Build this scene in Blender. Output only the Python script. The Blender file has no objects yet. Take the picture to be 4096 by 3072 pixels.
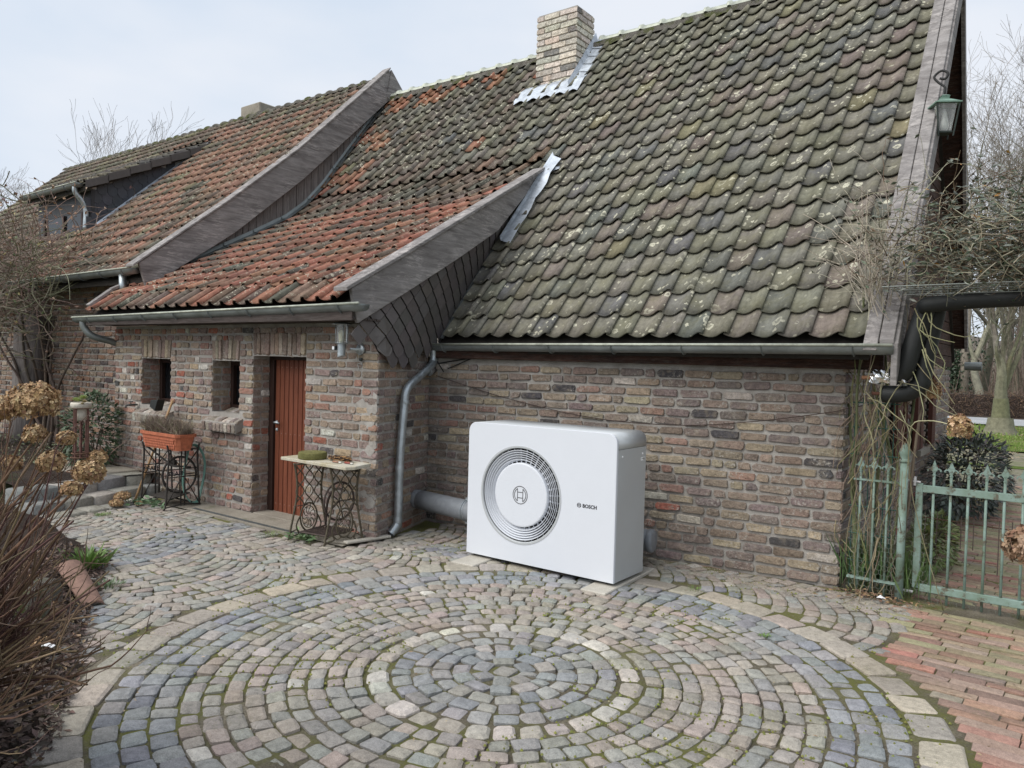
import bpy, math, random
import numpy as np
from mathutils import Vector, Matrix, noise

SC = bpy.context.scene
COL = SC.collection
V = Vector

# ------------------------------------------------------------------ camera
F_PX, YAW, PITCH, ROLL = 3040.0, math.radians(36.6), math.radians(-1.55), 0.026
EYE = V((0, 0, 1.6))
fw = V((-math.sin(YAW) * math.cos(PITCH), math.cos(YAW) * math.cos(PITCH), math.sin(PITCH)))
_r0 = V((math.cos(YAW), math.sin(YAW), 0)); _u0 = _r0.cross(fw)
rt = _r0 * math.cos(ROLL) + _u0 * math.sin(ROLL); up = rt.cross(fw)
cam_d = bpy.data.cameras.new('camera')
cam = bpy.data.objects.new('camera', cam_d); COL.objects.link(cam)
cam.matrix_world = Matrix(((rt.x, up.x, -fw.x, EYE.x), (rt.y, up.y, -fw.y, EYE.y), (rt.z, up.z, -fw.z, EYE.z), (0, 0, 0, 1)))
cam_d.sensor_width = 36.0
cam_d.lens = 36.0 * F_PX / 4096
cam_d.clip_start = 0.05; cam_d.clip_end = 1500
SC.camera = cam

# ------------------------------------------------------------------ sky, sun, exposure
SUN_EL, SUN_AZ = math.radians(47), math.radians(205)      # azimuth clockwise from +Y
world = bpy.data.worlds.new('World'); SC.world = world; world.use_nodes = True
nt = world.node_tree; nt.nodes.clear()
wo = nt.nodes.new('ShaderNodeOutputWorld'); bg = nt.nodes.new('ShaderNodeBackground'); bg.inputs['Strength'].default_value = 0.1
sky = nt.nodes.new('ShaderNodeTexSky'); sky.sky_type = 'NISHITA'; sky.sun_disc = False
sky.sun_elevation = SUN_EL; sky.sun_rotation = SUN_AZ; sky.air_density = 1.0; sky.dust_density = 2.0
tc = nt.nodes.new('ShaderNodeTexCoord'); mp = nt.nodes.new('ShaderNodeMapping'); mp.inputs['Scale'].default_value = (1.0, 1.0, 2.6)
nz = nt.nodes.new('ShaderNodeTexNoise'); nz.inputs['Scale'].default_value = 1.7; nz.inputs['Detail'].default_value = 5; nz.inputs['Roughness'].default_value = 0.5
rp = nt.nodes.new('ShaderNodeValToRGB'); rp.color_ramp.elements[0].position = 0.36; rp.color_ramp.elements[0].color = (3.15, 3.65, 4.3, 1)
rp.color_ramp.elements[1].position = 0.62; rp.color_ramp.elements[1].color = (4.1, 4.28, 4.6, 1)
mx = nt.nodes.new('ShaderNodeMix'); mx.data_type = 'RGBA'; mx.inputs[0].default_value = 0.95
nt.links.new(tc.outputs['Generated'], mp.inputs['Vector']); nt.links.new(mp.outputs[0], nz.inputs['Vector'])
nt.links.new(nz.outputs['Fac'], rp.inputs[0]); nt.links.new(sky.outputs[0], mx.inputs[6]); nt.links.new(rp.outputs[0], mx.inputs[7])
nt.links.new(mx.outputs[2], bg.inputs['Color']); nt.links.new(bg.outputs[0], wo.inputs['Surface'])

sun_d = bpy.data.lights.new('sun', 'SUN'); sun_d.energy = 1.5; sun_d.angle = math.radians(55); sun_d.color = (1.0, 0.965, 0.91)
sun = bpy.data.objects.new('sun', sun_d); COL.objects.link(sun)
sun_from = V((math.sin(SUN_AZ) * math.cos(SUN_EL), math.cos(SUN_AZ) * math.cos(SUN_EL), math.sin(SUN_EL)))
sun.rotation_euler = (-sun_from).to_track_quat('-Z', 'Y').to_euler(); sun.location = sun_from * 30

SC.view_settings.view_transform = 'Standard'; SC.view_settings.look = 'None'
SC.view_settings.exposure = 1.05; SC.view_settings.gamma = 1.0; SC.view_settings.use_curve_mapping = False

# ------------------------------------------------------------------ helpers
def px(p, margin=0):
    """distance to the camera and whether the point is near the field of view"""
    v = V(p) - EYE; z = v.dot(fw)
    if z < 0.1: return z, False
    x = v.dot(rt) / z * F_PX; y = v.dot(up) / z * F_PX
    return z, abs(x) < 2048 + margin and abs(y) < 1536 + margin

class G:
    """collects geometry with one colour per vertex"""
    def __init__(s): s.v = []; s.f = []; s.c = []
    def add(s, vs, fs, c=(0.5, 0.5, 0.5)):
        o = len(s.v); s.v.extend([tuple(a) for a in vs]); s.f.extend([tuple(i + o for i in f) for f in fs]); s.c.extend([tuple(c)] * len(vs))
        return s
    def merge(s, g):
        o = len(s.v); s.v.extend(g.v); s.f.extend([tuple(i + o for i in f) for f in g.f]); s.c.extend(g.c); return s

def mesh_of(name, g, mat, smooth=False):
    me = bpy.data.meshes.new(name)
    me.from_pydata(g.v, [], g.f)
    at = me.color_attributes.new('Col', 'FLOAT_COLOR', 'POINT')
    c = np.ones((len(g.v), 4), dtype=np.float32)
    if g.v: c[:, :3] = np.array(g.c, dtype=np.float32)[:, :3]
    at.data.foreach_set('color', c.ravel())
    me.materials.append(mat)
    if smooth: me.polygons.foreach_set('use_smooth', [True] * len(me.polygons))
    me.update(); return me

def tag(o, label=None, cat=None, group=None, kind=None):
    for k, v in (('label', label), ('category', cat), ('group', group), ('kind', kind)):
        if v: o[k] = v
    return o

def obj(name, g, mat, parent=None, smooth=False, bev=0, kind=None, label=None, seg=1, auto=None):
    me = g if isinstance(g, bpy.types.Mesh) else mesh_of(name, g, mat, smooth)
    o = bpy.data.objects.new(name, me); COL.objects.link(o)
    if parent is not None:
        o.parent = parent; o.matrix_parent_inverse = PINV.get(parent.name, Matrix.Identity(4))
    if bev:
        m = o.modifiers.new('bevel', 'BEVEL'); m.width = bev; m.segments = seg; m.limit_method = 'ANGLE'; m.angle_limit = math.radians(35)
    if kind: o['kind'] = kind
    if label: o['label'] = label
    return o

PINV = {}
def thing(name, label, cat, loc=(0, 0, 0), group=None, rotz=0, world_parts=True):
    """an Empty at the thing's base; parts are given in world coordinates unless world_parts is False"""
    o = bpy.data.objects.new(name, None); COL.objects.link(o); o.location = loc; o.rotation_euler = (0, 0, rotz); o.empty_display_size = 0.1
    tag(o, label, cat, group)
    if world_parts: PINV[o.name] = (Matrix.Translation(V(loc)) @ Matrix.Rotation(rotz, 4, 'Z')).inverted()
    return o

def copy_thing(root, loc, rotz, label, scale=None):
    r = root.copy(); COL.objects.link(r); r.location = loc; r.rotation_euler = (0, 0, rotz); r['label'] = label
    if scale: r.scale = scale
    for ch in list(root.children):
        c = ch.copy(); COL.objects.link(c); c.parent = r
    return r

def box(g, c, s, R=None, col=(0.5, 0.5, 0.5)):
    h = [V(((i & 1) * 2 - 1, ((i >> 1) & 1) * 2 - 1, ((i >> 2) & 1) * 2 - 1)) for i in range(8)]
    vs = []
    for a in h:
        p = V((a.x * s[0] / 2, a.y * s[1] / 2, a.z * s[2] / 2))
        if R is not None: p = R @ p
        vs.append(p + V(c))
    g.add(vs, [(0, 2, 3, 1), (4, 5, 7, 6), (0, 1, 5, 4), (2, 6, 7, 3), (0, 4, 6, 2), (1, 3, 7, 5)], col); return g

def rotz(a): return Matrix.Rotation(a, 3, 'Z')
def frame(U, W):
    """3x3 matrix with columns U, N, W-ish: local x along U, local z along W"""
    U = V(U).normalized(); W = V(W).normalized(); N = W.cross(U).normalized(); W = U.cross(N)
    return Matrix((U, N, W)).transposed()

def beam(g, a, b, w, h, col=(0.5, 0.5, 0.5), upv=(0, 0, 1)):
    a = V(a); b = V(b); d = (b - a)
    if abs(d.normalized().dot(V(upv))) > 0.98: upv = (0, 1, 0)
    box(g, (a + b) / 2, (d.length, w, h), frame(d, upv), col); return g

def tube(g, pts, r, n=6, col=(0.5, 0.5, 0.5), cap=True, closed=False, flat=1.0):
    pts = [V(p) for p in pts]; m = len(pts)
    rs = r if isinstance(r, (list, tuple)) else [r] * m
    vs = []; fs = []
    t0 = (pts[1] - pts[0]).normalized()
    a = V((0, 0, 1)) if abs(t0.z) < 0.9 else V((1, 0, 0))
    nx = t0.cross(a).normalized()
    for i in range(m):
        if closed: t = pts[(i + 1) % m] - pts[i - 1]
        else: t = pts[min(i + 1, m - 1)] - pts[max(i - 1, 0)]
        if t.length < 1e-9: t = t0.copy()
        t.normalize(); nx = (nx - t * nx.dot(t))
        if nx.length < 1e-6: nx = t.cross(V((0.3, 0.8, 0.5)))
        nx.normalize(); by = t.cross(nx)
        for k in range(n):
            q = 2 * math.pi * k / n
            vs.append(pts[i] + nx * math.cos(q) * rs[i] + by * math.sin(q) * rs[i] * flat)
    for i in range(m if closed else m - 1):
        j = (i + 1) % m
        for k in range(n):
            l = (k + 1) % n; fs.append((i * n + k, i * n + l, j * n + l, j * n + k))
    if cap and not closed:
        fs.append(tuple(range(n - 1, -1, -1))); fs.append(tuple((m - 1) * n + k for k in range(n)))
    g.add(vs, fs, col); return g

def lathe(g, prof, c=(0, 0, 0), n=20, col=(0.5, 0.5, 0.5), M=None, capb=True, capt=True):
    vs = []; fs = []; m = len(prof)
    for r, z in prof:
        for k in range(n):
            q = 2 * math.pi * k / n; p = V((r * math.cos(q), r * math.sin(q), z))
            if M is not None: p = M @ p
            vs.append(p + V(c))
    for i in range(m - 1):
        for k in range(n):
            l = (k + 1) % n; fs.append((i * n + k, i * n + l, (i + 1) * n + l, (i + 1) * n + k))
    if capb: fs.append(tuple(range(n - 1, -1, -1)))
    if capt: fs.append(tuple((m - 1) * n + k for k in range(n)))
    g.add(vs, fs, col); return g

def prism(g, poly, O, U, W, th, col=(0.5, 0.5, 0.5)):
    """outline poly (u, w) on the plane O + uU + wW, thickness th along U x W... both sides"""
    O = V(O); U = V(U); W = V(W); N = U.cross(W).normalized(); n = len(poly)
    a = [O + U * u + W * w for u, w in poly]; b = [p + N * th for p in a]
    fs = [tuple(range(n - 1, -1, -1)), tuple(range(n, 2 * n))] + [(i, (i + 1) % n, n + (i + 1) % n, n + i) for i in range(n)]
    g.add(a + b, fs, col); return g

def jit(c, a=0.12, rnd=random):
    k = 1 + rnd.uniform(-a, a)
    return tuple(max(0.004, x * k * (1 + rnd.uniform(-a, a) * 0.25)) for x in c)
def mixc(a, b, t): return tuple(x * (1 - t) + y * t for x, y in zip(a, b))
def pick(pal, rnd=random):
    s = sum(w for w, _ in pal); x = rnd.random() * s
    for w, c in pal:
        x -= w
        if x <= 0: return c
    return pal[-1][1]

class Kit:
    """pieces of one kind on one thing: the 300 that show largest become parts, the rest one joined part"""
    def __init__(s, name, mat, limit=300, smooth=True): s.name = name; s.mat = mat; s.limit = limit; s.items = []; s.smooth = smooth
    def add(s, g, parent):
        a = np.array(g.v); c = a.mean(0); z, ins = px(c); ext = float(np.linalg.norm(a.max(0) - a.min(0)))
        nd = px(c, 900)[1]
        if not nd: return
        s.items.append(((ext / max(z, 0.3)) * (1 if ins else 0.05), g, parent))
    def finish(s, minsize=0.0):
        s.items.sort(key=lambda t: -t[0])
        rest = {}
        for i, (sz, g, par) in enumerate(s.items):
            if i < s.limit and sz > minsize: obj(s.name, g, s.mat, par, s.smooth)
            else: rest.setdefault(par.name, (par, G()))[1].merge(g)
        for par, g in rest.values(): obj(s.name, g, s.mat, par, s.smooth, kind='stuff')
        s.items = []

# ------------------------------------------------------------------ materials
class NB:
    def __init__(s, name):
        s.m = bpy.data.materials.new(name); s.m.use_nodes = True; s.t = s.m.node_tree; s.t.nodes.clear()
        s.out = s.n('ShaderNodeOutputMaterial'); s.b = s.n('ShaderNodeBsdfPrincipled'); s.l(s.b.outputs[0], s.out.inputs[0])
        s.pos = s.n('ShaderNodeNewGeometry').outputs['Position']
    def n(s, t, **k):
        x = s.t.nodes.new(t)
        for a, b in k.items(): setattr(x, a, b)
        return x
    def l(s, a, b): s.t.links.new(a, b)
    def map(s, sc=(1, 1, 1), rot=(0, 0, 0)):
        m = s.n('ShaderNodeMapping'); m.inputs['Scale'].default_value = sc; m.inputs['Rotation'].default_value = rot; s.l(s.pos, m.inputs[0]); return m.outputs[0]
    def noise(s, scale, detail=4, rough=0.55, vec=None, dist=0):
        x = s.n('ShaderNodeTexNoise'); x.inputs['Scale'].default_value = scale; x.inputs['Detail'].default_value = detail; x.inputs['Roughness'].default_value = rough
        x.inputs['Distortion'].default_value = dist; s.l(vec if vec is not None else s.pos, x.inputs['Vector']); return x.outputs['Fac']
    def ramp(s, fac, stops):
        x = s.n('ShaderNodeValToRGB'); e = x.color_ramp.elements
        while len(e) < len(stops): e.new(0.5)
        for i, (p, c) in enumerate(stops):
            e[i].position = p; e[i].color = tuple(c) + (1,) if not isinstance(c, (int, float)) else (c, c, c, 1)
        s.l(fac, x.inputs[0]); return x.outputs[0]
    def mix(s, fac, a, b, mode='MIX'):
        x = s.n('ShaderNodeMix', data_type='RGBA', blend_type=mode)
        if isinstance(fac, (int, float)): x.inputs[0].default_value = fac
        else: s.l(fac, x.inputs[0])
        for i, q in ((6, a), (7, b)):
            if isinstance(q, tuple): x.inputs[i].default_value = q + (1,)
            else: s.l(q, x.inputs[i])
        return x.outputs[2]
    def math(s, op, a, b=None, clamp=False):
        x = s.n('ShaderNodeMath', operation=op, use_clamp=clamp)
        for i, q in ((0, a), (1, b)):
            if q is None: continue
            if isinstance(q, (int, float)): x.inputs[i].default_value = q
            else: s.l(q, x.inputs[i])
        return x.outputs[0]
    def attr(s): return s.n('ShaderNodeVertexColor', layer_name='Col').outputs[0]
    def bump(s, h, strength=0.5, dist=0.01):
        x = s.n('ShaderNodeBump'); x.inputs['Strength'].default_value = strength; x.inputs['Distance'].default_value = dist
        s.l(h, x.inputs['Height']); s.l(x.outputs[0], s.b.inputs['Normal'])
    def done(s, col, rough=0.85, metal=0.0, spec=None):
        if isinstance(col, tuple): s.b.inputs['Base Color'].default_value = col + (1,)
        else: s.l(col, s.b.inputs['Base Color'])
        if isinstance(rough, (int, float)): s.b.inputs['Roughness'].default_value = rough
        else: s.l(rough, s.b.inputs['Roughness'])
        s.b.inputs['Metallic'].default_value = metal
        if spec is not None: s.b.inputs['Specular IOR Level'].default_value = spec
        return s.m

def m_simple(name, col=None, rough=0.8, metal=0.0, var=0.25, scale=20, bump=0.3, bd=0.003, spec=None):
    """piece colour (or a constant) broken up by fine noise"""
    b = NB(name); base = b.attr() if col is None else col
    f = b.ramp(b.noise(scale, 6, 0.65), [(0.3, 1 - var), (0.7, 1 + var)])
    c = b.mix(1.0, base if not isinstance(base, tuple) else base, f, 'MULTIPLY')
    if bump: b.bump(b.noise(scale * 2.5, 6, 0.7), bump, bd)
    return b.done(c, rough, metal, spec)

def m_brick(name):
    b = NB(name); base = b.attr()
    f1 = b.ramp(b.noise(30, 6, 0.75), [(0.30, 0.75), (0.5, 1.32), (0.70, 1.85)])
    c = b.mix(1.0, base, f1, 'MULTIPLY')
    pits = b.ramp(b.noise(150, 3, 0.6), [(0.33, 0.35), (0.42, 1.0)])
    c = b.mix(1.0, c, pits, 'MULTIPLY')
    tan = b.ramp(b.noise(13, 6, 0.7), [(0.50, 0.0), (0.66, 0.6)])
    c = b.mix(tan, c, (0.30, 0.25, 0.19))
    wh = b.math('MULTIPLY', b.ramp(b.noise(42, 6, 0.8, dist=0.6), [(0.53, 0.0), (0.60, 0.85)]), b.ramp(b.noise(5.5, 3, 0.5), [(0.48, 0.0), (0.58, 1.0)]))
    c = b.mix(wh, c, (0.46, 0.43, 0.38))
    h = b.math('ADD', b.noise(45, 7, 0.75), b.math('MULTIPLY', b.noise(14, 3), 1.2))
    b.bump(h, 1.0, 0.018)
    return b.done(c, 0.92, spec=0.25)

def m_mortar():
    b = NB('mortar')
    c = b.ramp(b.noise(6, 7, 0.65), [(0.3, (0.25, 0.23, 0.205)), (0.5, (0.36, 0.335, 0.305)), (0.72, (0.45, 0.43, 0.395))])
    c = b.mix(1.0, c, b.ramp(b.noise(220, 3, 0.7), [(0.3, 0.7), (0.6, 1.1)]), 'MULTIPLY')
    b.bump(b.math('ADD', b.noise(40, 7, 0.75), b.noise(9, 3)), 0.8, 0.012)
    return b.done(c, 0.95, spec=0.2)

def m_tile(name, lich=1.0, moss=0.6, spot=14.0):
    b = NB(name); base = b.attr()
    c = b.mix(1.0, base, b.ramp(b.noise(24, 6, 0.7), [(0.3, 0.75), (0.55, 1.15), (0.75, 1.45)]), 'MULTIPLY')
    # streaks that run down the slope
    st = b.ramp(b.noise(1.0, 4, 0.6, vec=b.map((16, 2.2, 2.2))), [(0.35, 0.72), (0.6, 1.12)])
    c = b.mix(0.8, c, st, 'MULTIPLY')
    mo = b.math('MULTIPLY', b.ramp(b.noise(5.0, 5, 0.65), [(0.46, 0.0), (0.72, moss)]), b.ramp(b.noise(70, 4, 0.7), [(0.3, 0.4), (0.6, 1.0)]))
    c = b.mix(mo, c, (0.165, 0.155, 0.085))
    # round lichen patches: discs, some of them rings
    for sc_, thr, ring in ((spot, 0.62, True), (spot * 2.3, 0.60, False)):
        wv = b.n('ShaderNodeTexNoise'); wv.inputs['Scale'].default_value = 45; wv.inputs['Detail'].default_value = 2; b.l(b.pos, wv.inputs['Vector'])
        ad = b.n('ShaderNodeMix', data_type='RGBA', blend_type='ADD'); ad.inputs[0].default_value = 0.035; b.l(b.pos, ad.inputs[6]); b.l(wv.outputs['Color'], ad.inputs[7])
        vo = b.n('ShaderNodeTexVoronoi'); vo.inputs['Scale'].default_value = sc_; vo.inputs['Randomness'].default_value = 1.0; b.l(ad.outputs[2], vo.inputs['Vector'])
        sel = b.n('ShaderNodeSeparateColor'); b.l(vo.outputs['Color'], sel.inputs[0])
        on = b.math('GREATER_THAN', sel.outputs[0], thr + 0.12 * (1 - lich))
        rad = b.math('ADD', b.math('MULTIPLY', sel.outputs[1], 0.34), 0.07)
        disc = b.math('LESS_THAN', vo.outputs['Distance'], rad)
        if ring:
            hole = b.math('GREATER_THAN', vo.outputs['Distance'], b.math('MULTIPLY', rad, 0.62))
            brk = b.ramp(b.noise(120, 3, 0.6), [(0.42, 0.15), (0.55, 1.0)])
            disc = b.math('MULTIPLY', disc, b.math('MAXIMUM', hole, b.math('MULTIPLY', brk, 0.45)))
        patch = b.ramp(b.noise(1.6, 3, 0.5), [(0.40, 0.15), (0.62, 0.95)])
        k = b.math('MULTIPLY', b.math('MULTIPLY', on, disc), b.math('MULTIPLY', patch, 1.1 * lich), clamp=True)
        k = b.math('MULTIPLY', k, b.ramp(b.noise(160, 3, 0.7), [(0.35, 0.35), (0.55, 1.0)]))
        c = b.mix(k, c, (0.56, 0.54, 0.42))
    b.bump(b.math('ADD', b.noise(60, 6, 0.7), b.math('MULTIPLY', b.noise(12, 3), 0.8)), 0.5, 0.006)
    return b.done(c, 0.88, spec=0.3)

def m_wood(name, dark, light, dirs=(1, 1, 1), white=0.5, rough=0.9):
    b = NB(name)
    g = b.noise(1.0, 7, 0.65, vec=b.map(dirs), dist=0.6)
    c = b.ramp(g, [(0.28, dark), (0.5, mixc(dark, light, 0.45)), (0.72, light)])
    if white:
        w = b.math('MULTIPLY', b.ramp(b.noise(1.0, 6, 0.85, vec=b.map(tuple(d * 2.2 for d in dirs))), [(0.50, 0.0), (0.57, 1.0)]), b.ramp(b.noise(2.2, 3), [(0.38, 0.1), (0.6, white)]))
        c = b.mix(w, c, (0.42, 0.39, 0.37))
    b.bump(b.math('ADD', g, b.noise(1.0, 5, 0.8, vec=b.map(tuple(d * 3 for d in dirs)))), 0.6, 0.006)
    return b.done(c, rough, spec=0.25)

def m_metal(name, col, rough=0.45, metal=0.85, var=0.25, scale=6, streak=None):
    b = NB(name)
    c = b.mix(1.0, col, b.ramp(b.noise(scale, 6, 0.7), [(0.3, 1 - var), (0.7, 1 + var)]), 'MULTIPLY')
    r = b.ramp(b.noise(scale * 2, 5, 0.6), [(0.3, rough - 0.1), (0.7, rough + 0.15)])
    b.bump(b.noise(scale * 1.5, 3), 0.15, 0.004)
    return b.done(c, r, metal)

def m_cobble(name):
    b = NB(name); base = b.attr()
    c = b.mix(1.0, base, b.ramp(b.noise(30, 7, 0.72), [(0.28, 0.66), (0.52, 1.0), (0.78, 1.28)]), 'MULTIPLY')
    c = b.mix(1.0, c, b.ramp(b.noise(3.0, 4, 0.6), [(0.3, 1.32), (0.7, 1.70)]), 'MULTIPLY')
    gr = b.ramp(b.noise(240, 3, 0.7), [(0.3, 0.75), (0.6, 1.15)]); c = b.mix(0.8, c, gr, 'MULTIPLY')
    mo = b.math('MULTIPLY', b.ramp(b.noise(2.2, 5, 0.6), [(0.54, 0.0), (0.72, 0.5)]), b.ramp(b.noise(55, 5, 0.7), [(0.42, 0.0), (0.6, 1.0)]))
    c = b.mix(mo, c, (0.13, 0.135, 0.05))
    b.bump(b.math('ADD', b.noise(34, 7, 0.72), b.math('MULTIPLY', b.noise(110, 3), 0.35)), 0.85, 0.014)
    return b.done(c, 0.82, spec=0.35)

def m_soil(name, stops, scale=3, bump=0.9, bd=0.03, moss=None, mscale=1.6, mt=(0.48, 0.6)):
    b = NB(name)
    c = b.ramp(b.noise(scale, 9, 0.7), stops)
    c = b.mix(1.0, c, b.ramp(b.noise(scale * 40, 4, 0.75), [(0.32, 0.55), (0.65, 1.25)]), 'MULTIPLY')
    if moss:
        k = b.math('MULTIPLY', b.ramp(b.noise(mscale, 6, 0.62), [(mt[0], 0.0), (mt[1], 1.0)]), b.ramp(b.noise(70, 4, 0.7), [(0.35, 0.25), (0.55, 1.0)]))
        c = b.mix(k, c, moss)
    b.bump(b.math('ADD', b.noise(scale * 14, 8, 0.78), b.noise(scale * 60, 4, 0.7)), bump, bd)
    return b.done(c, 0.95, spec=0.2)

MAT = {}
MAT['brick'] = m_brick('old_brick'); MAT['mortar'] = m_mortar()
MAT['tile_grey'] = m_tile('grey_pantile', 1.15, 0.55, 9.0); MAT['tile_red'] = m_tile('red_pantile', 1.1, 0.25, 19.0)
MAT['oak'] = m_wood('weathered_oak', (0.12, 0.108, 0.104), (0.34, 0.32, 0.31), (5, 2, 15), 0.9)
MAT['oak_v'] = m_wood('weathered_vertical_boards', (0.10, 0.085, 0.08), (0.27, 0.24, 0.225), (40, 40, 3), 0.25)
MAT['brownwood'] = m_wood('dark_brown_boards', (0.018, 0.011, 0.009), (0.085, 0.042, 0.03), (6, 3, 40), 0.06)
MAT['soffit'] = m_wood('stained_soffit_boards', (0.045, 0.036, 0.033), (0.095, 0.075, 0.068), (3, 40, 30), 0.05)
MAT['door'] = m_wood('reddish_stained_wood', (0.135, 0.040, 0.022), (0.225, 0.075, 0.040), (30, 30, 2.5), 0.0, 0.5)
MAT['darkwood'] = m_wood('dark_window_wood', (0.025, 0.013, 0.010), (0.05, 0.026, 0.02), (30, 30, 3), 0, 0.5)
MAT['zinc'] = m_metal('weathered_zinc', (0.235, 0.255, 0.25), 0.5, 0.55, 0.3, 5)
MAT['zinc_lip'] = m_metal('pale_gutter_lip', (0.42, 0.44, 0.37), 0.55, 0.35, 0.35, 14)
MAT['galv'] = m_metal('galvanised_pipe', (0.42, 0.46, 0.48), 0.38, 0.75, 0.3, 12)
MAT['lead'] = m_metal('lead_flashing', (0.46, 0.50, 0.55), 0.5, 0.35, 0.35, 9)
MAT['slate'] = m_simple('slate_shingles', None, 0.6, 0, 0.15, 14, 0.2, 0.002)
MAT['paint'] = m_simple('painted_piece', None, 0.5, 0, 0.06, 12, 0.1, 0.001)
MAT['matte'] = m_simple('matte_piece', None, 0.9, 0, 0.28, 26, 0.5, 0.004)
MAT['cobble'] = m_cobble('cobblestone'); 
MAT['clay'] = m_cobble('clay_paver')
MAT['shutter'] = m_wood('dark_red_brown_shutter', (0.06, 0.022, 0.016), (0.11, 0.042, 0.03), (30, 30, 2.5), 0.0, 0.55)
MAT['leaf'] = m_simple('leaf', None, 0.55, 0, 0.2, 30, 0, 0)
MAT['bark'] = m_simple('bark', None, 0.9, 0, 0.35, 9, 0.6, 0.01)
MAT['petal'] = m_simple('dry_petal', None, 0.85, 0, 0.2, 60, 0, 0)
MAT['iron'] = m_simple('rusty_iron', None, 0.75, 0.2, 0.45, 30, 0.5, 0.002)
MAT['black'] = m_simple('black_rubber', (0.012, 0.014, 0.014), 0.6, 0, 0.3, 20, 0.2, 0.003)
MAT['foil'] = m_metal('crumpled_foil', (0.85, 0.85, 0.86), 0.22, 1.0, 0.05, 20)
def m_glass(name, col, rough=0.06, tr=0.0):
    b = NB(name); b.b.inputs['Transmission Weight'].default_value = tr; b.b.inputs['IOR'].default_value = 1.45
    return b.done(col, rough)
MAT['window'] = m_glass('dark_window_glass', (0.012, 0.013, 0.015))
MAT['clear'] = m_glass('clear_glass', (0.85, 0.87, 0.85), 0.12, 0.85)
MAT['white'] = m_simple('white_powder_coat', (0.66, 0.685, 0.73), 0.38, 0, 0.01, 8, 0.03, 0.0005)
MAT['silver'] = m_metal('silver_grey_sheet', (0.50, 0.52, 0.53), 0.40, 0.25, 0.05, 1.2)
MAT['pvc'] = m_simple('grey_plastic_pipe', (0.225, 0.24, 0.26), 0.45, 0, 0.15, 25, 0.1, 0.001)
MAT['joint'] = m_soil('joint_sand', [(0.3, (0.095, 0.08, 0.06)), (0.5, (0.19, 0.165, 0.12)), (0.7, (0.33, 0.29, 0.22))], 2.2, 0.9, 0.02, (0.17, 0.175, 0.05), 1.3, (0.44, 0.54))
MAT['soil'] = m_soil('dark_soil', [(0.3, (0.045, 0.032, 0.026)), (0.5, (0.085, 0.062, 0.05)), (0.7, (0.14, 0.105, 0.085))], 2.5, 1.0, 0.04, (0.07, 0.09, 0.03), 1.1, (0.55, 0.7))
MAT['lawn'] = m_soil('lawn_grass', [(0.3, (0.13, 0.19, 0.035)), (0.5, (0.19, 0.27, 0.05)), (0.7, (0.26, 0.31, 0.09))], 1.2, 1.0, 0.05, (0.24, 0.20, 0.12), 0.6, (0.55, 0.72))
MAT['ground'] = m_soil('field_ground', [(0.3, (0.10, 0.085, 0.06)), (0.6, (0.17, 0.15, 0.10))], 0.4, 0.6, 0.05, (0.12, 0.15, 0.05), 0.15, (0.45, 0.6))
MAT['asphalt'] = m_soil('pale_road', [(0.3, (0.34, 0.35, 0.36)), (0.7, (0.44, 0.45, 0.46))], 0.8, 0.3, 0.005)
MAT['concrete'] = m_soil('old_concrete', [(0.3, (0.23, 0.205, 0.17)), (0.6, (0.33, 0.30, 0.25))], 4, 0.5, 0.006, (0.10, 0.12, 0.05), 3, (0.6, 0.75))
MAT['palecon'] = m_soil('pale_concrete', [(0.3, (0.42, 0.39, 0.33)), (0.6, (0.52, 0.49, 0.43))], 6, 0.4, 0.004)

# ------------------------------------------------------------------ ground sheets
def sheet(name, poly, z, mat, sub=0, amp=0.0, kind='structure'):
    g = G()
    if not sub: g.add([(x, y, z) for x, y in poly], [tuple(range(len(poly)))])
    else:
        xs = [p[0] for p in poly]; ys = [p[1] for p in poly]; x0, x1, y0, y1 = min(xs), max(xs), min(ys), max(ys)
        nx = int((x1 - x0) / sub) + 1; ny = int((y1 - y0) / sub) + 1; vs = []
        for j in range(ny + 1):
            for i in range(nx + 1):
                x = x0 + (x1 - x0) * i / nx; y = y0 + (y1 - y0) * j / ny
                vs.append((x, y, z + amp * noise.fractal(V((x * 3, y * 3, 0)), 0.9, 2.1, 4)))
        g.add(vs, [(j * (nx + 1) + i, j * (nx + 1) + i + 1, (j + 1) * (nx + 1) + i + 1, (j + 1) * (nx + 1) + i) for j in range(ny) for i in range(nx)])
    return obj(name, g, mat, smooth=bool(sub), kind=kind)

sheet('ground', [(-400, -60), (400, -60), (400, 600), (-400, 600)], -0.06, MAT['ground'])
yard = sheet('courtyard', [(-8.6, -0.6), (1.4, 5.95)], -0.014, MAT['joint'], 0.05, 0.012)
def soil_line(x):
    pts = [(-9.5, 3.25), (-7.9, 3.15), (-6.3, 2.90), (-5.1, 2.22), (-3.96, 1.62), (-3.3, 1.25), (-2.6, 0.5), (-2.2, -0.5)]
    for (a, b), (c, d) in zip(pts, pts[1:]):
        if x <= c: return b + (d - b) * max(0, (x - a)) / (c - a)
    return -5
def wall_y(x): return 5.66 + 0.0826 * (x + 5.26)          # the right-hand wall is slightly skewed

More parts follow.
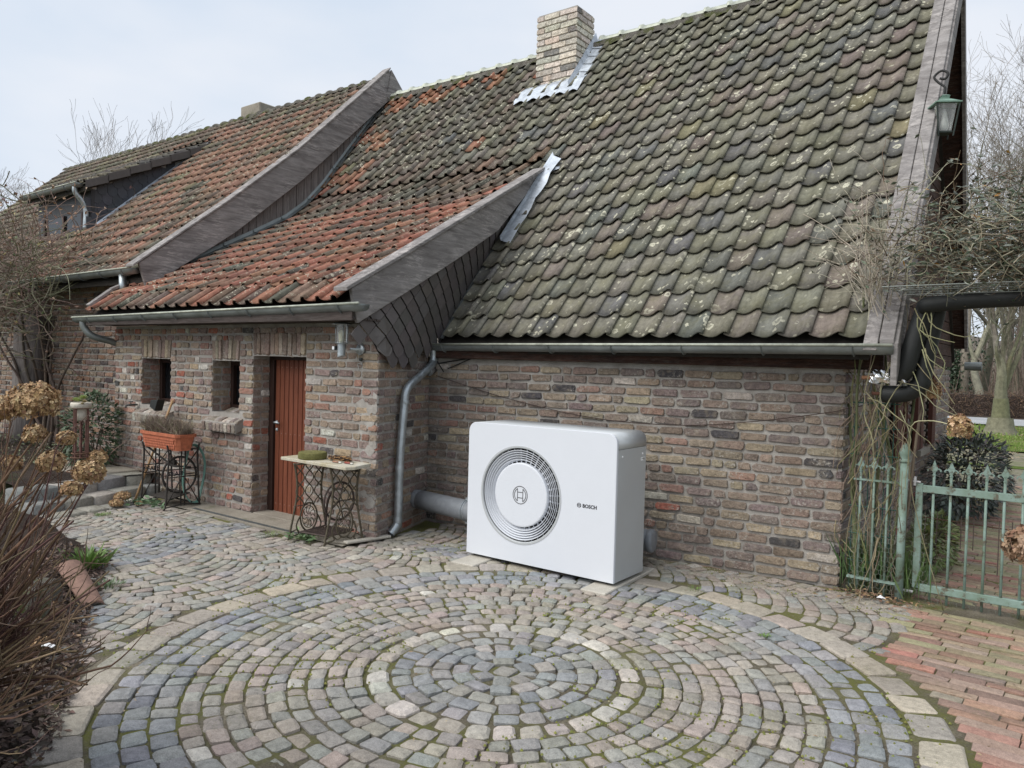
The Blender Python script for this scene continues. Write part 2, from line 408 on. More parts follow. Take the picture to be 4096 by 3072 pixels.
gs = G(); vs = []; NX, NY = 120, 90
for j in range(NY + 1):
    for i in range(NX + 1):
        x = -9.0 + 7.0 * i / NX; yl = soil_line(x); y = -1.0 + (yl + 0.12 + 1.0) * j / NY
        d = yl - y
        z = min(0.11, 0.5 * max(0, d + 0.02)) - 0.02 + 0.035 * noise.fractal(V((x * 4, y * 4, 1)), 0.9, 2.1, 5)
        vs.append((x, y, z if j < NY else -0.03))
gs.add(vs, [(j * (NX + 1) + i, j * (NX + 1) + i + 1, (j + 1) * (NX + 1) + i + 1, (j + 1) * (NX + 1) + i) for j in range(NY) for i in range(NX)])
obj('planting_bed', gs, MAT['soil'], smooth=True, kind='structure')

def stone_piece(c, U, W, w, h, col, zt=0.0, depth=0.03, e=0.2, n8=0.06, top=0.006, rnd=random):
    """a worn paving stone: chamfered outline, pillowed top"""
    g = G(); c = V(c); U = V(U); W = V(W)
    o = []
    for sx, sy in ((1, 1), (-1, 1), (-1, -1), (1, -1)):
        e1 = e * rnd.uniform(0.5, 1.5); e2 = e * rnd.uniform(0.5, 1.5); ax = 1 + rnd.uniform(-n8, n8); ay = 1 + rnd.uniform(-n8, n8)
        a = (sx * ax, sy * (ay - e2)); b = (sx * (ax - e1), sy * ay)
        o += [a, b] if sx * sy > 0 else [b, a]
    tx = rnd.uniform(-1, 1) * 0.004; ty = rnd.uniform(-1, 1) * 0.004
    def R(s, z): return [c + U * (a * s * w / 2) + W * (b * s * h / 2) + V((0, 0, z + a * tx + b * ty)) for a, b in o]
    s2 = 1 - min(0.35, 0.014 / max(0.03, min(w, h)) * 2)
    vs = R(1.0, zt - depth) + R(0.995, zt - top) + R(s2, zt) + [c + V((0, 0, zt + 0.002))]
    fs = []
    for k in range(8):
        l = (k + 1) % 8
        fs += [(k, l, 8 + l, 8 + k), (8 + k, 8 + l, 16 + l, 16 + k), (16 + k, 16 + l, 24)]
    g.add(vs, fs, col); return g

P_BROWN = [(4, (0.235, 0.21, 0.18)), (3, (0.215, 0.203, 0.18)), (2, (0.20, 0.196, 0.182)), (2, (0.235, 0.198, 0.172)), (0.15, (0.34, 0.32, 0.28))]
P_BLUE = [(4, (0.178, 0.182, 0.187)), (2, (0.193, 0.194, 0.190)), (1.6, (0.205, 0.197, 0.182)), (1, (0.145, 0.15, 0.158))]
P_CORE = [(3, (0.195, 0.192, 0.182)), (2, (0.176, 0.18, 0.182)), (2, (0.21, 0.198, 0.178))]
P_GRAN = [(3, (0.34, 0.32, 0.28)), (2, (0.31, 0.285, 0.255)), (1.5, (0.26, 0.24, 0.205))]
P_EDGE = [(3, (0.25, 0.222, 0.185)), (2, (0.23, 0.208, 0.18)), (1, (0.28, 0.24, 0.195))]
CX, CY = -2.34, 3.15
kit = Kit('cobblestone', MAT['cobble'], smooth=False)
rc = random.Random(11)
def yard_ok(x, y):
    if y < soil_line(x) - 0.03 - 0.1 * noise.noise(V((x * 3, y * 3, 0))): return False
    if x > -0.83 and (y > 4.05 or (x - CX) ** 2 + (y - CY) ** 2 > 2.13 ** 2) and (x - CX) ** 2 + (y - CY) ** 2 > 1.93 ** 2: return y < 4.05 and (x - CX) ** 2 + (y - CY) ** 2 < 2.13 ** 2
    if y > 5.93: return False
    if x < -4.95: return y < 4.27 and x > -7.95
    if x < -1.34: return y < wall_y(x) - 0.05
    return y < 5.86
def arc_ring(r0, r1, w, pal, e=0.22, big=False, top=0.008):
    r = (r0 + r1) / 2; a = rc.uniform(0, 1); end = a + 2 * math.pi
    while a < end - 0.3 * w / r:
        ww = w * rc.uniform(0.82, 1.25); da = ww / r
        if a + da > end - 0.35 * w / r: da = end - a
        m = a + da / 2; x = CX + r * math.cos(m); y = CY + r * math.sin(m)
        hw = (r1 - r0) * rc.uniform(0.84, 0.94)
        if x < -0.2 or (x - CX) ** 2 + (y - CY) ** 2 < 5:
            if yard_ok(x, y) or big:
                if y < wall_y(x) - 0.1 and y > soil_line(x) - 0.1:
                    kit.add(stone_piece((x, y, 0), (-math.sin(m), math.cos(m), 0), (math.cos(m), math.sin(m), 0), da * r - rc.uniform(0.008, 0.02), hw, jit(pick(pal, rc), 0.14, rc), rc.uniform(-0.004, 0.006), 0.03, e, 0.11, top, rc), yard)
        a += da
kit.add(stone_piece((CX, CY, 0), (1, 0, 0), (0, 1, 0), 0.11, 0.1, (0.2, 0.19, 0.17), 0, rnd=rc), yard)
rr = 0.07
while rr < 0.585: arc_ring(rr, rr + 0.103, 0.115, P_CORE); rr += 0.103
arc_ring(0.59, 0.715, 0.135, P_GRAN, 0.28, top=0.014)
rr = 0.72
while rr < 1.55: arc_ring(rr, rr + 0.0935, 0.112, P_BROWN); rr += 0.0935
for k in range(3): arc_ring(1.563 + k * 0.113, 1.563 + (k + 1) * 0.113, 0.125, P_BLUE)
arc_ring(1.905, 2.11, 0.24, P_EDGE, 0.16, True)
# fans of small cobbles outside the circle
for j in range(-1, 6):
    yc = 0.9 + j * 1.04; Rf = 0.74
    for k in range(92):
        x0 = -8.9 + k * 0.106; a = -0.775
        while a < 0.775:
            da = rc.uniform(0.105, 0.145) / Rf; m = a + da / 2
            x = x0 + Rf * math.cos(m) - 0.7; y = yc + Rf * math.sin(m)
            d2 = (x - CX) ** 2 + (y - CY) ** 2
            if d2 > 2.145 ** 2 and yard_ok(x, y):
                sh = noise.noise(V((x * 0.9, y * 0.9, 4)))
                pal = P_BLUE if (sh > 0.22) else P_BROWN
                kit.add(stone_piece((x, y, 0), (-math.sin(m), math.cos(m), 0), (math.cos(m), math.sin(m), 0), da * Rf - 0.012, 0.106 * math.cos(m) * 0.9, jit(pick(pal, rc), 0.13, rc), rc.uniform(-0.004, 0.004), 0.03, 0.2, 0.11, 0.006, rc), yard)
            a += da
kit.finish()
# clay pavers: in front of and behind the gate
path = sheet('brick_path', [(-0.95, -0.5), (3.6, 13.4)], -0.010, MAT['joint'], 0.12, 0.006)
P_CLAY = [(4, (0.24, 0.145, 0.11)), (3, (0.225, 0.165, 0.13)), (2, (0.20, 0.165, 0.13)), (1.5, (0.25, 0.12, 0.095)), (1, (0.17, 0.115, 0.095))]
P_CLAYM = [(3, (0.20, 0.18, 0.11)), (2, (0.22, 0.165, 0.115)), (1, (0.19, 0.12, 0.09))]
kp = Kit('brick', MAT['clay'], smooth=False); row = 0; y = 0.3
while y < 13.3:
    pitch = 0.082; x = -1.0 + (0.1 if row % 2 else 0) + rc.uniform(-0.03, 0.03); xe = 1.2 if y < 6 else 3.4
    if y < CY + 2.12: x = max(x, CX + math.sqrt(max(0, 2.135 ** 2 - (y - CY) ** 2)) + rc.uniform(0, .02)); x = max(x, -0.84 + 0.03 * math.sin(y * 9)) if y > 3.9 else x
    while x < xe:
        L = 0.248 * rc.uniform(0.93, 1.05) * (rc.uniform(.4, 1) if x < -.5 and y < 5.2 and rc.random() < .3 else 1); mx_, my_ = x + L / 2, y - 0.05 * (x + 0.5) 
        d2 = (mx_ - CX) ** 2 + (my_ - CY) ** 2
        ok = my_ > 0.2
        if 5.86 < my_ < 6.13: ok = False
        if my_ > 6 and mx_ < -0.98 + 0.05 * math.sin(my_ * 4): ok = False
        if ok:
            mossy = 1 if (my_ > 5.0 - 0.6 * (mx_ + 0.8) and rc.random() < 0.75) else 0
            kp.add(stone_piece((mx_, my_, 0), V((1, -0.05, 0)).normalized(), V((0.05, 1, 0)).normalized(), L - 0.006, pitch - 0.006, jit(pick(P_CLAYM if mossy else P_CLAY, rc), 0.16, rc), rc.uniform(-0.002, 0.002), 0.03, 0.07, 0.02, 0.004, rc), path)
        x += L
    y += pitch; row += 1
kp.finish()

# moss cushions and grit lying in the joints (stuff)
gm = G(); rm = random.Random(5)
for i in range(6500):
    x = rm.uniform(-4.6, -0.4); y = rm.uniform(0.9, 5.7)
    if not yard_ok(x, y): continue
    k = noise.noise(V((x * 1.1, y * 1.1, 9)))
    if k < 0.0 + (0.12 if x < -2 else -0.1): continue
    s = rm.uniform(0.004, 0.010); gm.add([(x - s, y, -0.004), (x, y - s, -0.004), (x + s, y, -0.004), (x, y + s, -0.004), (x, y, s * 0.9 - 0.002)], [(0, 1, 4), (1, 2, 4), (2, 3, 4), (3, 0, 4)], jit((0.17, 0.18, 0.045), 0.3, rm))
obj('moss', gm, MAT['matte'], kind='stuff')
gl = G()
def leafquad(g, p, d, n, L, w, col, fold=0.25):
    d = V(d).normalized(); n = V(n); n = (n - d * n.dot(d)); n = n.normalized() if n.length > 1e-5 else V((0, 0, 1)); s = d.cross(n)
    p = V(p); m = p + d * (L * 0.5)
    g.add([p, m + s * w / 2 + n * fold * w, p + d * L, m - s * w / 2 + n * fold * w, m], [(0, 4, 1), (1, 4, 2), (2, 4, 3), (3, 4, 0)], col)
def rdir(r, zmin=-1, zmax=1):
    z = r.uniform(zmin, zmax); a = r.uniform(0, 2 * math.pi); q = math.sqrt(max(0, 1 - z * z)); return V((q * math.cos(a), q * math.sin(a), z))
for i in range(420):
    x = rm.uniform(-6.5, 0.3); y = rm.uniform(0.6, 5.8)
    leafquad(gl, (x, y, 0.012), (rm.uniform(-1, 1), rm.uniform(-1, 1), rm.uniform(-.05, .1)), (rm.uniform(-.3, .3), rm.uniform(-.3, .3), 1), rm.uniform(0.008, 0.028), rm.uniform(0.004, 0.011), jit(pick([(2, (0.30, 0.22, 0.12)), (2, (0.16, 0.10, 0.06)), (1, (0.40, 0.34, 0.22))], rm), 0.3, rm))
for i in range(170):                                               # drift of leaves at the gate post
    x = -1.05 + rm.gauss(0, 0.17); y = 5.83 + rm.gauss(0, 0.08)
    leafquad(gl, (x, y, 0.012 + rm.random() * 0.02), rdir(rm, -0.1, 0.3), rdir(rm, 0.6, 1), rm.uniform(0.02, 0.05), rm.uniform(0.01, 0.024), jit(pick([(2, (0.13, 0.08, 0.05)), (1, (0.28, 0.18, 0.10))], rm), 0.3, rm))
for i in range(8200):                                              # leaf litter on the bed
    x = rm.uniform(-6.2, -2.4); yl = soil_line(x); y = yl + 0.14 - abs(rm.gauss(0, 0.6))
    d = yl - y; z = min(0.11, 0.5 * max(0, d + 0.02)) + 0.004 + rm.random() * 0.02
    leafquad(gl, (x, y, z), rdir(rm, -0.2, 0.5), rdir(rm, 0.4, 1), rm.uniform(0.02, 0.06), rm.uniform(0.012, 0.03), jit(pick([(5, (0.085, 0.06, 0.05)), (2, (0.13, 0.09, 0.07)), (0.7, (0.26, 0.18, 0.10))], rm), 0.3, rm))
obj('leaf_litter', gl, MAT['petal'], kind='stuff')
gp = G()
for i in range(2600):                                              # sandy grit by the wall
    x = rm.uniform(-3.2, -0.8); y = min(5.85, wall_y(x) - 0.08) - abs(rm.gauss(0, 0.22)); s = rm.uniform(0.0015, 0.005)
    gp.add([(x - s, y, 0.004), (x, y - s, 0.004), (x + s, y, 0.004), (x, y + s, 0.004), (x, y, 0.005 + s)], [(0, 1, 4), (1, 2, 4), (2, 3, 4), (3, 0, 4)], jit((0.33, 0.28, 0.22), 0.3, rm))
obj('grit', gp, MAT['matte'], kind='stuff')

# ------------------------------------------------------------------ brick and tile generators
P_W1 = [(6, (0.205, 0.16, 0.13)), (5, (0.175, 0.14, 0.127)), (2.5, (0.25, 0.20, 0.15)), (1.2, (0.29, 0.24, 0.175)), (1.0, (0.235, 0.15, 0.12)), (0.25, (0.24, 0.085, 0.065)), (0.6, (0.07, 0.065, 0.067)), (0.35, (0.38, 0.345, 0.30))]
P_W2 = [(5, (0.23, 0.175, 0.145)), (5, (0.215, 0.158, 0.14)), (3, (0.265, 0.205, 0.155)), (1.5, (0.31, 0.235, 0.165)), (1.6, (0.27, 0.15, 0.115)), (0.6, (0.27, 0.10, 0.07)), (0.55, (0.075, 0.07, 0.07)), (0.35, (0.46, 0.43, 0.385))]
P_W3 = [(4, (0.19, 0.13, 0.11)), (3, (0.22, 0.15, 0.12)), (1.5, (0.25, 0.15, 0.10)), (1, (0.27, 0.215, 0.16)), (1, (0.07, 0.055, 0.055))]

def brick_piece(O, U, W, N, u0, u1, w0, w1, col, proud=0.009, rnd=random, rough=0.0055):
    g = G(); o = []; e = min(0.012, (w1 - w0) * 0.22)
    cu, cw = (u0 + u1) / 2, (w0 + w1) / 2; hu, hw = (u1 - u0) / 2, (w1 - w0) / 2
    for sx, sy in ((1, 1), (-1, 1), (-1, -1), (1, -1)):
        a = (sx * hu, sy * (hw - e * rnd.uniform(0.3, 1.6))); b = (sx * (hu - e * rnd.uniform(0.3, 1.8)), sy * hw)
        o += [a, b] if sx * sy > 0 else [b, a]
    o = [(a + rnd.uniform(-rough, rough), b + rnd.uniform(-rough, rough)) for a, b in o]
    t1, t2 = rnd.uniform(-1, 1) * 0.003, rnd.uniform(-1, 1) * 0.003
    def R(s, d): return [O + U * (cu + a * s) + W * (cw + b * (s if s == 1 else s - 0.12)) + N * (d + a / hu * t1 + b / hw * t2) for a, b in o]
    vs = R(1, -0.02) + R(0.995, proud * 0.55) + R(0.94, proud) + [O + U * cu + W * cw + N * (proud + rnd.uniform(-0.002, 0.003))]
    fs = []
    for k in range(8):
        l = (k + 1) % 8; fs += [(k, l, 8 + l, 8 + k), (8 + k, 8 + l, 16 + l, 16 + k), (16 + k, 16 + l, 24)]
    g.add(vs, fs, col); return g

def lay_wall(kit, parent, O, U, W, N, L, H, pal, seed, course=0.0795, stretch=0.235, header=0.115, ph=0.2, holes=(), top=None, joint=0.019, wavy=0.004, proud=0.007, ends=True, bottom=None):
    """courses of single bricks on the plane O + uU + wW; holes are (u0, u1, w0, w1)"""
    rn = random.Random(seed); O = V(O); U = V(U).normalized(); W = V(W); N = V(N)
    rows = int(H / course) + 1
    for r in range(rows):
        w = r * course
        if w + course > H + 0.035: break
        segs = [(0.0, L)]
        for h in holes:
            if w + course * 0.6 > h[2] and w + course * 0.4 < h[3]:
                ns = []
                for a, b in segs:
                    if h[1] <= a or h[0] >= b: ns.append((a, b))
                    else:
                        if h[0] > a: ns.append((a, h[0]))
                        if h[1] < b: ns.append((h[1], b))
                segs = ns
        for a, b in segs:
            u = a; first = True
            while u < b - 0.03:
                l = header if rn.random() < ph or (first and r % 2) else stretch
                l *= rn.uniform(0.9, 1.08); first = False
                if b - (u + l) < 0.05: l = b - u
                u1 = min(b, u + l); um = (u + u1) / 2
                if (top is None or w + course * 0.8 < top(um)) and (bottom is None or w + course * 0.3 > bottom(um)):
                    dz = wavy * noise.noise(V((um * 1.3, r * 0.7, seed))) * 2
                    jw = joint * rn.uniform(0.7, 1.3)
                    kit.add(brick_piece(O, U, W, N, u + (0 if u == a else jw / 2), u1 - (0 if u1 >= b - 1e-6 else jw / 2), w + joint / 2 + dz, min(w + course - joint / 2 + dz, w + course), jit(pick(pal, rn), 0.16, rn), proud * rn.uniform(0.5, 1.5), rn), parent)
                u = u1

def lay_rowlock(kit, parent, O, U, W, N, u0, u1, w0, w1, pal, seed, n, fan=0.0, proud=0.012):
    """upright bricks side by side (lintels, sills)"""
    rn = random.Random(seed); O = V(O); U = V(U); W = V(W); N = V(N); st = (u1 - u0) / n
    for i in range(n):
        um = u0 + (i + 0.5) * st; t = (i + 0.5) / n * 2 - 1
        Wt = (W + U * (fan * t)).normalized(); Ut = Wt.cross(N) if Wt.cross(N).dot(U) > 0 else N.cross(Wt)
        g = brick_piece(O + U * um + W * ((w0 + w1) / 2), Ut, Wt, N, -st / 2 + 0.004, st / 2 - 0.004, -(w1 - w0) / 2 + rn.uniform(-.006, .006), (w1 - w0) / 2, jit(pick(pal, rn), 0.2, rn), proud * rn.uniform(0.4, 1.4), rn, 0.003)
        kit.add(g, parent)

def tile_piece(P, U, T, N, w, L, kind, col, rnd=random):
    """one S-shaped pantile: pan on the left, roll on the right that laps over its neighbour"""
    if kind == 'pan': pr = [(-0.02, .020), (0.14, .008), (0.34, 0.0), (0.52, .004), (0.68, .016), (0.84, .036), (0.96, .047), (1.06, .044), (1.12, .030)]
    else: pr = [(-0.02, .020), (0.06, .008), (0.16, .001), (0.42, 0.0), (0.66, .003), (0.735, .026), (0.82, .045), (0.91, .049), (1.0, .040), (1.06, .016)]
    g = G(); n = len(pr); th = 0.013; tw = rnd.uniform(-.004, .004); sh = rnd.uniform(-.006, .006); lft = rnd.uniform(0, .005); bow = 0.012 if kind == 'pan' else 0.004
    def row(s, lift, d): return [P + U * (u * w + sh) + T * (s - d * math.sin(min(1, max(0, u)) * math.pi) * bow * 1.5) + N * (z + lift + (u - .5) * tw) for u, z in pr]
    a = row(0, 0.039 + lft, 1); m = row(L * 0.5, 0.024 + lft * .5, 0); b = row(L, 0.004, 0); c = [p - N * th + T * 0.004 for p in a]
    rgt = [a[-1], m[-1], b[-1], b[-1] - N * th, m[-1] - N * th, a[-1] - N * th]
    vs = a + m + b + c; fs = []
    for k in range(n - 1): fs += [(k, k + 1, n + k + 1, n + k), (n + k, n + k + 1, 2 * n + k + 1, 2 * n + k), (3 * n + k, 3 * n + k + 1, k + 1, k)]
    g.add(vs, fs, col); g.add(rgt, [(0, 5, 4, 1), (1, 4, 3, 2)], col); return g

def tile_field(kit, parent, prof, x0, x1, pitch, gauge, kindf, colf, maskf, seed, L=None, U=V((1, 0, 0))):
    rn = random.Random(seed); seg = []; s = 0
    for (y0, z0), (y1, z1) in zip(prof, prof[1:]):
        l = math.hypot(y1 - y0, z1 - z0); seg.append((s, s + l, y0, z0, (y1 - y0) / l, (z1 - z0) / l)); s += l
    tot = s; nr = max(1, int(tot / gauge + 0.5)); ncol = max(1, int(round((x1 - x0) / pitch)))
    for r in range(nr):
        q = r * tot / nr
        for a, b, y0, z0, ty, tz in seg:
            if a - 1e-6 <= q < b: break
        y = y0 + (q - a) * ty; z = z0 + (q - a) * tz; T = V((0, ty, tz)); N = U.cross(T).normalized()
        if N.z < 0: N = -N
        for c in range(ncol):
            x = x0 + c * pitch
            if not maskf(x + pitch / 2, y, z): continue
            wob = 0.012 * noise.noise(V((x * 0.7, y * 0.9, seed)))
            kit.add(tile_piece(V((x, y, z)) + N * (wob + 0.004), U, T, N, pitch, (L or gauge) * 1.18, kindf(x, y), colf(x, y, rn), rn), parent)

# ------------------------------------------------------------------ main farmhouse (right-hand part)
house = thing('brick_house', 'old brick farmhouse with steep lichen covered grey pantile roof and pale brick chimney', 'house', (-3.3, 5.9, 0))
WU = V((1, 0.0826, 0)).normalized(); WN = V((WU.y, -WU.x, 0))
XL, XR = -5.24, -1.37
PL = V((XL, wall_y(XL), -0.08)); LW = (V((XR, wall_y(XR), -0.08)) - PL).length
PR = PL + WU * LW
kb = Kit('brick', MAT['brick'], smooth=False); 
g = G(); ctr = PL + WU * (LW / 2 - .17) - WN * 0.18 + V((0, 0, 0.86)); box(g, ctr, (LW + 0.33, 0.34, 1.72), frame(WU, (0, 0, 1)))
wall1 = obj('wall', g, MAT['mortar'], house)
lay_wall(kb, wall1, PL, WU, V((0, 0, 1)), WN, LW, 1.70, P_W1, 3, ph=0.16)
# gable end wall on the right
GU = V((0, 1, 0)); GO = V((PR.x, PR.y, -0.08)); gx = PR.x
def gable_holes(): return [(1.95, 2.75, 0.85, 1.72), (3.2, 3.75, 0.85, 1.72)]
g = G(); box(g, (gx - 0.10, GO.y + 0.98 / 1 + 0.02, 0.8), (0.18, 1.93, 1.72)); box(g, (gx - 0.10, GO.y + 4.75, 0.8), (0.18, 1.95, 1.72)); box(g, (gx - 0.10, GO.y + 2.9, 0.35), (0.18, 1.8, 0.82)); box(g, (gx - 0.10, GO.y + 2.97, 1.2), (0.18, 0.43, 0.85))
wall2 = obj('wall', g, MAT['mortar'], house)
lay_wall(kb, wall2, GO, GU, V((0, 0, 1)), V((1, 0, 0)), 5.7, 1.72, P_W1, 4, ph=0.25, holes=gable_holes())
# skewed return between the annex and this wall
RA = V((-4.905, 4.64, -0.08)); RB = V((XL - 0.01, wall_y(XL), -0.08)); RU = (RB - RA).normalized(); RN = V((RU.y, -RU.x, 0)); RL = (RB - RA).length
kb.finish()

# timber wall plate, rafters' shadow board
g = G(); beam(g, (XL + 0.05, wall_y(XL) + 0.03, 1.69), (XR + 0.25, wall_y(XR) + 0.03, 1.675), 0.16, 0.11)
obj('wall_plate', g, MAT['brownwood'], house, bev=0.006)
E0 = (5.72, 1.83); EK = 1.28
def steep(y): return E0[1] + EK * (y - E0[0])
RIDGE = (8.87, steep(8.87) )
def flash_x(y): return -5.22 + (0.02 if y < 6 else 0.02 + (y - 6) * 0.20)
# roof deck
g = G()
def deck(g, x0, x1, prof, drop=0.05, th=0.06):
    n = len(prof); vs = []
    for y, z in prof: vs += [(x0, y, z - drop), (x1, y, z - drop)]
    for y, z in prof: vs += [(x0, y, z - drop - th), (x1, y, z - drop - th)]
    fs = []
    for i in range(n - 1):
        fs += [(2 * i, 2 * i + 1, 2 * i + 3, 2 * i + 2), (2 * n + 2 * i + 2, 2 * n + 2 * i + 3, 2 * n + 2 * i + 1, 2 * n + 2 * i), (2 * i, 2 * i + 2, 2 * n + 2 * i + 2, 2 * n + 2 * i), (2 * i + 3, 2 * i + 1, 2 * n + 2 * i + 1, 2 * n + 2 * i + 3)]
    fs += [(0, 2 * n, 2 * n + 1, 1), (2 * n - 2, 2 * n - 1, 4 * n - 1, 4 * n - 2)]
    g.add(vs, fs, (0.03, 0.025, 0.02))
deck(g, -5.2, -1.16, [(5.70, 1.80), (7.2, steep(7.2)), RIDGE]); deck(g, -9.34, -5.16, [(7.45, steep(7.45) - .02), (7.6, steep(7.6)), RIDGE])
deck(g, -9.34, -1.35, [RIDGE, (11.95, 1.85)], 0.02)
roof = obj('roof', g, MAT['matte'], house)
PITCH = 8.5 / 41
def k_kind(x, y): return 'pan' if x > -5.9 + 0.3 * math.sin(y * 5) else 'roll'
def c_grey(x, y, r):
    if x < -5.6 and r.random() < min(0.8, (-5.6 - x) * 0.5):
        edge = 0
        if y > 8.5 and r.random() < 0.75: return jit((0.27, 0.125, 0.08), 0.2, r)
        if r.random() < 0.05 + edge + (0.30 if x < -8.6 else 0): return jit((0.245, 0.125, 0.085), 0.2, r)
        return jit(pick([(4, (0.122, 0.107, 0.09)), (2, (0.112, 0.103, 0.087)), (1.2, (0.135, 0.105, 0.087))], r), 0.12, r)
    low = max(0, 1 - (y - 5.7) / 1.8)
    return jit(pick([(5, (0.158, 0.151, 0.118)), (4, (0.15, 0.142, 0.12)), (1.6, (0.165, 0.14, 0.12)), (0.9, (0.118, 0.117, 0.113)), (2 * low + 0.3, (0.13, 0.132, 0.115)), (0.35, (0.18, 0.165, 0.105))], r), 0.11, r)
def m_main(x, y, z):
    if -6.0 < x < -5.32 and 8.32 < y < 9: return False
    if y > 7.5 or (y > 7.16 and x > -4.99): return x > -9.33 and x < -1.17
    return x > flash_x(y) + 0.05
kt = Kit('roof_tile', MAT['tile_grey'])
tile_field(kt, roof, [E0, RIDGE], -9.65, -1.15, PITCH, 0.247, k_kind, c_grey, m_main, 21)
kt.finish()
# ridge tiles bedded in mortar
kr = Kit('ridge_tile', MAT['zinc_lip']); rk = random.Random(8); x = -9.3; gmr = G()
while x < -1.15:
    if not (-6.05 < x < -5.35):
        g = G(); M = Matrix.Rotation(math.pi / 2, 3, 'Y')
        prof = [(0.088, 0.0), (0.10, 0.012), (0.10, 0.045), (0.078, 0.06), (0.073, 0.30)]
        vs = []; fs = []; n = 9
        for r_, s_ in prof:
            for k in range(n):
                a = math.pi * (k / (n - 1)) ; vs.append((x + s_, RIDGE[0] + r_ * math.cos(a) * 1.15, RIDGE[1] + 0.035 + r_ * math.sin(a) * 0.9 + rk.uniform(-.001, .001)))
        for i in range(len(prof) - 1):
            for k in range(n - 1): fs.append((i * n + k, i * n + k + 1, (i + 1) * n + k + 1, (i + 1) * n + k))
        g.add(vs, fs); kr.add(g, roof)
    x += 0.29
kr.finish()
nseg = 330; vs = []; fs = []
for i in range(nseg + 1):
    x = -9.33 + i * (8.15 / nseg); j1 = 0.03 * noise.noise(V((x * 9, 0, 0))); 
    vs += [(x, RIDGE[0] - 0.03, RIDGE[1] + 0.05), (x, RIDGE[0] - 0.09 , RIDGE[1] + 0.03 + j1 * .2), (x, RIDGE[0] - 0.125 + j1 * 0.4, RIDGE[1] - 0.055 - j1)]
for i in range(nseg):
    if -6.0 < vs[i * 3][0] < -5.36: continue
    fs += [(i * 3, i * 3 + 3, i * 3 + 4, i * 3 + 1), (i * 3 + 1, i * 3 + 4, i * 3 + 5, i * 3 + 2)]
g = G(); g.add(vs, fs)
MAT['bedding'] = m_soil('mossy_bedding_mortar', [(0.3, (0.10, 0.095, 0.08)), (0.6, (0.24, 0.22, 0.19))], 9, 0.9, 0.02, (0.10, 0.115, 0.03), 5, (0.5, 0.6))
obj('bedding_mortar', g, MAT['bedding'], roof)
# half-round gutter with bead, brackets, end caps
def gutter(parent, x0, x1, y, z0, z1, r=0.062, n=12, outlet=None, capL=True, capR=True, brackets=0.55, ylen=0):
    g = G(); vs = []; fs = []; m = 24
    for i in range(m + 1):
        t = i / m; x = x0 + (x1 - x0) * t; z = z0 + (z1 - z0) * t
        for k in range(n + 1):
            a = math.pi * k / n; vs.append((x, y - r * math.cos(a), z - r * math.sin(a)))
        for k in range(n + 1):
            a = math.pi * (n - k) / n; vs.append((x, y - (r - .004) * math.cos(a), z - (r - .004) * math.sin(a)))
    w = 2 * n + 2
    for i in range(m):
        for k in range(w - 1): fs.append((i * w + k, i * w + k + 1, (i + 1) * w + k + 1, (i + 1) * w + k))
    for b, on in ((0, capL), (m, capR)):
        if on: fs.append(tuple(b * w + k for k in range(n + 1)))
    g.add(vs, fs); go = obj('gutter', g, MAT['zinc'], parent, smooth=True)
    g = G(); tube(g, [(x0, y - r - .002, z0 + .003), (x1, y - r - .002, z1 + .003)], 0.0105, 8); obj('bead', g, MAT['zinc_lip'], go, smooth=True)
    nb = int((x1 - x0) / brackets)
    for i in range(nb):
        t = (i + 0.6) / nb; x = x0 + (x1 - x0) * t; z = z0 + (z1 - z0) * t; g = G()
        tube(g, [(x, y - (r + .004) * math.cos(a), z - (r + .004) * math.sin(a)) for a in [math.pi * k / 8 for k in range(9)]], 0.013, 4, flat=0.2); obj('bracket', g, MAT['zinc'], go)
    return go
gutter(house, -5.37, -0.99, 5.62, 1.765, 1.785)
# downpipe in the corner
g = G(); DP = [(-5.16, 5.62, 1.71), (-5.16, 5.62, 1.62), (-5.14, 5.57, 1.56), (-5.06, 5.32, 1.45), (-4.99, 5.13, 1.38), (-4.96, 5.04, 1.31), (-4.955, 5.02, 1.2), (-4.945, 4.97, 0.7), (-4.935, 4.95, 0.16), (-4.935, 4.93, 0.09), (-4.945, 4.87, 0.025)]
def smooth_path(P, k=6):
    P = [V(p) for p in P]; out = []
    for i in range(len(P) - 1):
        p0 = P[max(i - 1, 0)]; p1 = P[i]; p2 = P[i + 1]; p3 = P[min(i + 2, len(P) - 1)]
        for j in range(k):
            t = j / k; out.append(0.5 * ((2 * p1) + (p2 - p0) * t + (2 * p0 - 5 * p1 + 4 * p2 - p3) * t * t + (3 * p1 - p0 - 3 * p2 + p3) * t ** 3))
    out.append(P[-1]); return out
tube(g, smooth_path(DP), 0.038, 14, cap=False); dp = obj('downpipe', g, MAT['galv'], house, smooth=True)
for zz, yy in ((1.60, 5.62), (1.22, 5.025), (0.62, 4.965), (0.15, 4.95)):
    g = G(); xx = -5.16 if zz > 1.5 else -4.955 + (1.22 - zz) * 0.017
    lathe(g, [(0.041, -0.018), (0.043, 0), (0.041, 0.018)], (xx, yy, zz), 14, capb=False, capt=False); obj('sleeve', g, MAT['galv'], dp, smooth=True)
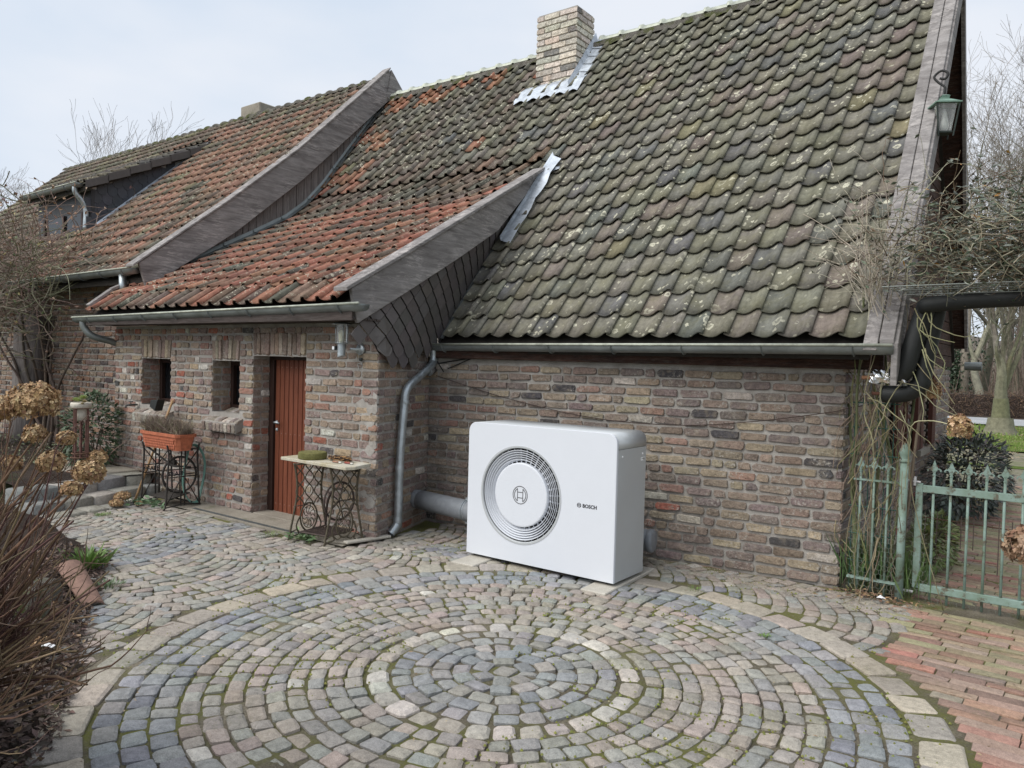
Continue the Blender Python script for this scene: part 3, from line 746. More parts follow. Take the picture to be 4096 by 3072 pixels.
# chimney
kc = Kit('brick', MAT['brick'], smooth=False); CH = (-5.97, -5.345, 8.40, 8.83, 4.95, 6.245)
g = G(); box(g, ((CH[0] + CH[1]) / 2, (CH[2] + CH[3]) / 2, (CH[4] + CH[5]) / 2 - .02), (CH[1] - CH[0] - .02, CH[3] - CH[2] - .02, CH[5] - CH[4] - .04))
chim = obj('chimney', g, MAT['mortar'], house)
P_CH = [(4, (0.54, 0.49, 0.42)), (3, (0.48, 0.44, 0.38)), (1, (0.38, 0.35, 0.31)), (0.3, (0.16, 0.15, 0.14)), (1, (0.50, 0.42, 0.36))]
def darker_up(pal, k): return [(w, tuple(c * k for c in col)) for w, col in pal]
for (O, U, N, L, sd) in ((V((CH[0], CH[2], CH[4])), V((1, 0, 0)), V((0, -1, 0)), CH[1] - CH[0], 31), (V((CH[1], CH[2], CH[4])), V((0, 1, 0)), V((1, 0, 0)), CH[3] - CH[2], 32), (V((CH[0], CH[3], CH[4])), V((0, -1, 0)), V((-1, 0, 0)), CH[3] - CH[2], 33)):
    lay_wall(kc, chim, O, U, V((0, 0, 1)), N, L, CH[5] - CH[4], P_CH, sd, course=0.0805, stretch=0.245, header=0.12, ph=0.1, joint=0.008, wavy=0.0, proud=0.005)
kc.finish()
g = G(); box(g, (-5.657, 8.615, 6.235), (0.60, 0.40, 0.03)); obj('chimney_cap', g, MAT['mortar'], chim)
# lead flashing round the chimney
g = G(); vs = []; fs = []; n = 26
for i in range(n + 1):
    x = -6.16 + i * (1.02 / n); w = 0.5 + 0.5 * math.sin((x + 9.65) / PITCH * 2 * math.pi - 1.2); yb = 8.16 + 0.012 * math.sin(x * 31)
    vs += [(x, yb - .03, steep(yb) + 0.085 + 0.014 * w), (x, 8.29, steep(8.29) + 0.125 + 0.01 * w), (x, 8.388, steep(8.29) + 0.20)]
for i in range(n): fs += [(3 * i, 3 * i + 3, 3 * i + 4, 3 * i + 1), (3 * i + 1, 3 * i + 4, 3 * i + 5, 3 * i + 2)]
g.add(vs, fs); fl = obj('flashing', g, MAT['lead'], roof)
for k in range(6):
    y0 = 8.20 + k * 0.105; y1 = y0 + 0.14; g = G()
    a0, a1 = -5.335, -5.17
    g.add([(a0, y0, steep(y0) + 0.20), (a0, y1, steep(y1) + 0.20), (a0 + .03, y0, steep(y0) + 0.115), (a0 + .03, y1, steep(y1) + 0.10), (a1, y0 - .01, steep(y0) + 0.085), (a1, y1, steep(y1) + 0.075), (a1 + .02, y0, steep(y0) + 0.03), (a1 + .02, y1, steep(y1) + 0.03)], [(0, 2, 3, 1), (2, 4, 5, 3), (4, 6, 7, 5)])
    obj('flashing_step', g, MAT['lead'], roof)
# right verge: weathered cover board, edge board, gable planks, rear verge
def slope_board(xa, xb, ys, up0, up1, name, mat, drift=0.0, mid=None):
    g = G(); vs = []
    for y in ys:
        d = drift * (y - ys[0]); z = steep(y); w = 0.006 * math.sin(y * 4)
        vs += [(xa + d, y, z + up0 + w), (xb + d, y, z + up0 + w), (xb + d, y, z + up1 + w), (xa + d, y, z + up1 + w)]
    n = len(ys); fs = [(0, 1, 2, 3), (4 * n - 1, 4 * n - 2, 4 * n - 3, 4 * n - 4)]
    for i in range(n - 1):
        for k in range(4): l = (k + 1) % 4; fs.append((4 * i + l, 4 * i + k, 4 * i + 4 + k, 4 * i + 4 + l))
    g.add(vs, fs); return obj(name, g, mat, house, bev=0.004)
ys = [5.60 + 0.3 * i for i in range(12)]; ys[-1] = 8.87
slope_board(-1.175, -1.085, [5.56] + ys[1:], 0.125, 0.162, 'verge_board', MAT['oak'], -0.015)
slope_board(-1.080, -0.990, ys, 0.120, 0.156, 'verge_board', MAT['oak'], -0.015)
slope_board(-1.005, -0.965, ys, -0.16, 0.116, 'verge_board', MAT['oak'], -0.018)
g = G(); k = 0; z = 1.70
while z < 5.55:
    z1 = z + 0.145; ya = 5.95 + (z - 1.7) / EK; yb = 11.9 - (z - 1.7) / EK; yb2 = 11.9 - (z1 - 1.7) / EK
    xs = -1.37
    if yb2 - ya > 0.2:
        gg = G(); ya2 = 5.95 + (z1 - 1.7) / EK
        a = [(xs, ya, z + .004), (xs, yb, z + .004), (xs - .004, yb2, z1 - .004), (xs - .004, ya2, z1 - .004)]
        gg.add(a + [(x - 0.02, y, zz) for x, y, zz in a], [(0, 1, 2, 3), (7, 6, 5, 4), (0, 4, 5, 1), (1, 5, 6, 2), (2, 6, 7, 3), (3, 7, 4, 0)])
        obj('gable_plank', gg, MAT['brownwood'], house)
    z = z1
def vx(y): return -1.075 - 0.045 * (y - 8.87)                       # outer line of the rear verge
y = 8.80
while y < 11.85:
    z = RIDGE[1] - EK * (y - RIDGE[0]) - .08; g = G(); xa = vx(y + .05) - .01; d_ = V((0, 1, -EK)).normalized()
    box(g, ((xa - 1.46) / 2, y + .045, z - .055), (xa + 1.46, .142, .022), frame((1, 0, 0), d_.cross(V((1, 0, 0))))); obj('soffit_board', g, MAT['brownwood'], house); y += .09
g = G(); beam(g, (vx(8.80), 8.80, RIDGE[1] + .02), (vx(11.9), 11.9, RIDGE[1] - EK * 3.03 - .02), 0.035, 0.16); obj('rear_verge_board', g, MAT['oak'], house)
g = G(); lathe(g, [(0.055, -0.1), (0.06, 0.1)], (-1.12, 11.85, 1.72), 12, M=Matrix.Rotation(math.pi / 2, 3, 'Y')); obj('rear_gutter', g, MAT['zinc'], house)
# gable windows with brown shutters
for (ya, yb) in ((1.95, 2.75), (3.2, 3.75)):
    y0 = GO.y + ya; y1 = GO.y + yb
    g = G(); box(g, (gx - 0.11, (y0 + y1) / 2, 1.2), (0.06, y1 - y0 - .01, 0.84)); w = obj('window', g, MAT['window'], house)
    g = G(); box(g, (gx - 0.05, y0 + .03, 1.2), (0.07, 0.06, 0.84)); box(g, (gx - 0.05, y1 - .03, 1.2), (0.07, 0.06, 0.84)); box(g, (gx - 0.05, (y0 + y1) / 2, 0.81), (0.068, y1 - y0 - .12, 0.06)); obj('window_frame', g, MAT['shutter'], w)
    for yy, s in ((y0 - 0.28, 1), (y1 + 0.02, 1)):
        g = G(); box(g, (gx + 0.045, yy + 0.13, 1.2), (0.035, 0.24, 0.80)); 
        for q in range(3): box(g, (gx + 0.068, yy + 0.045 + q * 0.085, 1.2), (0.012, 0.070, 0.78))
        obj('shutter', g, MAT['shutter'], house, bev=0.003)
    g = G(); box(g, (gx - 0.02, (y0 + y1) / 2, 0.745), (0.16, y1 - y0 + 0.1, 0.06)); obj('window_sill', g, MAT['concrete'], house)

# ------------------------------------------------------------------ annex with door and two small windows
annex = thing('brick_annex', 'low brick annex with reddish pantiles, two small deep windows and a red plank door', 'house', (-7.2, 4.7, 0))
AY = 4.64; AX0, AX1 = -9.58, -4.905; AT = 1.93
W1H = (-8.94, -8.29, 1.00, 1.55); W2H = (-7.46, -6.96, 1.00, 1.55); DH = (-6.73, -5.89, -0.08, 1.61)
def cell_wall(g, x0, x1, z0, z1, holes, y, th):
    xs = sorted({x0, x1} | {h[0] for h in holes} | {h[1] for h in holes}); zs = sorted({z0, z1} | {h[2] for h in holes} | {h[3] for h in holes})
    for a, b in zip(xs, xs[1:]):
        for c, d in zip(zs, zs[1:]):
            m = ((a + b) / 2, (c + d) / 2)
            if any(h[0] < m[0] < h[1] and h[2] < m[1] < h[3] for h in holes): continue
            box(g, ((a + b) / 2, y + th / 2, (c + d) / 2), (b - a, th, d - c))
g = G(); cell_wall(g, AX0, -5.30, -0.08, AT, [W1H, W2H, DH], AY, 0.30)
awall = obj('wall', g, MAT['mortar'], annex)
ka = Kit('brick', MAT['brick'], smooth=False); X1 = V((1, 0, 0)); Z1 = V((0, 0, 1)); NF = V((0, -1, 0)); AO = V((AX0, AY, -0.08))
hol = []
for h in (W1H, W2H): hol += [(h[0] - AX0, h[1] - AX0, h[2] + .08, h[3] + .08), (h[0] - AX0 - .01, h[1] - AX0 + .01, h[3] + .06, h[3] + .31), (h[0] - .05 - AX0, h[1] + .08 - AX0, h[2] - .10 + .08, h[2] + .08)]
hol += [(DH[0] - AX0, DH[1] - AX0, 0, DH[3] + .08), (DH[0] - .02 - AX0, DH[1] + .01 - AX0, DH[3] + .06, DH[3] + .32)]
# left part: shorter bricks; right part: stretchers
lay_wall(ka, awall, AO, X1, Z1, NF, DH[1] - AX0, AT + .08, P_W2, 41, stretch=0.185, header=0.105, ph=0.45, holes=hol, joint=0.017, wavy=0.006, proud=0.011)
lay_wall(ka, awall, AO + X1 * (DH[1] - AX0), X1, Z1, NF, AX1 - DH[1], AT + .08, P_W2, 42, stretch=0.225, header=0.115, ph=0.22, joint=0.018, wavy=0.008, proud=0.011, holes=[(0, 0.012, 1.67, 1.93)])
P_LIN = [(3, (0.25, 0.19, 0.15)), (2, (0.20, 0.15, 0.125)), (1, (0.29, 0.24, 0.18)), (0.3, (0.07, 0.065, 0.06))]
lay_rowlock(ka, awall, V((0, AY, 0)), X1, Z1, NF, W1H[0], W1H[1], 1.55, 1.785, P_LIN, 43, 10, 0.10, 0.016)
lay_rowlock(ka, awall, V((0, AY, 0)), X1, Z1, NF, W2H[0], W2H[1], 1.55, 1.785, P_LIN, 44, 8, 0.10, 0.016)
lay_rowlock(ka, awall, V((0, AY, 0)), X1, Z1, NF, DH[0], DH[1], 1.61, 1.855, P_LIN, 45, 12, 0.03, 0.016)
# reveals (right-facing cheek of each opening)
for h, dpt, sd in ((W1H, 0.28, 46), (W2H, 0.28, 47), (DH, 0.25, 48)):
    lay_wall(ka, awall, V((h[0], AY, h[2])), V((0, 1, 0)), Z1, V((1, 0, 0)), dpt, h[3] - h[2], P_W2, sd, stretch=0.2, header=0.1, ph=0.4, joint=0.014, proud=0.006)
P_SILL = [(3, (0.25, 0.21, 0.18)), (2, (0.19, 0.15, 0.13)), (1, (0.36, 0.33, 0.29))]
for h, n, sd in ((W1H, 11, 49), (W2H, 9, 50)):                     # brick-on-edge sills sloping outward
    sl = V((0, -0.42, -0.16)).normalized(); up_ = V((0, -0.16, 0.42)).normalized()
    lay_rowlock(ka, awall, V((0, AY + 0.26, 1.045)), X1, sl, up_, h[0] - 0.04, h[1] + 0.07, 0.0, 0.38, P_SILL, sd, n, 0, 0.009)
    g = G()
    a = V((h[0] - 0.035, AY + 0.26, 1.04)); b = a + sl * 0.378; dn = V((0, 0.1, -1)).normalized() * 0.10; wd = V((h[1] - h[0] + 0.10, 0, 0))
    g.add([a, a + wd, b + wd, b, a + dn, a + wd + dn, b + wd + dn, b + dn], [(0, 3, 2, 1), (4, 5, 6, 7), (3, 7, 6, 2), (0, 4, 7, 3), (1, 2, 6, 5)])
    obj('sill_bed', g, MAT['mortar'], awall)
    sn = V((0, -1, -0.18)).normalized()
    lay_rowlock(ka, awall, b + V((0, -0.002, 0)), X1, V((0, 0.12, -1)).normalized(), sn, 0, h[1] - h[0] + 0.10, 0.004, 0.100, P_SILL, sd + 10, n, 0, 0.01)
# skewed return wall under the slated cheek
g = G(); prism(g, [(-5.30, AY), (-4.908, AY), (RB.x - .003, RB.y), (-5.5, RB.y)], (0, 0, -.08), (1, 0, 0), (0, 1, 0), 2.0); rwall = obj('wall', g, MAT['mortar'], annex)
lay_wall(ka, rwall, RA, RU, Z1, RN, RL, 1.98, P_W1 + P_W2, 51, stretch=0.22, ph=0.3, joint=0.016)
ka.finish()
# plaster patches on the corner
g = G(); r5 = random.Random(9)
for i in range(13):
    z = r5.uniform(0.1, 1.3); c = V((AX1 - r5.uniform(0.0, 0.20), AY - 0.010, z)); n = 9; s = r5.uniform(0.04, 0.09)
    p = [c + V((math.cos(a) * s * r5.uniform(.5, 1.3), -0.001, math.sin(a) * s * r5.uniform(.5, 1.2))) for a in [2 * math.pi * k / n for k in range(n)]]
    p = [V((min(q.x, AX1 + .004), q.y, q.z)) for q in p]
    g.add(p + [V((c.x, c.y - 0.006, c.z))] + [q + V((0, 0.02, 0)) for q in p], [(k, (k + 1) % n, n) for k in range(n)] + [(k, n + 1 + k, n + 1 + (k + 1) % n, (k + 1) % n) for k in range(n)])
obj('mortar_patches', g, MAT['mortar'], awall, kind='stuff')
# windows
for h in (W1H, W2H):
    y = AY + 0.24; x0, x1 = h[0] - .02, h[1] + .02
    g = G(); box(g, ((x0 + x1) / 2, y + .03, 1.28), (x1 - x0, 0.01, 0.56)); wd = obj('window', g, MAT['window'], annex)
    g = G(); 
    for c, s in (((x0 + .035, y, 1.28), (.07, .05, .56)), ((x1 - .035, y, 1.28), (.07, .05, .56)), (((x0 + x1) / 2, y, 1.035), (x1 - x0 - .14, .05, .07)), (((x0 + x1) / 2, y, 1.53), (x1 - x0 - .14, .05, .06))): box(g, c, s)
    obj('window_frame', g, MAT['darkwood'], wd, bev=0.004)
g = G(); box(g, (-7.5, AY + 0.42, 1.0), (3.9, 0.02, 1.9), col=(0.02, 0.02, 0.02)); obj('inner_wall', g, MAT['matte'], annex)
# plank door
DY = AY + 0.21
g = G(); box(g, (-6.735 + .04, DY + .02, 0.78), (.08, .08, 1.66)); box(g, (-5.90, DY + .02, 0.78), (.05, .08, 1.66)); box(g, (-6.30, DY + .02, 1.595), (.76, .08, .04)); frm = obj('door_frame', g, MAT['darkwood'], annex, bev=0.004)
g = G(); box(g, (-6.285, DY + 0.045, 0.775), (0.74, 0.02, 1.60), col=(0.02, 0.01, 0.01)); door = obj('door', g, MAT['darkwood'], annex)
np_ = 10; pw = 0.735 / np_
for i in range(np_):
    x = -6.6525 + pw * (i + 0.5); g = G(); box(g, (x, DY + 0.02, 0.775), (pw - 0.010, 0.03, 1.60)); obj('plank', g, MAT['door'], door, bev=0.003)
    for zz in (0.09, 0.82, 1.50):
        g = G(); lathe(g, [(0.0035, 0), (0.002, 0.002)], (x, DY + 0.005, zz), 6, col=(0.5, 0.45, 0.4), M=Matrix.Rotation(math.pi / 2, 3, 'X')); obj('screw', g, MAT['paint'], door)
g = G(); lathe(g, [(0.020, 0), (0.020, .008), (0.010, .010), (0.010, .04)], (-6.615, DY + .004, 0.93), 14, M=Matrix.Rotation(math.pi / 2, 3, 'X')); tube(g, [(-6.615, DY - .035, .93), (-6.60, DY - .042, .932), (-6.52, DY - .042, .928)], 0.009, 8)
obj('door_handle', g, MAT['galv'], door, smooth=True)
g = G(); lathe(g, [(0.020, 0), (0.018, .008), (0.008, .016)], (-6.612, DY + .004, 0.855), 14, M=Matrix.Rotation(math.pi / 2, 3, 'X')); obj('door_lock', g, MAT['galv'], door, smooth=True)
g = G(); box(g, (-6.31, AY + 0.16, -0.03), (0.82, 0.30, 0.08)); obj('threshold', g, MAT['concrete'], annex, bev=0.006)
# boarded soffit
g = G()
for i in range(6):
    gg = G(); box(gg, (-7.24, AY - 0.005 - 0.052 * (i + 0.5), AT + 0.012 + 0.004 * (i % 2)), (4.72, 0.046, 0.018)); obj('soffit_board', gg, MAT['soffit'], annex, bev=0.002)
g = G(); box(g, (-7.24, AY - 0.335, AT + 0.055), (4.74, 0.025, 0.12)); obj('fascia', g, MAT['soffit'], annex, bev=0.003)
# annex roof
APROF = [(4.345, 2.075), (4.565, 2.265), (6.62, 3.378), (6.92, 3.56), (7.22, 3.80), (7.53, 4.135)]
def azy(y):
    for (a, b), (c, d) in zip(APROF, APROF[1:]):
        if y <= c or c > 7.5: return b + (d - b) * (y - a) / (c - a)
g = G(); deck(g, -9.66, -4.94, [(4.35, 2.06), (4.60, 2.25), (5.35, azy(5.35))], 0.03, 0.05); deck(g, -9.34, -4.98, [(5.30, azy(5.30)), (6.62, azy(6.62)), (6.92, azy(6.92)), (7.22, azy(7.22)), (7.53, azy(7.53))], 0.03, 0.05)
aroof = obj('roof', g, MAT['matte'], annex)
def c_red(x, y, r):
    k = noise.noise(V((x * 0.7, y * 1.2, 3)))
    grey = 0.28 + 0.5 * max(0, k) + (0.35 if y < 4.5 and x < -7.5 else 0) + max(0, min(.6, (y - 6.3) * .9))
    if r.random() < grey: return jit(pick([(2, (0.135, 0.105, 0.085)), (1, (0.11, 0.105, 0.085)), (1, (0.17, 0.115, 0.085))], r), 0.16, r)
    return jit(pick([(3, (0.275, 0.125, 0.088)), (2, (0.24, 0.112, 0.082)), (1.5, (0.22, 0.125, 0.092)), (1, (0.29, 0.15, 0.10))], r), 0.15, r)
def m_ann(x, y, z):
    if y > 5.25 and x < -9.3: return False
    return -9.66 < x < -4.99
kt = Kit('roof_tile', MAT['tile_red'])
tile_field(kt, aroof, [APROF[0], APROF[1]], -9.65, -1.15, PITCH, 0.28, lambda x, y: 'roll', c_red, m_ann, 22, 0.27)
tile_field(kt, aroof, APROF[1:], -9.65, -1.15, PITCH, 0.247, lambda x, y: 'roll', c_red, m_ann, 23)
kt.finish()
gutter(annex, -9.88, -4.74, 4.31, 2.02, 2.06, brackets=0.62)
g = G(); tube(g, smooth_path([(-9.72, 4.31, 1.98), (-9.71, 4.32, 1.90), (-9.66, 4.40, 1.80), (-9.60, 4.60, 1.74), (-9.62, 4.80, 1.66)], 5), 0.040, 12); obj('downpipe', g, MAT['zinc'], annex, smooth=True)
# left verge cap of the annex roof
for a, b in (((-9.70, 4.36, 2.17), (-9.68, 4.62, 2.385)), ((-9.68, 4.62, 2.39), (-9.62, 5.32, 2.775))):
    g = G(); beam(g, a, b, 0.11, 0.035); obj('verge_cap', g, MAT['oak'], annex, bev=0.004)
# right verge board with cap, tapering into the main roof
BT = [(-4.855, 4.27, 2.19), (-4.86, 4.9, 2.545), (-4.87, 5.6, 2.94), (-4.90, 6.3, 3.33), (-4.95, 7.10, 3.77)]
BB = [(-4.865, 4.36, 1.905), (-4.87, 4.97, 2.235), (-4.88, 5.63, 2.60), (-4.93, 6.32, 2.985), (-5.0, 7.12, 3.69)]
g = G(); n = len(BT); vs = [V(p) for p in BT] + [V(p) for p in BB]; N_ = V((-0.04, 0, 0)); vs += [v + N_ for v in vs]
fs = []
for i in range(n - 1): fs += [(i, n + i, n + i + 1, i + 1), (2 * n + i, 2 * n + i + 1, 3 * n + i + 1, 3 * n + i), (i, i + 1, 2 * n + i + 1, 2 * n + i), (n + i, 3 * n + i, 3 * n + i + 1, n + i + 1)]
fs += [(0, 2 * n, 3 * n, n), (n - 1, 2 * n - 1, 4 * n - 1, 3 * n - 1)]
g.add(vs, fs); obj('verge_board', g, MAT['oak'], annex, bev=0.004)
for a, b in zip(BT, BT[1:]):
    pass
g = G(); vs = []
for x, y, z in [(-4.855, 4.20, 2.158)] + BT[1:-1] + [(-4.955, 7.16, 3.80)]:
    vs += [(x + 0.025, y, z + 0.003), (x - 0.145, y, z + 0.003), (x - 0.145, y, z + 0.038), (x + 0.025, y, z + 0.038)]
fs = [(0, 1, 2, 3), (4 * n - 1, 4 * n - 2, 4 * n - 3, 4 * n - 4)]
for i in range(n - 1):
    for k in range(4): l = (k + 1) % 4; fs.append((4 * i + l, 4 * i + k, 4 * i + 4 + k, 4 * i + 4 + l))
g.add(vs, fs); obj('verge_cap', g, MAT['oak'], annex, bev=0.004)
# diamond slates on the cheek
TL = [(-4.925, 4.40, 2.03), (-4.935, 4.97, 2.30), (-4.95, 5.63, 2.66), (-5.0, 6.32, 3.03), (-5.05, 6.70, 3.25)]
BL = [(-4.87, 4.62, 1.66), (-5.04, 5.22, 1.69), (-5.19, 5.70, 1.80), (-5.175, 6.32, 2.60), (-5.14, 6.75, 3.17)]
def lerp_poly(P, t):
    s = t * (len(P) - 1); i = min(int(s), len(P) - 2); return V(P[i]).lerp(V(P[i + 1]), s - i)
g = G(); n = 12; vs = []
for i in range(n + 1): vs += [lerp_poly(TL, i / n) + V((-.02, 0, 0)), lerp_poly(BL, i / n) + V((-.02, 0, 0))]
g.add(vs, [(2 * i, 2 * i + 1, 2 * i + 3, 2 * i + 2) for i in range(n)], (0.012, 0.011, 0.011)); cheek = obj('cheek', g, MAT['slate'], annex)
def in_cheek(y, z):
    # between the board bottom and the main roof line
    def at(P):
        for a, b in zip(P, P[1:]):
            if a[1] <= y <= b[1]: return a[2] + (b[2] - a[2]) * (y - a[1]) / (b[1] - a[1]), a[0] + (b[0] - a[0]) * (y - a[1]) / (b[1] - a[1])
        return None
    t = at(TL); b_ = at(BL)
    if y < 4.62 and t: b_ = (1.68 - 0.2 * (4.62 - y) , -4.915)
    if not t or not b_: return None
    f = (z - b_[0]) / max(0.05, t[0] - b_[0]); return f, b_[1] + (t[1] - b_[1]) * f
ks = Kit('slate', MAT['slate']); rs = random.Random(3); su, sv = 0.098, 0.094
for r in range(0, 32):
    for c in range(0, 26):
        y = 4.40 + (c + (r % 2) * 0.5) * su * 2; z = 1.62 + r * sv
        q = in_cheek(y, z + 0.01)
        if q is None or q[0] < -0.10 or q[0] > 1.0 or (y < 4.60 and z < 1.78): continue
        x = q[1] + 0.008 + 0.004 * (r % 2); low = q[0] < 0.12 and y < 5.25
        if low: out = [(0, sv), (su, 0), (su * .9, -sv * .35), (su * .45, -sv * .85), (0, -sv * 1.05), (-su * .45, -sv * .85), (-su * .9, -sv * .35), (-su, 0)]
        else: out = [(0, sv), (su, 0.0), (0, -sv), (-su, 0.0)]
        sh = 0.35 * (q[1] + 4.9)
        out = [(a * 0.935, b * 0.935) for a, b in out]
        g = G(); P = [V((x - 0.3 * b * 0.0 + 0.006 * (1 if b < 0 else 0), y + a, z + b)) for a, b in out]; n = len(P)
        for k_, p in enumerate(P):
            t = in_cheek(min(max(p.y, 4.41), 6.69), p.z)
            if t: p.x = t[1] + 0.018 + (0.016 if out[k_][1] < -.02 else (0.008 if abs(out[k_][1]) < .02 else 0))
        g.add(P + [p - V((0.006, 0, 0)) for p in P], [tuple(range(n)), tuple(range(2 * n - 1, n - 1, -1))] + [(k_, n + k_, n + (k_ + 1) % n, (k_ + 1) % n) for k_ in range(n)], jit((0.105, 0.093, 0.09), 0.16, rs))
        ks.add(g, cheek)
ks.smooth = False; ks.finish()
# valley flashing along the cheek foot and the lead piece at the top
g = G(); vs = []
for i in range(17):
    p = lerp_poly(BL[1:], i / 16) if i else V(BL[2]); p = lerp_poly(BL[2:], i / 16)
    vs += [p + V((0.0, -0.005, 0.07)), p + V((0.035, 0, 0.035 + 0.006 * (i % 2))), p + V((0.09, 0.0, 0.03 + 0.008 * (i % 3)))]
g.add(vs, [(3 * i + a, 3 * i + 3 + a, 3 * i + 4 + a, 3 * i + 1 + a) for i in range(16) for a in (0, 1)]); obj('valley_flashing', g, MAT['zinc'], annex)
g = G(); vs = []; n = 10
for i in range(n + 1):
    t = i / n; y = 6.45 + t * 0.85; p = V((-5.06 + 0.08 * t, y, steep(y) + 0.125)); w = 0.13 - 0.03 * t + 0.012 * math.sin(t * 21)
    vs += [p + V((0.04, 0.02, 0.07)), p + V((0.07, 0, 0.02)), p + V((0.07 + w, -0.01, -0.02 + 0.014 * math.sin(t * 17)))]
g.add(vs, [(3 * i + a, 3 * i + 3 + a, 3 * i + 4 + a, 3 * i + 1 + a) for i in range(n) for a in (0, 1)]); obj('flashing', g, MAT['lead'], annex)
g = G(); c = V((-4.93, 7.17, 3.80)); r6 = random.Random(4); vs = [c + V((r6.uniform(-.05, .03) + i * 0.045 - .09, r6.uniform(-.02, .02) + .05 * j, 0.04 * j - 0.02 + r6.uniform(-.02, .03))) for j in range(4) for i in range(6)]
g.add(vs, [(j * 6 + i, j * 6 + i + 1, j * 6 + i + 7, j * 6 + i + 6) for j in range(3) for i in range(5)]); obj('flashing_tip', g, MAT['lead'], annex, smooth=True)

# ------------------------------------------------------------------ left farm building
barn = thing('side_house', 'left farmhouse wing with red brown pantiles, slate clad dormer and big oak verge board', 'house', (-13, 5.3, 0))
BY = 5.10
g = G(); box(g, (-15.1, BY + 0.17, 1.25), (11.4, 0.32, 2.7)); box(g, (-9.44, 7.0, 1.25), (0.2, 3.4, 2.7)); bwall = obj('wall', g, MAT['mortar'], barn)
kbb = Kit('brick', MAT['brick'], smooth=False)
lay_wall(kbb, bwall, V((-15.4, BY, 0.15)), X1, Z1, NF, 5.98, 2.45, P_W3, 61, stretch=0.22, header=0.11, ph=0.3, joint=0.018)
kbb.finish()
BPROF = [(4.80, 2.585), (6.0, 3.62), (8.80, 6.17)]
def bz(y):
    for (a, b), (c, d) in zip(BPROF, BPROF[1:]):
        if y <= c or (c, d) == BPROF[-1]: return b + (d - b) * (y - a) / (c - a)
g = G(); deck(g, -20.8, -9.24, BPROF, 0.05, 0.06); deck(g, -20.8, -9.24, [BPROF[-1], (12.6, 2.7)], 0.0)
broof = obj('roof', g, MAT['matte'], barn)
def c_barn(x, y, r):
    k = noise.noise(V((x * 0.5, y * 0.8, 7)))
    red = 0.60 + 0.5 * k - max(0, (-12.0 - x)) * 0.18
    if y > 8.35 or x < -13.6: red = min(red, 0.1)
    if r.random() < red: return jit(pick([(3, (0.28, 0.16, 0.115)), (2, (0.25, 0.15, 0.11)), (1.5, (0.22, 0.15, 0.11))], r), 0.13, r)
    return jit(pick([(3, (0.155, 0.12, 0.095)), (2, (0.125, 0.115, 0.09)), (1, (0.19, 0.17, 0.11))], r), 0.16, r)
DX0, DX1, DYF = -15.25, -13.22, 6.02
def dz(y): return 4.36 + (y - 5.85) * 0.52
def m_barn(x, y, z):
    if x > -9.33: return False
    if DX0 < x < DX1 and y > 5.95 and z < dz(y) + .02: return False
    return True
kt = Kit('roof_tile', MAT['tile_red'])
tile_field(kt, broof, [BPROF[0], BPROF[1]], -20.8, -9.2, 0.206, 0.25, lambda x, y: 'roll', c_barn, m_barn, 62)
tile_field(kt, broof, [BPROF[1], BPROF[2]], -20.8, -9.2, 0.206, 0.25, lambda x, y: 'roll', c_barn, m_barn, 63)
# dormer
dormer = obj('dormer', G().add([(0, 0, 0)] * 0, []) if False else prism(G(), [(5.98, 3.5), (8.3, 5.6), (8.3, dz(8.3) - .08), (5.98, dz(5.98) - .08)], (DX0 + .03, 0, 0), (0, 1, 0), (0, 0, 1), DX1 - DX0 - .06), MAT['slate'], barn)
g = G(); deck(g, DX0 - .12, DX1 + .10, [(5.82, dz(5.82)), (8.75, dz(8.75))], 0.03, 0.07); obj('dormer_roof', g, MAT['matte'], dormer)
def c_dorm(x, y, r): return jit(pick([(3, (0.075, 0.068, 0.066)), (2, (0.10, 0.09, 0.08)), (1, (0.14, 0.12, 0.09))], r), 0.18, r)
tile_field(kt, broof, [(5.84, dz(5.84)), (8.72, dz(8.72))], DX0 - .12, DX1 + 0.10, 0.206, 0.25, lambda x, y: 'roll', c_dorm, lambda x, y, z: z > bz(y) - .05, 64)
kt.finish()
g = G(); box(g, ((DX0 + DX1) / 2, DYF - 0.02, 4.12), (DX1 - DX0, 0.06, 0.34), col=(.03, .03, .033)); box(g, (DX1 - 0.14, DYF - 0.02, 3.75), (0.24, 0.055, 0.42), col=(.035, .035, .038)); box(g, (DX0 + 0.14, DYF - 0.02, 3.75), (0.24, 0.055, 0.42), col=(.05, .055, .06)); obj('dormer_front', g, MAT['slate'], dormer)
g = G(); box(g, (-14.2, DYF - .03, 3.80), (1.55, 0.03, 0.30)); w = obj('dormer_window', g, MAT['window'], dormer)
g = G()
for x in (-14.95, -14.2, -13.5): box(g, (x, DYF - .05, 3.80), (0.06, 0.05, 0.30))
obj('dormer_window_frame', g, MAT['darkwood'], dormer)
gutter(barn, DX0 - 0.1, DX1 + .06, 5.76, 4.36, 4.36, r=0.065, brackets=0.9)
g = G(); tube(g, smooth_path([(-13.32, 5.76, 4.32), (-13.32, 5.77, 4.22), (-13.30, 5.90, 4.05), (-13.30, 5.93, 3.92), (-13.30, 5.92, 3.64)], 5), 0.045, 10); obj('downpipe', g, MAT['galv'], barn, smooth=True)
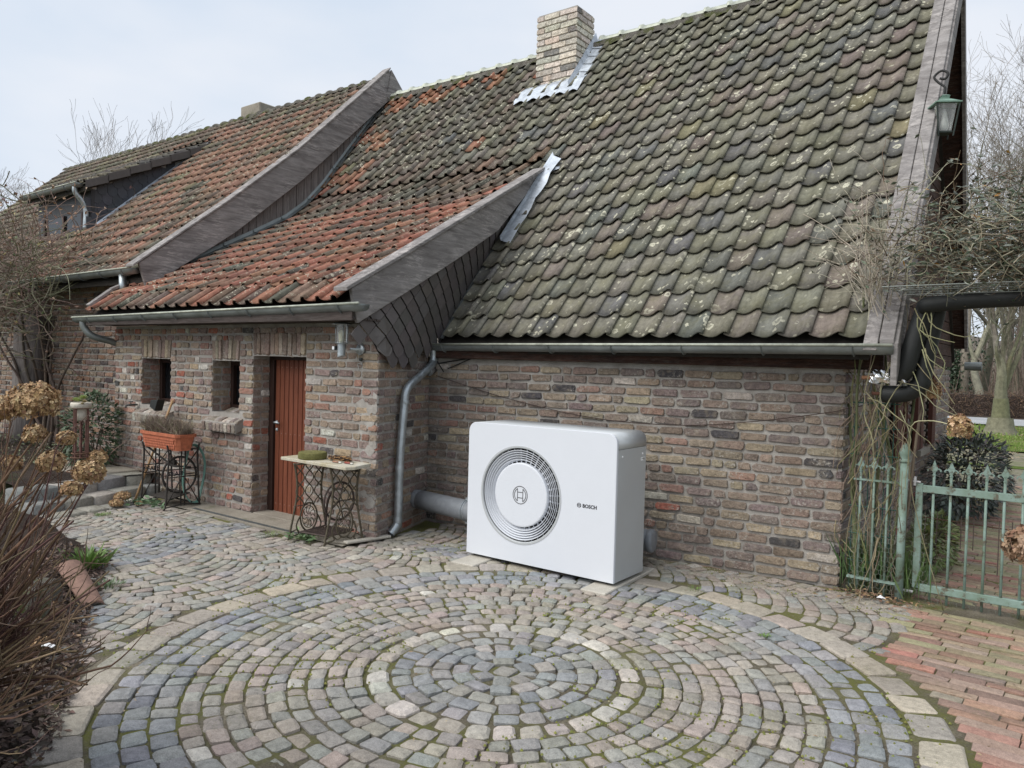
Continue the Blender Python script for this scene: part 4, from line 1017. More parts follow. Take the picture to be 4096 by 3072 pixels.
# slates on the dormer cheek
ks = Kit('slate', MAT['slate']); rs = random.Random(12)
for r in range(9):
    for c in range(16):
        y = 5.98 + (c + (r % 2) * .5) * 0.17; z = 3.66 + r * 0.155
        if z < bz(y) - 0.03 or z + 0.12 > dz(y) - 0.03 or y > 8.3: continue
        P = [V((DX1 - .02, y + a, z + b)) for a, b in ((-.082, .19), (.082, .19), (.082, .03), (.05, -.02), (0, -.035), (-.05, -.02), (-.082, .03))]
        P = [p + V((0.006 + 0.05 * (0.19 - (p.z - z)), 0, 0)) for p in P]; n = len(P); g = G()
        g.add(P + [p - V((.006, 0, 0)) for p in P], [tuple(range(n - 1, -1, -1)), tuple(range(n, 2 * n))] + [(i, (i + 1) % n, n + (i + 1) % n, n + i) for i in range(n)], jit((0.055, 0.058, 0.068), 0.15, rs)); ks.add(g, dormer)
ks.smooth = False; ks.finish()
g = G(); vs = []
for i in range(11):
    y = 6.05 + i * 0.2; vs += [(DX1 + .01, y, bz(y) + .10), (DX1 + .03, y, bz(y) + .065), (DX1 + .13, y, bz(y) + .07)]
g.add(vs, [(3 * i + a, 3 * i + 3 + a, 3 * i + 4 + a, 3 * i + 1 + a) for i in range(10) for a in (0, 1)]); obj('dormer_flashing', g, MAT['lead'], dormer)
for i in range(8):                                                   # verge tiles with side lips on the dormer edge
    y = 5.80 + i * 0.36; g = G(); z = dz(y)
    g.add([(DX1 + .04, y, z + .075), (DX1 + .17, y, z + .065), (DX1 + .17, y + .37, dz(y + .37) + .035), (DX1 + .04, y + .37, dz(y + .37) + .045), (DX1 + .17, y, z - .06), (DX1 + .17, y + .37, dz(y + .37) - .09)], [(0, 1, 2, 3), (1, 4, 5, 2)], (0.085, 0.075, 0.07)); obj('verge_tile', g, MAT['slate'], dormer)
# ridge
kr = Kit('ridge_tile', MAT['bedding'], 300); x = -20.8; rk = random.Random(15)
while x < -9.25:
    g = G(); vs = []; fs = []; prof = [(0.10, 0.0), (0.105, 0.05), (0.08, 0.07), (0.075, 0.30)]; n = 8
    for r_, s_ in prof:
        for k in range(n): a = math.pi * k / (n - 1); vs.append((x + s_, 8.80 + r_ * math.cos(a) * 1.2, 6.17 + 0.01 + r_ * math.sin(a) * 0.9))
    for i in range(3):
        for k in range(n - 1): fs.append((i * n + k, i * n + k + 1, (i + 1) * n + k + 1, (i + 1) * n + k))
    g.add(vs, fs); kr.add(g, broof); x += 0.29
kr.finish()
g = G(); box(g, (-13.0, 9.0, 6.22), (0.62, 0.42, 0.50)); obj('chimney', g, MAT['concrete'], barn, bev=0.02)
g = G(); box(g, (-13.0, 8.97, 6.08), (0.72, 0.55, 0.08)); obj('chimney_flashing', g, MAT['lead'], barn)
gutter(barn, -15.5, -9.27, 4.72, 2.60, 2.645, r=0.07, brackets=0.55)
g = G(); tube(g, [(-9.62, 4.73, 2.58), (-9.62, 4.74, 2.30)], 0.045, 12); obj('downpipe', g, MAT['galv'], barn, smooth=True)
# oak verge boards (front rake, its top cap, rear rake) and the boarded gable above the lower roof
RK = [(4.70, 2.70), (5.9, 3.66), (7.0, 4.60), (8.78, 6.33)]
def rake(z_off0, z_off1, xa, xb, name, P, mat=MAT['oak']):
    g = G(); vs = []
    for y, z in P: vs += [(xa, y, z + z_off0), (xb, y, z + z_off0), (xb, y, z + z_off1), (xa, y, z + z_off1)]
    n = len(P); fs = [(0, 1, 2, 3), (4 * n - 1, 4 * n - 2, 4 * n - 3, 4 * n - 4)]
    for i in range(n - 1):
        for k in range(4): l = (k + 1) % 4; fs.append((4 * i + l, 4 * i + k, 4 * i + 4 + k, 4 * i + 4 + l))
    g.add(vs, fs); return obj(name, g, mat, barn, bev=0.004)
g = G(); vs = []
for y, z in RK: 
    dy = 0.20 if y < 5 else 0.0
    vs += [(-9.165, y, z), (-9.165, y + 0.10, z - 0.40 + (0.10 if y < 5 else 0)), (-9.205, y, z), (-9.205, y + 0.10, z - 0.40 + (0.10 if y < 5 else 0))]
n = 4; fs = [(0, 2, 3, 1), (12, 13, 15, 14)]
for i in range(3): a = 4 * i; b = a + 4; fs += [(a, a + 1, b + 1, b), (a + 2, b + 2, b + 3, a + 3), (a, b, b + 2, a + 2), (a + 1, a + 3, b + 3, b + 1)]
g.add(vs, fs); obj('verge_board', g, MAT['oak'], barn, bev=0.004)
rake(0.004, 0.034, -9.33, -9.14, 'verge_cap', [(4.62, 2.645)] + RK[1:])
g = G(); vs = []
for y, z in ((8.80, 6.33), (9.6, 5.55), (12.4, 2.9)): vs += [(-9.14, y, z), (-9.14, y - 0.08, z - 0.46), (-9.18, y, z), (-9.18, y - 0.08, z - 0.46)]
fs = [(0, 2, 3, 1), (8, 9, 11, 10)]
for i in range(2): a = 4 * i; b = a + 4; fs += [(a, a + 1, b + 1, b), (a + 2, b + 2, b + 3, a + 3), (a, b, b + 2, a + 2), (a + 1, a + 3, b + 3, b + 1)]
g.add(vs, fs); obj('rear_verge_board', g, MAT['oak'], barn, bev=0.004)
def rkz(y):
    for (a, b), (c, d) in zip(RK, RK[1:]):
        if y <= c: return b + (d - b) * (y - a) / (c - a)
    return 6.33 - (y - 8.78)
def lowz(y): return azy(y) if y < 7.53 else steep(y)
y = 5.0; rw = random.Random(2)
while y < 8.95:
    wdt = rw.uniform(0.095, 0.135); m = y + wdt / 2; z0 = lowz(m) - 0.15; z1 = rkz(m) - 0.12
    if z1 > z0 + 0.05:
        g = G(); box(g, (-9.30 + rw.uniform(-.003, .003), m, (z0 + z1) / 2), (0.024, wdt - 0.008, z1 - z0)); obj('gable_plank', g, MAT['oak_v'], barn, bev=0.002)
    y += wdt
g = G(); box(g, (-9.325, 7.0, 3.75), (0.02, 4.0, 1.5), col=(0.02, 0.02, 0.02))
g = G(); pr = [(5.4, azy(5.4)), (6.3, azy(6.3)), (6.9, azy(6.9)), (7.22, azy(7.22)), (7.53, azy(7.53)), (8.0, steep(8.0)), (8.72, steep(8.72))]; vs = []
for y, z in pr: vs += [(-9.285, y, z + .13), (-9.27, y, z + .085), (-9.19, y, z + .070)]
g.add(vs, [(3 * i + a, 3 * i + 3 + a, 3 * i + 4 + a, 3 * i + 1 + a) for i in range(6) for a in (0, 1)]); obj('flashing', g, MAT['zinc'], barn)
for k in range(7):
    y = 5.9 + k * 0.46; z = lowz(y); g = G(); tube(g, [(-9.283, y, z + .135), (-9.26, y, z + .095), (-9.185, y, z + .08)], 0.006, 4); obj('flashing_seam', g, MAT['zinc'], barn)

# ------------------------------------------------------------------ raised terrace and stone steps on the left
terr = sheet('terrace', [(-16.5, 3.2), (-8.52, 3.2), (-8.52, 5.12), (-16.5, 5.12)], 0.215, MAT['soil'], 0.12, 0.03)
kst = Kit('step_stone', MAT['cobble']); rs = random.Random(33)
def step_row(pts, z0, z1, depth, seed):
    t = thing('stone_step', {1: 'lowest curved step of long grey stones, next to the sewing machine stand', 2: 'upper curved step of rough grey blocks leading to the plant stand', 0: 'flat kerb of pale long stones in front of the curved steps'}[seed], 'step', pts[0])
    r = random.Random(seed); P = smooth_path(pts, 5); acc = 0; i = 0
    while i < len(P) - 2:
        L = r.uniform(0.22, 0.38); j = i; l = 0
        while j < len(P) - 1 and l < L: l += (P[j + 1] - P[j]).length; j += 1
        a, b = P[i], P[j]; U = (b - a).normalized(); N = V((-U.y, U.x, 0)); 
        if N.x > 0: N = -N
        c = (a + b) / 2 + N * (depth / 2); g = stone_piece((c.x, c.y, 0), U, N, (b - a).length - 0.012, depth - 0.01, jit(pick([(3, (0.19, 0.18, 0.16)), (2, (0.23, 0.215, 0.19)), (1, (0.14, 0.14, 0.135))], r), 0.12, r), z1 + r.uniform(-.006, .006), z1 - z0, 0.08, 0.03, 0.012, r)
        obj('step_stone', g, MAT['cobble'], t, smooth=True); i = j
step_row([(-7.75, 3.15, 0), (-7.84, 3.55, 0), (-7.93, 3.95, 0), (-8.1, 4.42, 0)], -0.05, 0.022, 0.22, 0)
step_row([(-7.98, 3.1, 0), (-8.06, 3.5, 0), (-8.18, 3.9, 0), (-8.30, 4.25, 0), (-8.36, 4.58, 0)], -0.05, 0.115, 0.30, 1)
step_row([(-8.20, 3.1, 0), (-8.28, 3.5, 0), (-8.40, 3.9, 0), (-8.50, 4.25, 0), (-8.56, 4.58, 0)], 0.0, 0.225, 0.32, 2)
kt_ = Kit('paving_slab', MAT['concrete'])
for i in range(3):
    g = stone_piece((-9.0 - i * 0.42, 4.28 - 0.03 * i, 0), (1, 0, 0), (0, 1, 0), 0.40, 0.55, (0.2, 0.2, 0.19), 0.243, 0.05, 0.04, 0.01, 0.004, rs); kt_.add(g, terr)
kt_.finish()

# ------------------------------------------------------------------ apron, drain, loose slabs
g = G(); 
for a, b, c, d in ((-8.0, -6.75, 4.30, 4.62), (-6.75, -5.88, 4.30, 4.62), (-5.88, -4.98, 4.33, 4.62)):
    g.add([(a, c, 0.002), (b, c, 0.002), (b, d, 0.012), (a, d, 0.012)], [(0, 1, 2, 3)])
obj('apron', g, MAT['concrete'], kind='structure')
dr = thing('drain_channel', 'narrow grey grated drain channel in front of the red door', 'drain', (-6.4, 4.36, 0))
g = G(); box(g, (-6.4, 4.315, 0.0), (1.9, 0.022, 0.03)); box(g, (-6.4, 4.405, 0.0), (1.9, 0.022, 0.03)); obj('edge_rail', g, MAT['concrete'], dr)
g = G(); box(g, (-6.4, 4.36, -0.012), (1.9, 0.07, 0.01), col=(.02, .02, .02)); obj('channel', g, MAT['matte'], dr)
g = G()
for i in range(120): box(g, (-7.34 + i * 0.0158, 4.36, 0.003), (0.006, 0.07, 0.012), col=(.16, .17, .17))
obj('grating_bar', g, MAT['iron'], dr, kind='stuff')
def loose(name, label, cat, c, s, a, mat, tilt=0.0, col=(.5, .5, .5), bev=0.006):
    g = G(); box(g, c, s, Matrix.Rotation(a, 3, 'Z') @ Matrix.Rotation(tilt, 3, 'Y'), col); o = obj(name, g, mat, bev=bev); tag(o, label, cat); return o
loose('stone_slab', 'grey flagstone lying behind the right legs of the marble topped table', 'slab', (-5.13, 4.55, 0.03), (0.26, 0.2, 0.035), 0.3, MAT['concrete'])
loose('stone_slab', 'thin lower flagstone in front of the grey flagstone under the marble topped table', 'slab', (-5.10, 4.42, 0.015), (0.22, 0.14, 0.02), 0.35, MAT['concrete'])
loose('wood_lath', 'pale weathered plank lying at the foot of the zinc downpipe', 'plank', (-4.93, 4.58, 0.028), (0.46, 0.065, 0.022), 1.42, MAT['palecon'], 0.02)
loose('concrete_strip', 'pale concrete strip under the left foot of the heat pump', 'concrete strip', (-3.86, 4.93, -0.002), (0.22, 0.72, 0.03), 0.05, MAT['palecon'])
loose('concrete_strip', 'pale concrete strip under the right foot of the heat pump', 'concrete strip', (-2.70, 5.05, -0.002), (0.20, 0.86, 0.03), 0.05, MAT['palecon'])

# ------------------------------------------------------------------ heat pump
PX0, PX1, PYF, PYB, PZ0, PZ1 = -3.99, -2.615, 4.80, 5.26, 0.036, 1.115
hp = thing('heat_pump', 'large white heat pump outdoor unit with round fan grille and grey sides', 'heat pump', ((PX0 + PX1) / 2, 5.03, 0))
GC = (-3.462, 0.572); GR = 0.380; RAD = 0.075
def rrect(a, x0, x1, z0, z1, rad, c):
    """point of the front outline (round top corners) in direction a from c"""
    dx, dz_ = math.cos(a), math.sin(a); t = 1e9
    for lim, o, d in ((x0, c[0], dx), (x1, c[0], dx), (z0, c[1], dz_), (z1, c[1], dz_)):
        if abs(d) > 1e-9:
            q = (lim - o) / d
            if q > 0: t = min(t, q)
    x, z = c[0] + dx * t, c[1] + dz_ * t
    for sx, ex in ((-1, x0), (1, x1)):
        ccx = ex - sx * rad; ccz = z1 - rad
        if (x - ccx) * sx > 0 and z > ccz:
            ox, oz = c[0] - ccx, c[1] - ccz; B = ox * dx + oz * dz_; Cc = ox * ox + oz * oz - rad * rad; t = -B + math.sqrt(max(0, B * B - Cc)); return c[0] + dx * t, c[1] + dz_ * t
    return x, z
angs = sorted(set([2 * math.pi * k / 128 for k in range(128)] + [math.atan2(zz - GC[1], xx - GC[0]) % (2 * math.pi) for xx, zz in ((PX0, PZ0), (PX1, PZ0), (PX0, PZ1 - RAD), (PX1, PZ1 - RAD), (PX0 + RAD, PZ1), (PX1 - RAD, PZ1))]
    + [math.atan2((PZ1 - RAD + RAD * math.sin(t)) - GC[1], (xx + s * RAD * math.cos(t)) - GC[0]) % (2 * math.pi) for xx, s in ((PX0 + RAD, -1), (PX1 - RAD, 1)) for t in (0.2, 0.4, 0.6, 0.8, 1.0, 1.2, 1.4)]))
n = len(angs); vs = []; 
for a in angs:
    x, z = rrect(a, PX0, PX1, PZ0, PZ1, RAD, GC); ix = GC[0] + GR * math.cos(a); iz = GC[1] + GR * math.sin(a)
    vs += [(ix, PYF + .02, iz), (ix, PYF + .002, iz), (GC[0] + (GR + .003) * math.cos(a), PYF, GC[1] + (GR + .003) * math.sin(a)), (x + (GC[0] - x) * .004, PYF, z + (GC[1] - z) * .004), (x, PYF + .003, z), (x, PYF + .022, z)]
fs = []
for i in range(n):
    j = (i + 1) % n
    for k in range(5): fs.append((6 * i + k, 6 * j + k, 6 * j + k + 1, 6 * i + k + 1))
g = G(); g.add(vs, fs); obj('front_panel', g, MAT['white'], hp)
# hood: top and upper sides in one bent sheet
out = [(PX0, PZ1 - 0.115)] + [(PX0 + RAD - RAD * math.cos(t), PZ1 - RAD + RAD * math.sin(t)) for t in [math.pi / 2 * k / 8 for k in range(9)]] + [(PX1 - RAD + RAD * math.sin(t), PZ1 - RAD + RAD * math.cos(t)) for t in [math.pi / 2 * k / 8 for k in range(9)]] + [(PX1, PZ1 - 0.115)]
vs = []; 
for x, z in out: vs += [(x, PYF + .026, z - .0), (x, PYB, z)]
g = G(); g.add(vs, [(2 * i, 2 * i + 2, 2 * i + 3, 2 * i + 1) for i in range(len(out) - 1)]); ho = obj('hood', g, MAT['silver'], hp, smooth=True)
m = ho.modifiers.new('edge', 'SOLIDIFY'); m.thickness = 0.004; m.offset = -1
g = G(); box(g, (PX1 - .004, (PYF + .026 + PYB) / 2, (PZ0 + PZ1 - .118) / 2), (.008, PYB - PYF - .026, PZ1 - .118 - PZ0)); obj('side_panel', g, MAT['silver'], hp, bev=.0015)
g = G(); box(g, (PX0 + .004, (PYF + .026 + PYB) / 2, (PZ0 + PZ1 - .118) / 2), (.008, PYB - PYF - .026, PZ1 - .118 - PZ0)); obj('side_panel', g, MAT['silver'], hp, bev=.0015)
g = G(); box(g, ((PX0 + PX1) / 2, PYB - .004, (PZ0 + PZ1 - .09) / 2), (PX1 - PX0 - .02, .008, PZ1 - .09 - PZ0), col=(.1, .1, .1)); box(g, ((PX0 + PX1) / 2, (PYB + PYF) / 2, PZ0 + .006), (PX1 - PX0 - .02, PYB - PYF - .05, .01), col=(.1, .1, .1)); obj('base_pan', g, MAT['paint'], hp)
g = G(); box(g, (GC[0], PYF + .21, GC[1]), (.86, .01, .86), col=(.012, .012, .013)); 
lathe(g, [(GR + .02, -.20), (GR + .02, 0.0)], (GC[0], PYF + .012, GC[1]), 40, (.012, .012, .013), Matrix.Rotation(math.pi / 2, 3, 'X'), False, False); obj('fan_housing', g, MAT['matte'], hp)
fan = None
for k in range(5):
    a = 2 * math.pi * k / 5; g = G(); vs = []
    for i in range(7):
        r = 0.07 + 0.28 * i / 6; tw = 0.9 - 0.5 * i / 6; wd = 0.05 + 0.09 * i / 6
        for s in (-1, 1): q = a + s * wd / r * 0.55 + 0.25 * i / 6; vs.append((GC[0] + r * math.cos(q), PYF + .12 + s * 0.035 * tw, GC[1] + r * math.sin(q)))
    g.add(vs, [(2 * i, 2 * i + 1, 2 * i + 3, 2 * i + 2) for i in range(6)], (.02, .02, .022)); obj('fan_blade', g, MAT['matte'], hp)
RX = Matrix.Rotation(math.pi / 2, 3, 'X')
g = G(); lathe(g, [(GR + .006, -.004), (GR + .006, .003), (GR - .008, .003), (GR - .014, -.006), (GR - .014, -.03), (GR - .002, -.03)], (GC[0], PYF, GC[1]), 96, M=RX, capb=False, capt=False); obj('grille_rim', g, MAT['silver'], hp, smooth=False)
for k, rr_ in enumerate((0.352, 0.334, 0.316, 0.298, 0.280)):
    y0 = 0.004 + 0.0035 * k; g = G(); lathe(g, [(rr_ - .0125, -y0 - .03), (rr_ + .0015, -y0), (rr_ - .0015, -y0 + .001), (rr_ - .0155, -y0 - .028)], (GC[0], PYF, GC[1]), 96, M=RX, capb=False, capt=False); obj('grille_ring', g, MAT['white'], hp, smooth=False)
HR = 0.252
g = G()
for k in range(36):
    a = 2 * math.pi * (k + .5) / 36; u = V((math.cos(a), 0, math.sin(a))); p = V((GC[0], PYF + .045, GC[1])); beam(g, p + u * (HR - .01), p + u * (GR - .01), .012, .0028, upv=(0, 1, 0))
obj('grille_spoke', g, MAT['white'], hp, kind='stuff')
g = G(); lathe(g, [(HR, -.05), (HR, -.012), (HR - .004, -.008), (HR - .012, -.0065), (0.0001, -.0065)], (GC[0], PYF, GC[1]), 96, M=RX, capb=False, capt=False); obj('hub_disc', g, MAT['white'], hp)
def flatring(g, c, r0, r1, y, n=48, col=(.05, .05, .05), a0=0, a1=2 * math.pi, th=.0012):
    vs = []
    for i in range(n + 1):
        a = a0 + (a1 - a0) * i / n
        for r, d in ((r0, 0), (r0, -th), (r1, -th), (r1, 0)): vs.append((c[0] + r * math.cos(a), y + d, c[1] + r * math.sin(a)))
    g.add(vs, [(4 * i + k, 4 * i + k + 1, 4 * i + k + 5, 4 * i + k + 4) for i in range(n) for k in range(3)], col)
def logo(c, s, y, w, name, col):
    g = G(); flatring(g, c, s - w, s, y, 48, col); ax = 0.36 * s; k = 0.60 * s; ri = 0.80 * s
    h_ = math.sqrt(ri * ri - ax * ax); am = math.atan2(h_, ax)
    for sx in (-1, 1):
        flatring(g, c, ri - w, ri, y, 20, col, -am if sx > 0 else math.pi - am, am if sx > 0 else math.pi + am)
        box(g, (c[0] + sx * ax, y - .0006, c[1]), (w, .0012, 2 * h_ - w), col=col)
        box(g, (c[0], y - .0006, c[1] + sx * 0.30 * s), (2 * ax - w, .0012, w), col=col)
    obj(name, g, MAT['paint'], hp)
logo(GC, 0.072, PYF + .0063, 0.0065, 'hub_emblem', (.13, .13, .135)); logo((-2.918, 0.566), 0.0175, PYF - .0003, 0.0022, 'small_emblem', (.03, .03, .035))
def text_obj(name, body, size, M, mat, parent, th=0.0008, bold=0.0):
    c = bpy.data.curves.new(name, 'FONT'); c.body = body; c.size = size; c.extrude = th; c.offset = bold; c.resolution_u = 3
    o = bpy.data.objects.new(name, c); COL.objects.link(o); dg = bpy.context.evaluated_depsgraph_get(); me = bpy.data.meshes.new_from_object(o.evaluated_get(dg)); bpy.data.objects.remove(o); bpy.data.curves.remove(c)
    me.transform(M); me.materials.clear(); me.materials.append(mat); at = me.color_attributes.new('Col', 'FLOAT_COLOR', 'POINT'); at.data.foreach_set('color', [0.03, 0.03, 0.035, 1] * len(me.vertices))
    return obj(name, me, mat, parent)
MF = Matrix(((1, 0, 0, 0), (0, 0, -1, 0), (0, 1, 0, 0), (0, 0, 0, 1)))
text_obj('lettering', 'BOSCH', 0.0375, Matrix.Translation((-2.889, PYF - .0008, 0.553)) @ MF, MAT['paint'], hp, bold=0.0011)
for y, z in ((4.885, 0.945), (5.20, 0.945)):
    g = G(); lathe(g, [(.0075, 0), (.0075, .003), (.004, .004)], (PX1, y, z), 10, (.9, .9, .9), Matrix.Rotation(math.pi / 2, 3, 'Y')); obj('screw', g, MAT['paint'], hp)
g = G(); box(g, (PX1 + .0008, 5.205, 0.905), (.001, .062, .026), col=(.85, .85, .85)); box(g, (PX1 + .0016, 5.222, 0.905), (.0006, .016, .016), col=(.06, .06, .06)); box(g, (PX1 + .0016, 5.196, 0.908), (.0006, .022, .004), col=(.1, .1, .1)); obj('label_sticker', g, MAT['paint'], hp)
for x, y in ((PX0 + .12, PYF + .07), (PX1 - .07, PYF + .07), (PX0 + .12, PYB - .06), (PX1 - .07, PYB - .06)):
    g = G(); lathe(g, [(.028, 0.013), (.026, .02), (.012, .024), (.012, .036)], (x, y, 0), 12, (.02, .02, .02)); obj('foot', g, MAT['black'], hp)
# duct pipe on the left with clamp, capped stub on the right
pipe = thing('plastic_pipe', 'thick grey plastic duct pipe between brick corner and heat pump', 'pipe', (-4.6, 5.4, 0.2))
MX = Matrix.Rotation(math.pi / 2, 3, 'Y'); mp_ = V((1, -0.02, 0)).normalized()
g = G(); tube(g, [(-5.17, 5.40, 0.255), (-5.06, 5.385, 0.255)], [.088, .092], 24); tube(g, [(-5.06, 5.385, 0.255), (-4.0, 5.21, 0.262)], .0925, 28); obj('pipe_run', g, MAT['pvc'], pipe, smooth=True, bev=.004)
g = G()
for o in (-.012, .012): tube(g, [(-4.38 + o, 5.273 + .0965 * math.cos(a), .260 + .0965 * math.sin(a)) for a in [2 * math.pi * k / 28 for k in range(28)]], .0045, 5, closed=True)
box(g, (-4.38, 5.273, .366), (.03, .03, .022)); box(g, (-4.38, 5.273, .153), (.03, .03, .022)); obj('pipe_clamp', g, MAT['galv'], pipe)
st = thing('pipe_stub', 'capped grey plastic pipe end sticking out right behind the heat pump', 'pipe', (-2.70, 5.6, .19))
g = G(); tube(g, [(-2.99, 5.585, .195), (-2.725, 5.60, .195)], .088, 24); obj('pipe_run', g, MAT['pvc'], st, smooth=True, bev=.004)
g = G(); tube(g, [(-2.735, 5.60, .195), (-2.70, 5.602, .195), (-2.692, 5.603, .195)], [.095, .095, .082], 24); obj('end_cap', g, MAT['pvc'], st, smooth=True, bev=.003)

# ------------------------------------------------------------------ marble topped sewing machine table
t1 = thing('treadle_table', 'pale marble slab table on an ornate rusty sewing machine treadle stand', 'table', (-5.3, 4.4, 0))
TZ = 0.705
g = G(); prism(g, [(-5.74, 4.255), (-4.835, 4.225), (-4.80, 4.30), (-4.87, 4.545), (-5.76, 4.52)], (0, 0, TZ - .028), (1, 0, 0), (0, 1, 0), 0.028); obj('tabletop', g, m_soil('stained_marble', [(0.3, (0.38, 0.32, 0.19)), (0.5, (0.50, 0.46, 0.36)), (0.7, (0.60, 0.58, 0.52))], 5, 0.3, 0.003), t1, bev=.004)
C_R = (0.085, 0.07, 0.045); C_R2 = (0.06, 0.042, 0.035)
def side_frame(T, c0, c1, H, parent, col, wheel=False):
    """cast iron side: c0 front foot, c1 rear foot (x, y); local s in -1..1 between feet"""
    c0 = V((c0[0], c0[1], 0)); c1 = V((c1[0], c1[1], 0)); m = (c0 + c1) / 2; h = (c1 - c0) / 2
    def P(s, z, o=0): 
        U = h.normalized(); N = V((U.y, -U.x, 0)); return m + h * s + V((0, 0, z)) + N * o
    for s in (-1, 1):
        g = G(); tube(g, smooth_path([P(s * 1.0, 0.0), P(s * .93, .06), P(s * .72, .26), P(s * .60, .42), P(s * .66, .58), P(s * .78, H)], 4), 0.0095, 7, col); obj('leg', g, MAT['iron'], parent, smooth=True)
    g = G()
    for s0 in (-.5, 0.0, .5):
        for ph in (0, math.pi): tube(g, [P(s0 * (0.92 if z > .3 else .9) + .20 * math.sin(z * 26 + ph), z) for z in [0.30 + (H - .31) * k / 22 for k in range(23)]], 0.0058, 5, col)
    tube(g, [P(-.80, H - .01), P(.80, H - .01)], 0.008, 5, col)
    obj('lattice', g, MAT['iron'], parent, smooth=True)
    g = G(); 
    tube(g, [P(.42 * math.cos(a), .19 + .125 * math.sin(a)) for a in [2 * math.pi * k / 28 for k in range(28)]], .008, 6, col, closed=True)
    tube(g, [P(.32 * math.cos(a), .19 + .098 * math.sin(a)) for a in [2 * math.pi * k / 24 for k in range(24)]], .004, 5, col, closed=True)
    for k in range(10): a = 2 * math.pi * k / 10; tube(g, smooth_path([P(.08 * math.cos(a), .19 + .025 * math.sin(a)), P(.2 * math.cos(a + .35), .19 + .06 * math.sin(a + .35)), P(.32 * math.cos(a), .19 + .098 * math.sin(a))], 3), .004, 4, col)
    for s in (-1, 1): tube(g, smooth_path([P(s * .45, .20), P(s * .62, .12), P(s * .5, .05), P(s * .75, .035), P(s * .98, .01)], 4), .007, 5, col); tube(g, smooth_path([P(s * .1, .07), P(s * .35, .05), P(s * .6, .085), P(s * .9, .06)], 4), .006, 5, col)
    obj('medallion', g, MAT['iron'], parent, smooth=True)
side_frame(t1, (-5.49, 4.165), (-5.40, 4.53), TZ - .03, t1, C_R)
side_frame(t1, (-5.085, 4.225), (-4.965, 4.56), TZ - .03, t1, C_R)
g = G(); w0 = V((-5.13, 4.42, .36)); 
tube(g, [w0 + V((.045 * math.cos(a) * .3, .155 * math.cos(a), .165 * math.sin(a))) for a in [2 * math.pi * k / 30 for k in range(30)]], .010, 6, C_R2, closed=True)
for k in range(5): a = 2 * math.pi * k / 5; tube(g, [w0, w0 + V((0, .155 * math.cos(a), .165 * math.sin(a)))], .006, 5, C_R2)
obj('flywheel', g, MAT['iron'], t1, smooth=True)
g = G()
for a, b in (((-5.42, 4.23, .075), (-5.10, 4.28, .075)), ((-5.38, 4.48, .10), (-5.06, 4.53, .10)), ((-5.42, 4.23, .075), (-5.38, 4.48, .10)), ((-5.10, 4.28, .075), (-5.06, 4.53, .10))): tube(g, [a, b], .007, 5, C_R2)
for k in range(13):
    t = k / 12; A_ = V((-5.42, 4.23, .076)).lerp(V((-5.10, 4.28, .076)), t); B_ = V((-5.38, 4.48, .10)).lerp(V((-5.06, 4.53, .10)), (t + .35) % 1.0); tube(g, [A_, V((-5.38, 4.48, .10)).lerp(V((-5.06, 4.53, .10)), min(1, t + .3))], .0035, 4, C_R2); tube(g, [A_, V((-5.38, 4.48, .10)).lerp(V((-5.06, 4.53, .10)), max(0, t - .3))], .0035, 4, C_R2)
obj('treadle', g, MAT['iron'], t1)
g = G(); tube(g, smooth_path([(-5.40, 4.50, .10), (-5.38, 4.50, .30), (-5.30, 4.49, .42), (-5.20, 4.47, .455), (-5.10, 4.45, .45)], 5), .011, 6, C_R2); tube(g, [(-5.46, 4.2, .30), (-5.44, 4.33, .30)], .004, 5, C_R2); tube(g, [(-5.42, 4.50, .62), (-5.02, 4.55, .62)], .010, 6, C_R2); obj('cross_brace', g, MAT['iron'], t1, smooth=True)
# things lying on the slab
g = G(); prof = [(0.022, 0.0), (.118, 0.0), (.125, .006), (.127, .03), (.125, .056), (.117, .063), (.03, .062), (.022, .054)]
lathe(g, prof, (-5.445, 4.375, TZ), 36, (.5, .5, .5)); 
rr2 = random.Random(4); g.v = [(x + 0.003 * noise.noise(V((x * 30, y * 30, z * 30))), y + 0.003 * noise.noise(V((y * 30, z * 30, x * 30))), z) for x, y, z in g.v]
gs_ = obj('grindstone', g, m_soil('mossy_sandstone', [(0.3, (0.12, 0.12, 0.04)), (0.5, (0.20, 0.19, 0.075)), (0.7, (0.27, 0.25, 0.12))], 5, 0.8, 0.008), smooth=False, bev=.003); tag(gs_, 'round mossy green grindstone lying on the marble slab', 'grindstone')
g = G(); rp_ = random.Random(6)
P = []
for k in range(150):
    a = k * 0.42; P.append((-5.14 + (0.125 + .02 * math.sin(k * .77)) * math.cos(a) + rp_.uniform(-.008, .008), 4.43 + (.045 + .015 * math.sin(k * 1.3)) * math.sin(a) + rp_.uniform(-.006, .006), TZ + .012 + .022 * (0.5 + .5 * math.sin(k * .31 + 1)) + rp_.uniform(0, .008)))
for i in range(0, len(P) - 1): tube(g, [P[i], P[i + 1]], .0042, 5, (.30, .17, .07) if i % 2 else (.045, .025, .015), cap=False)
tag(obj('rope', g, MAT['matte'], smooth=True), 'coil of brown and black speckled rope beside the grindstone', 'rope')
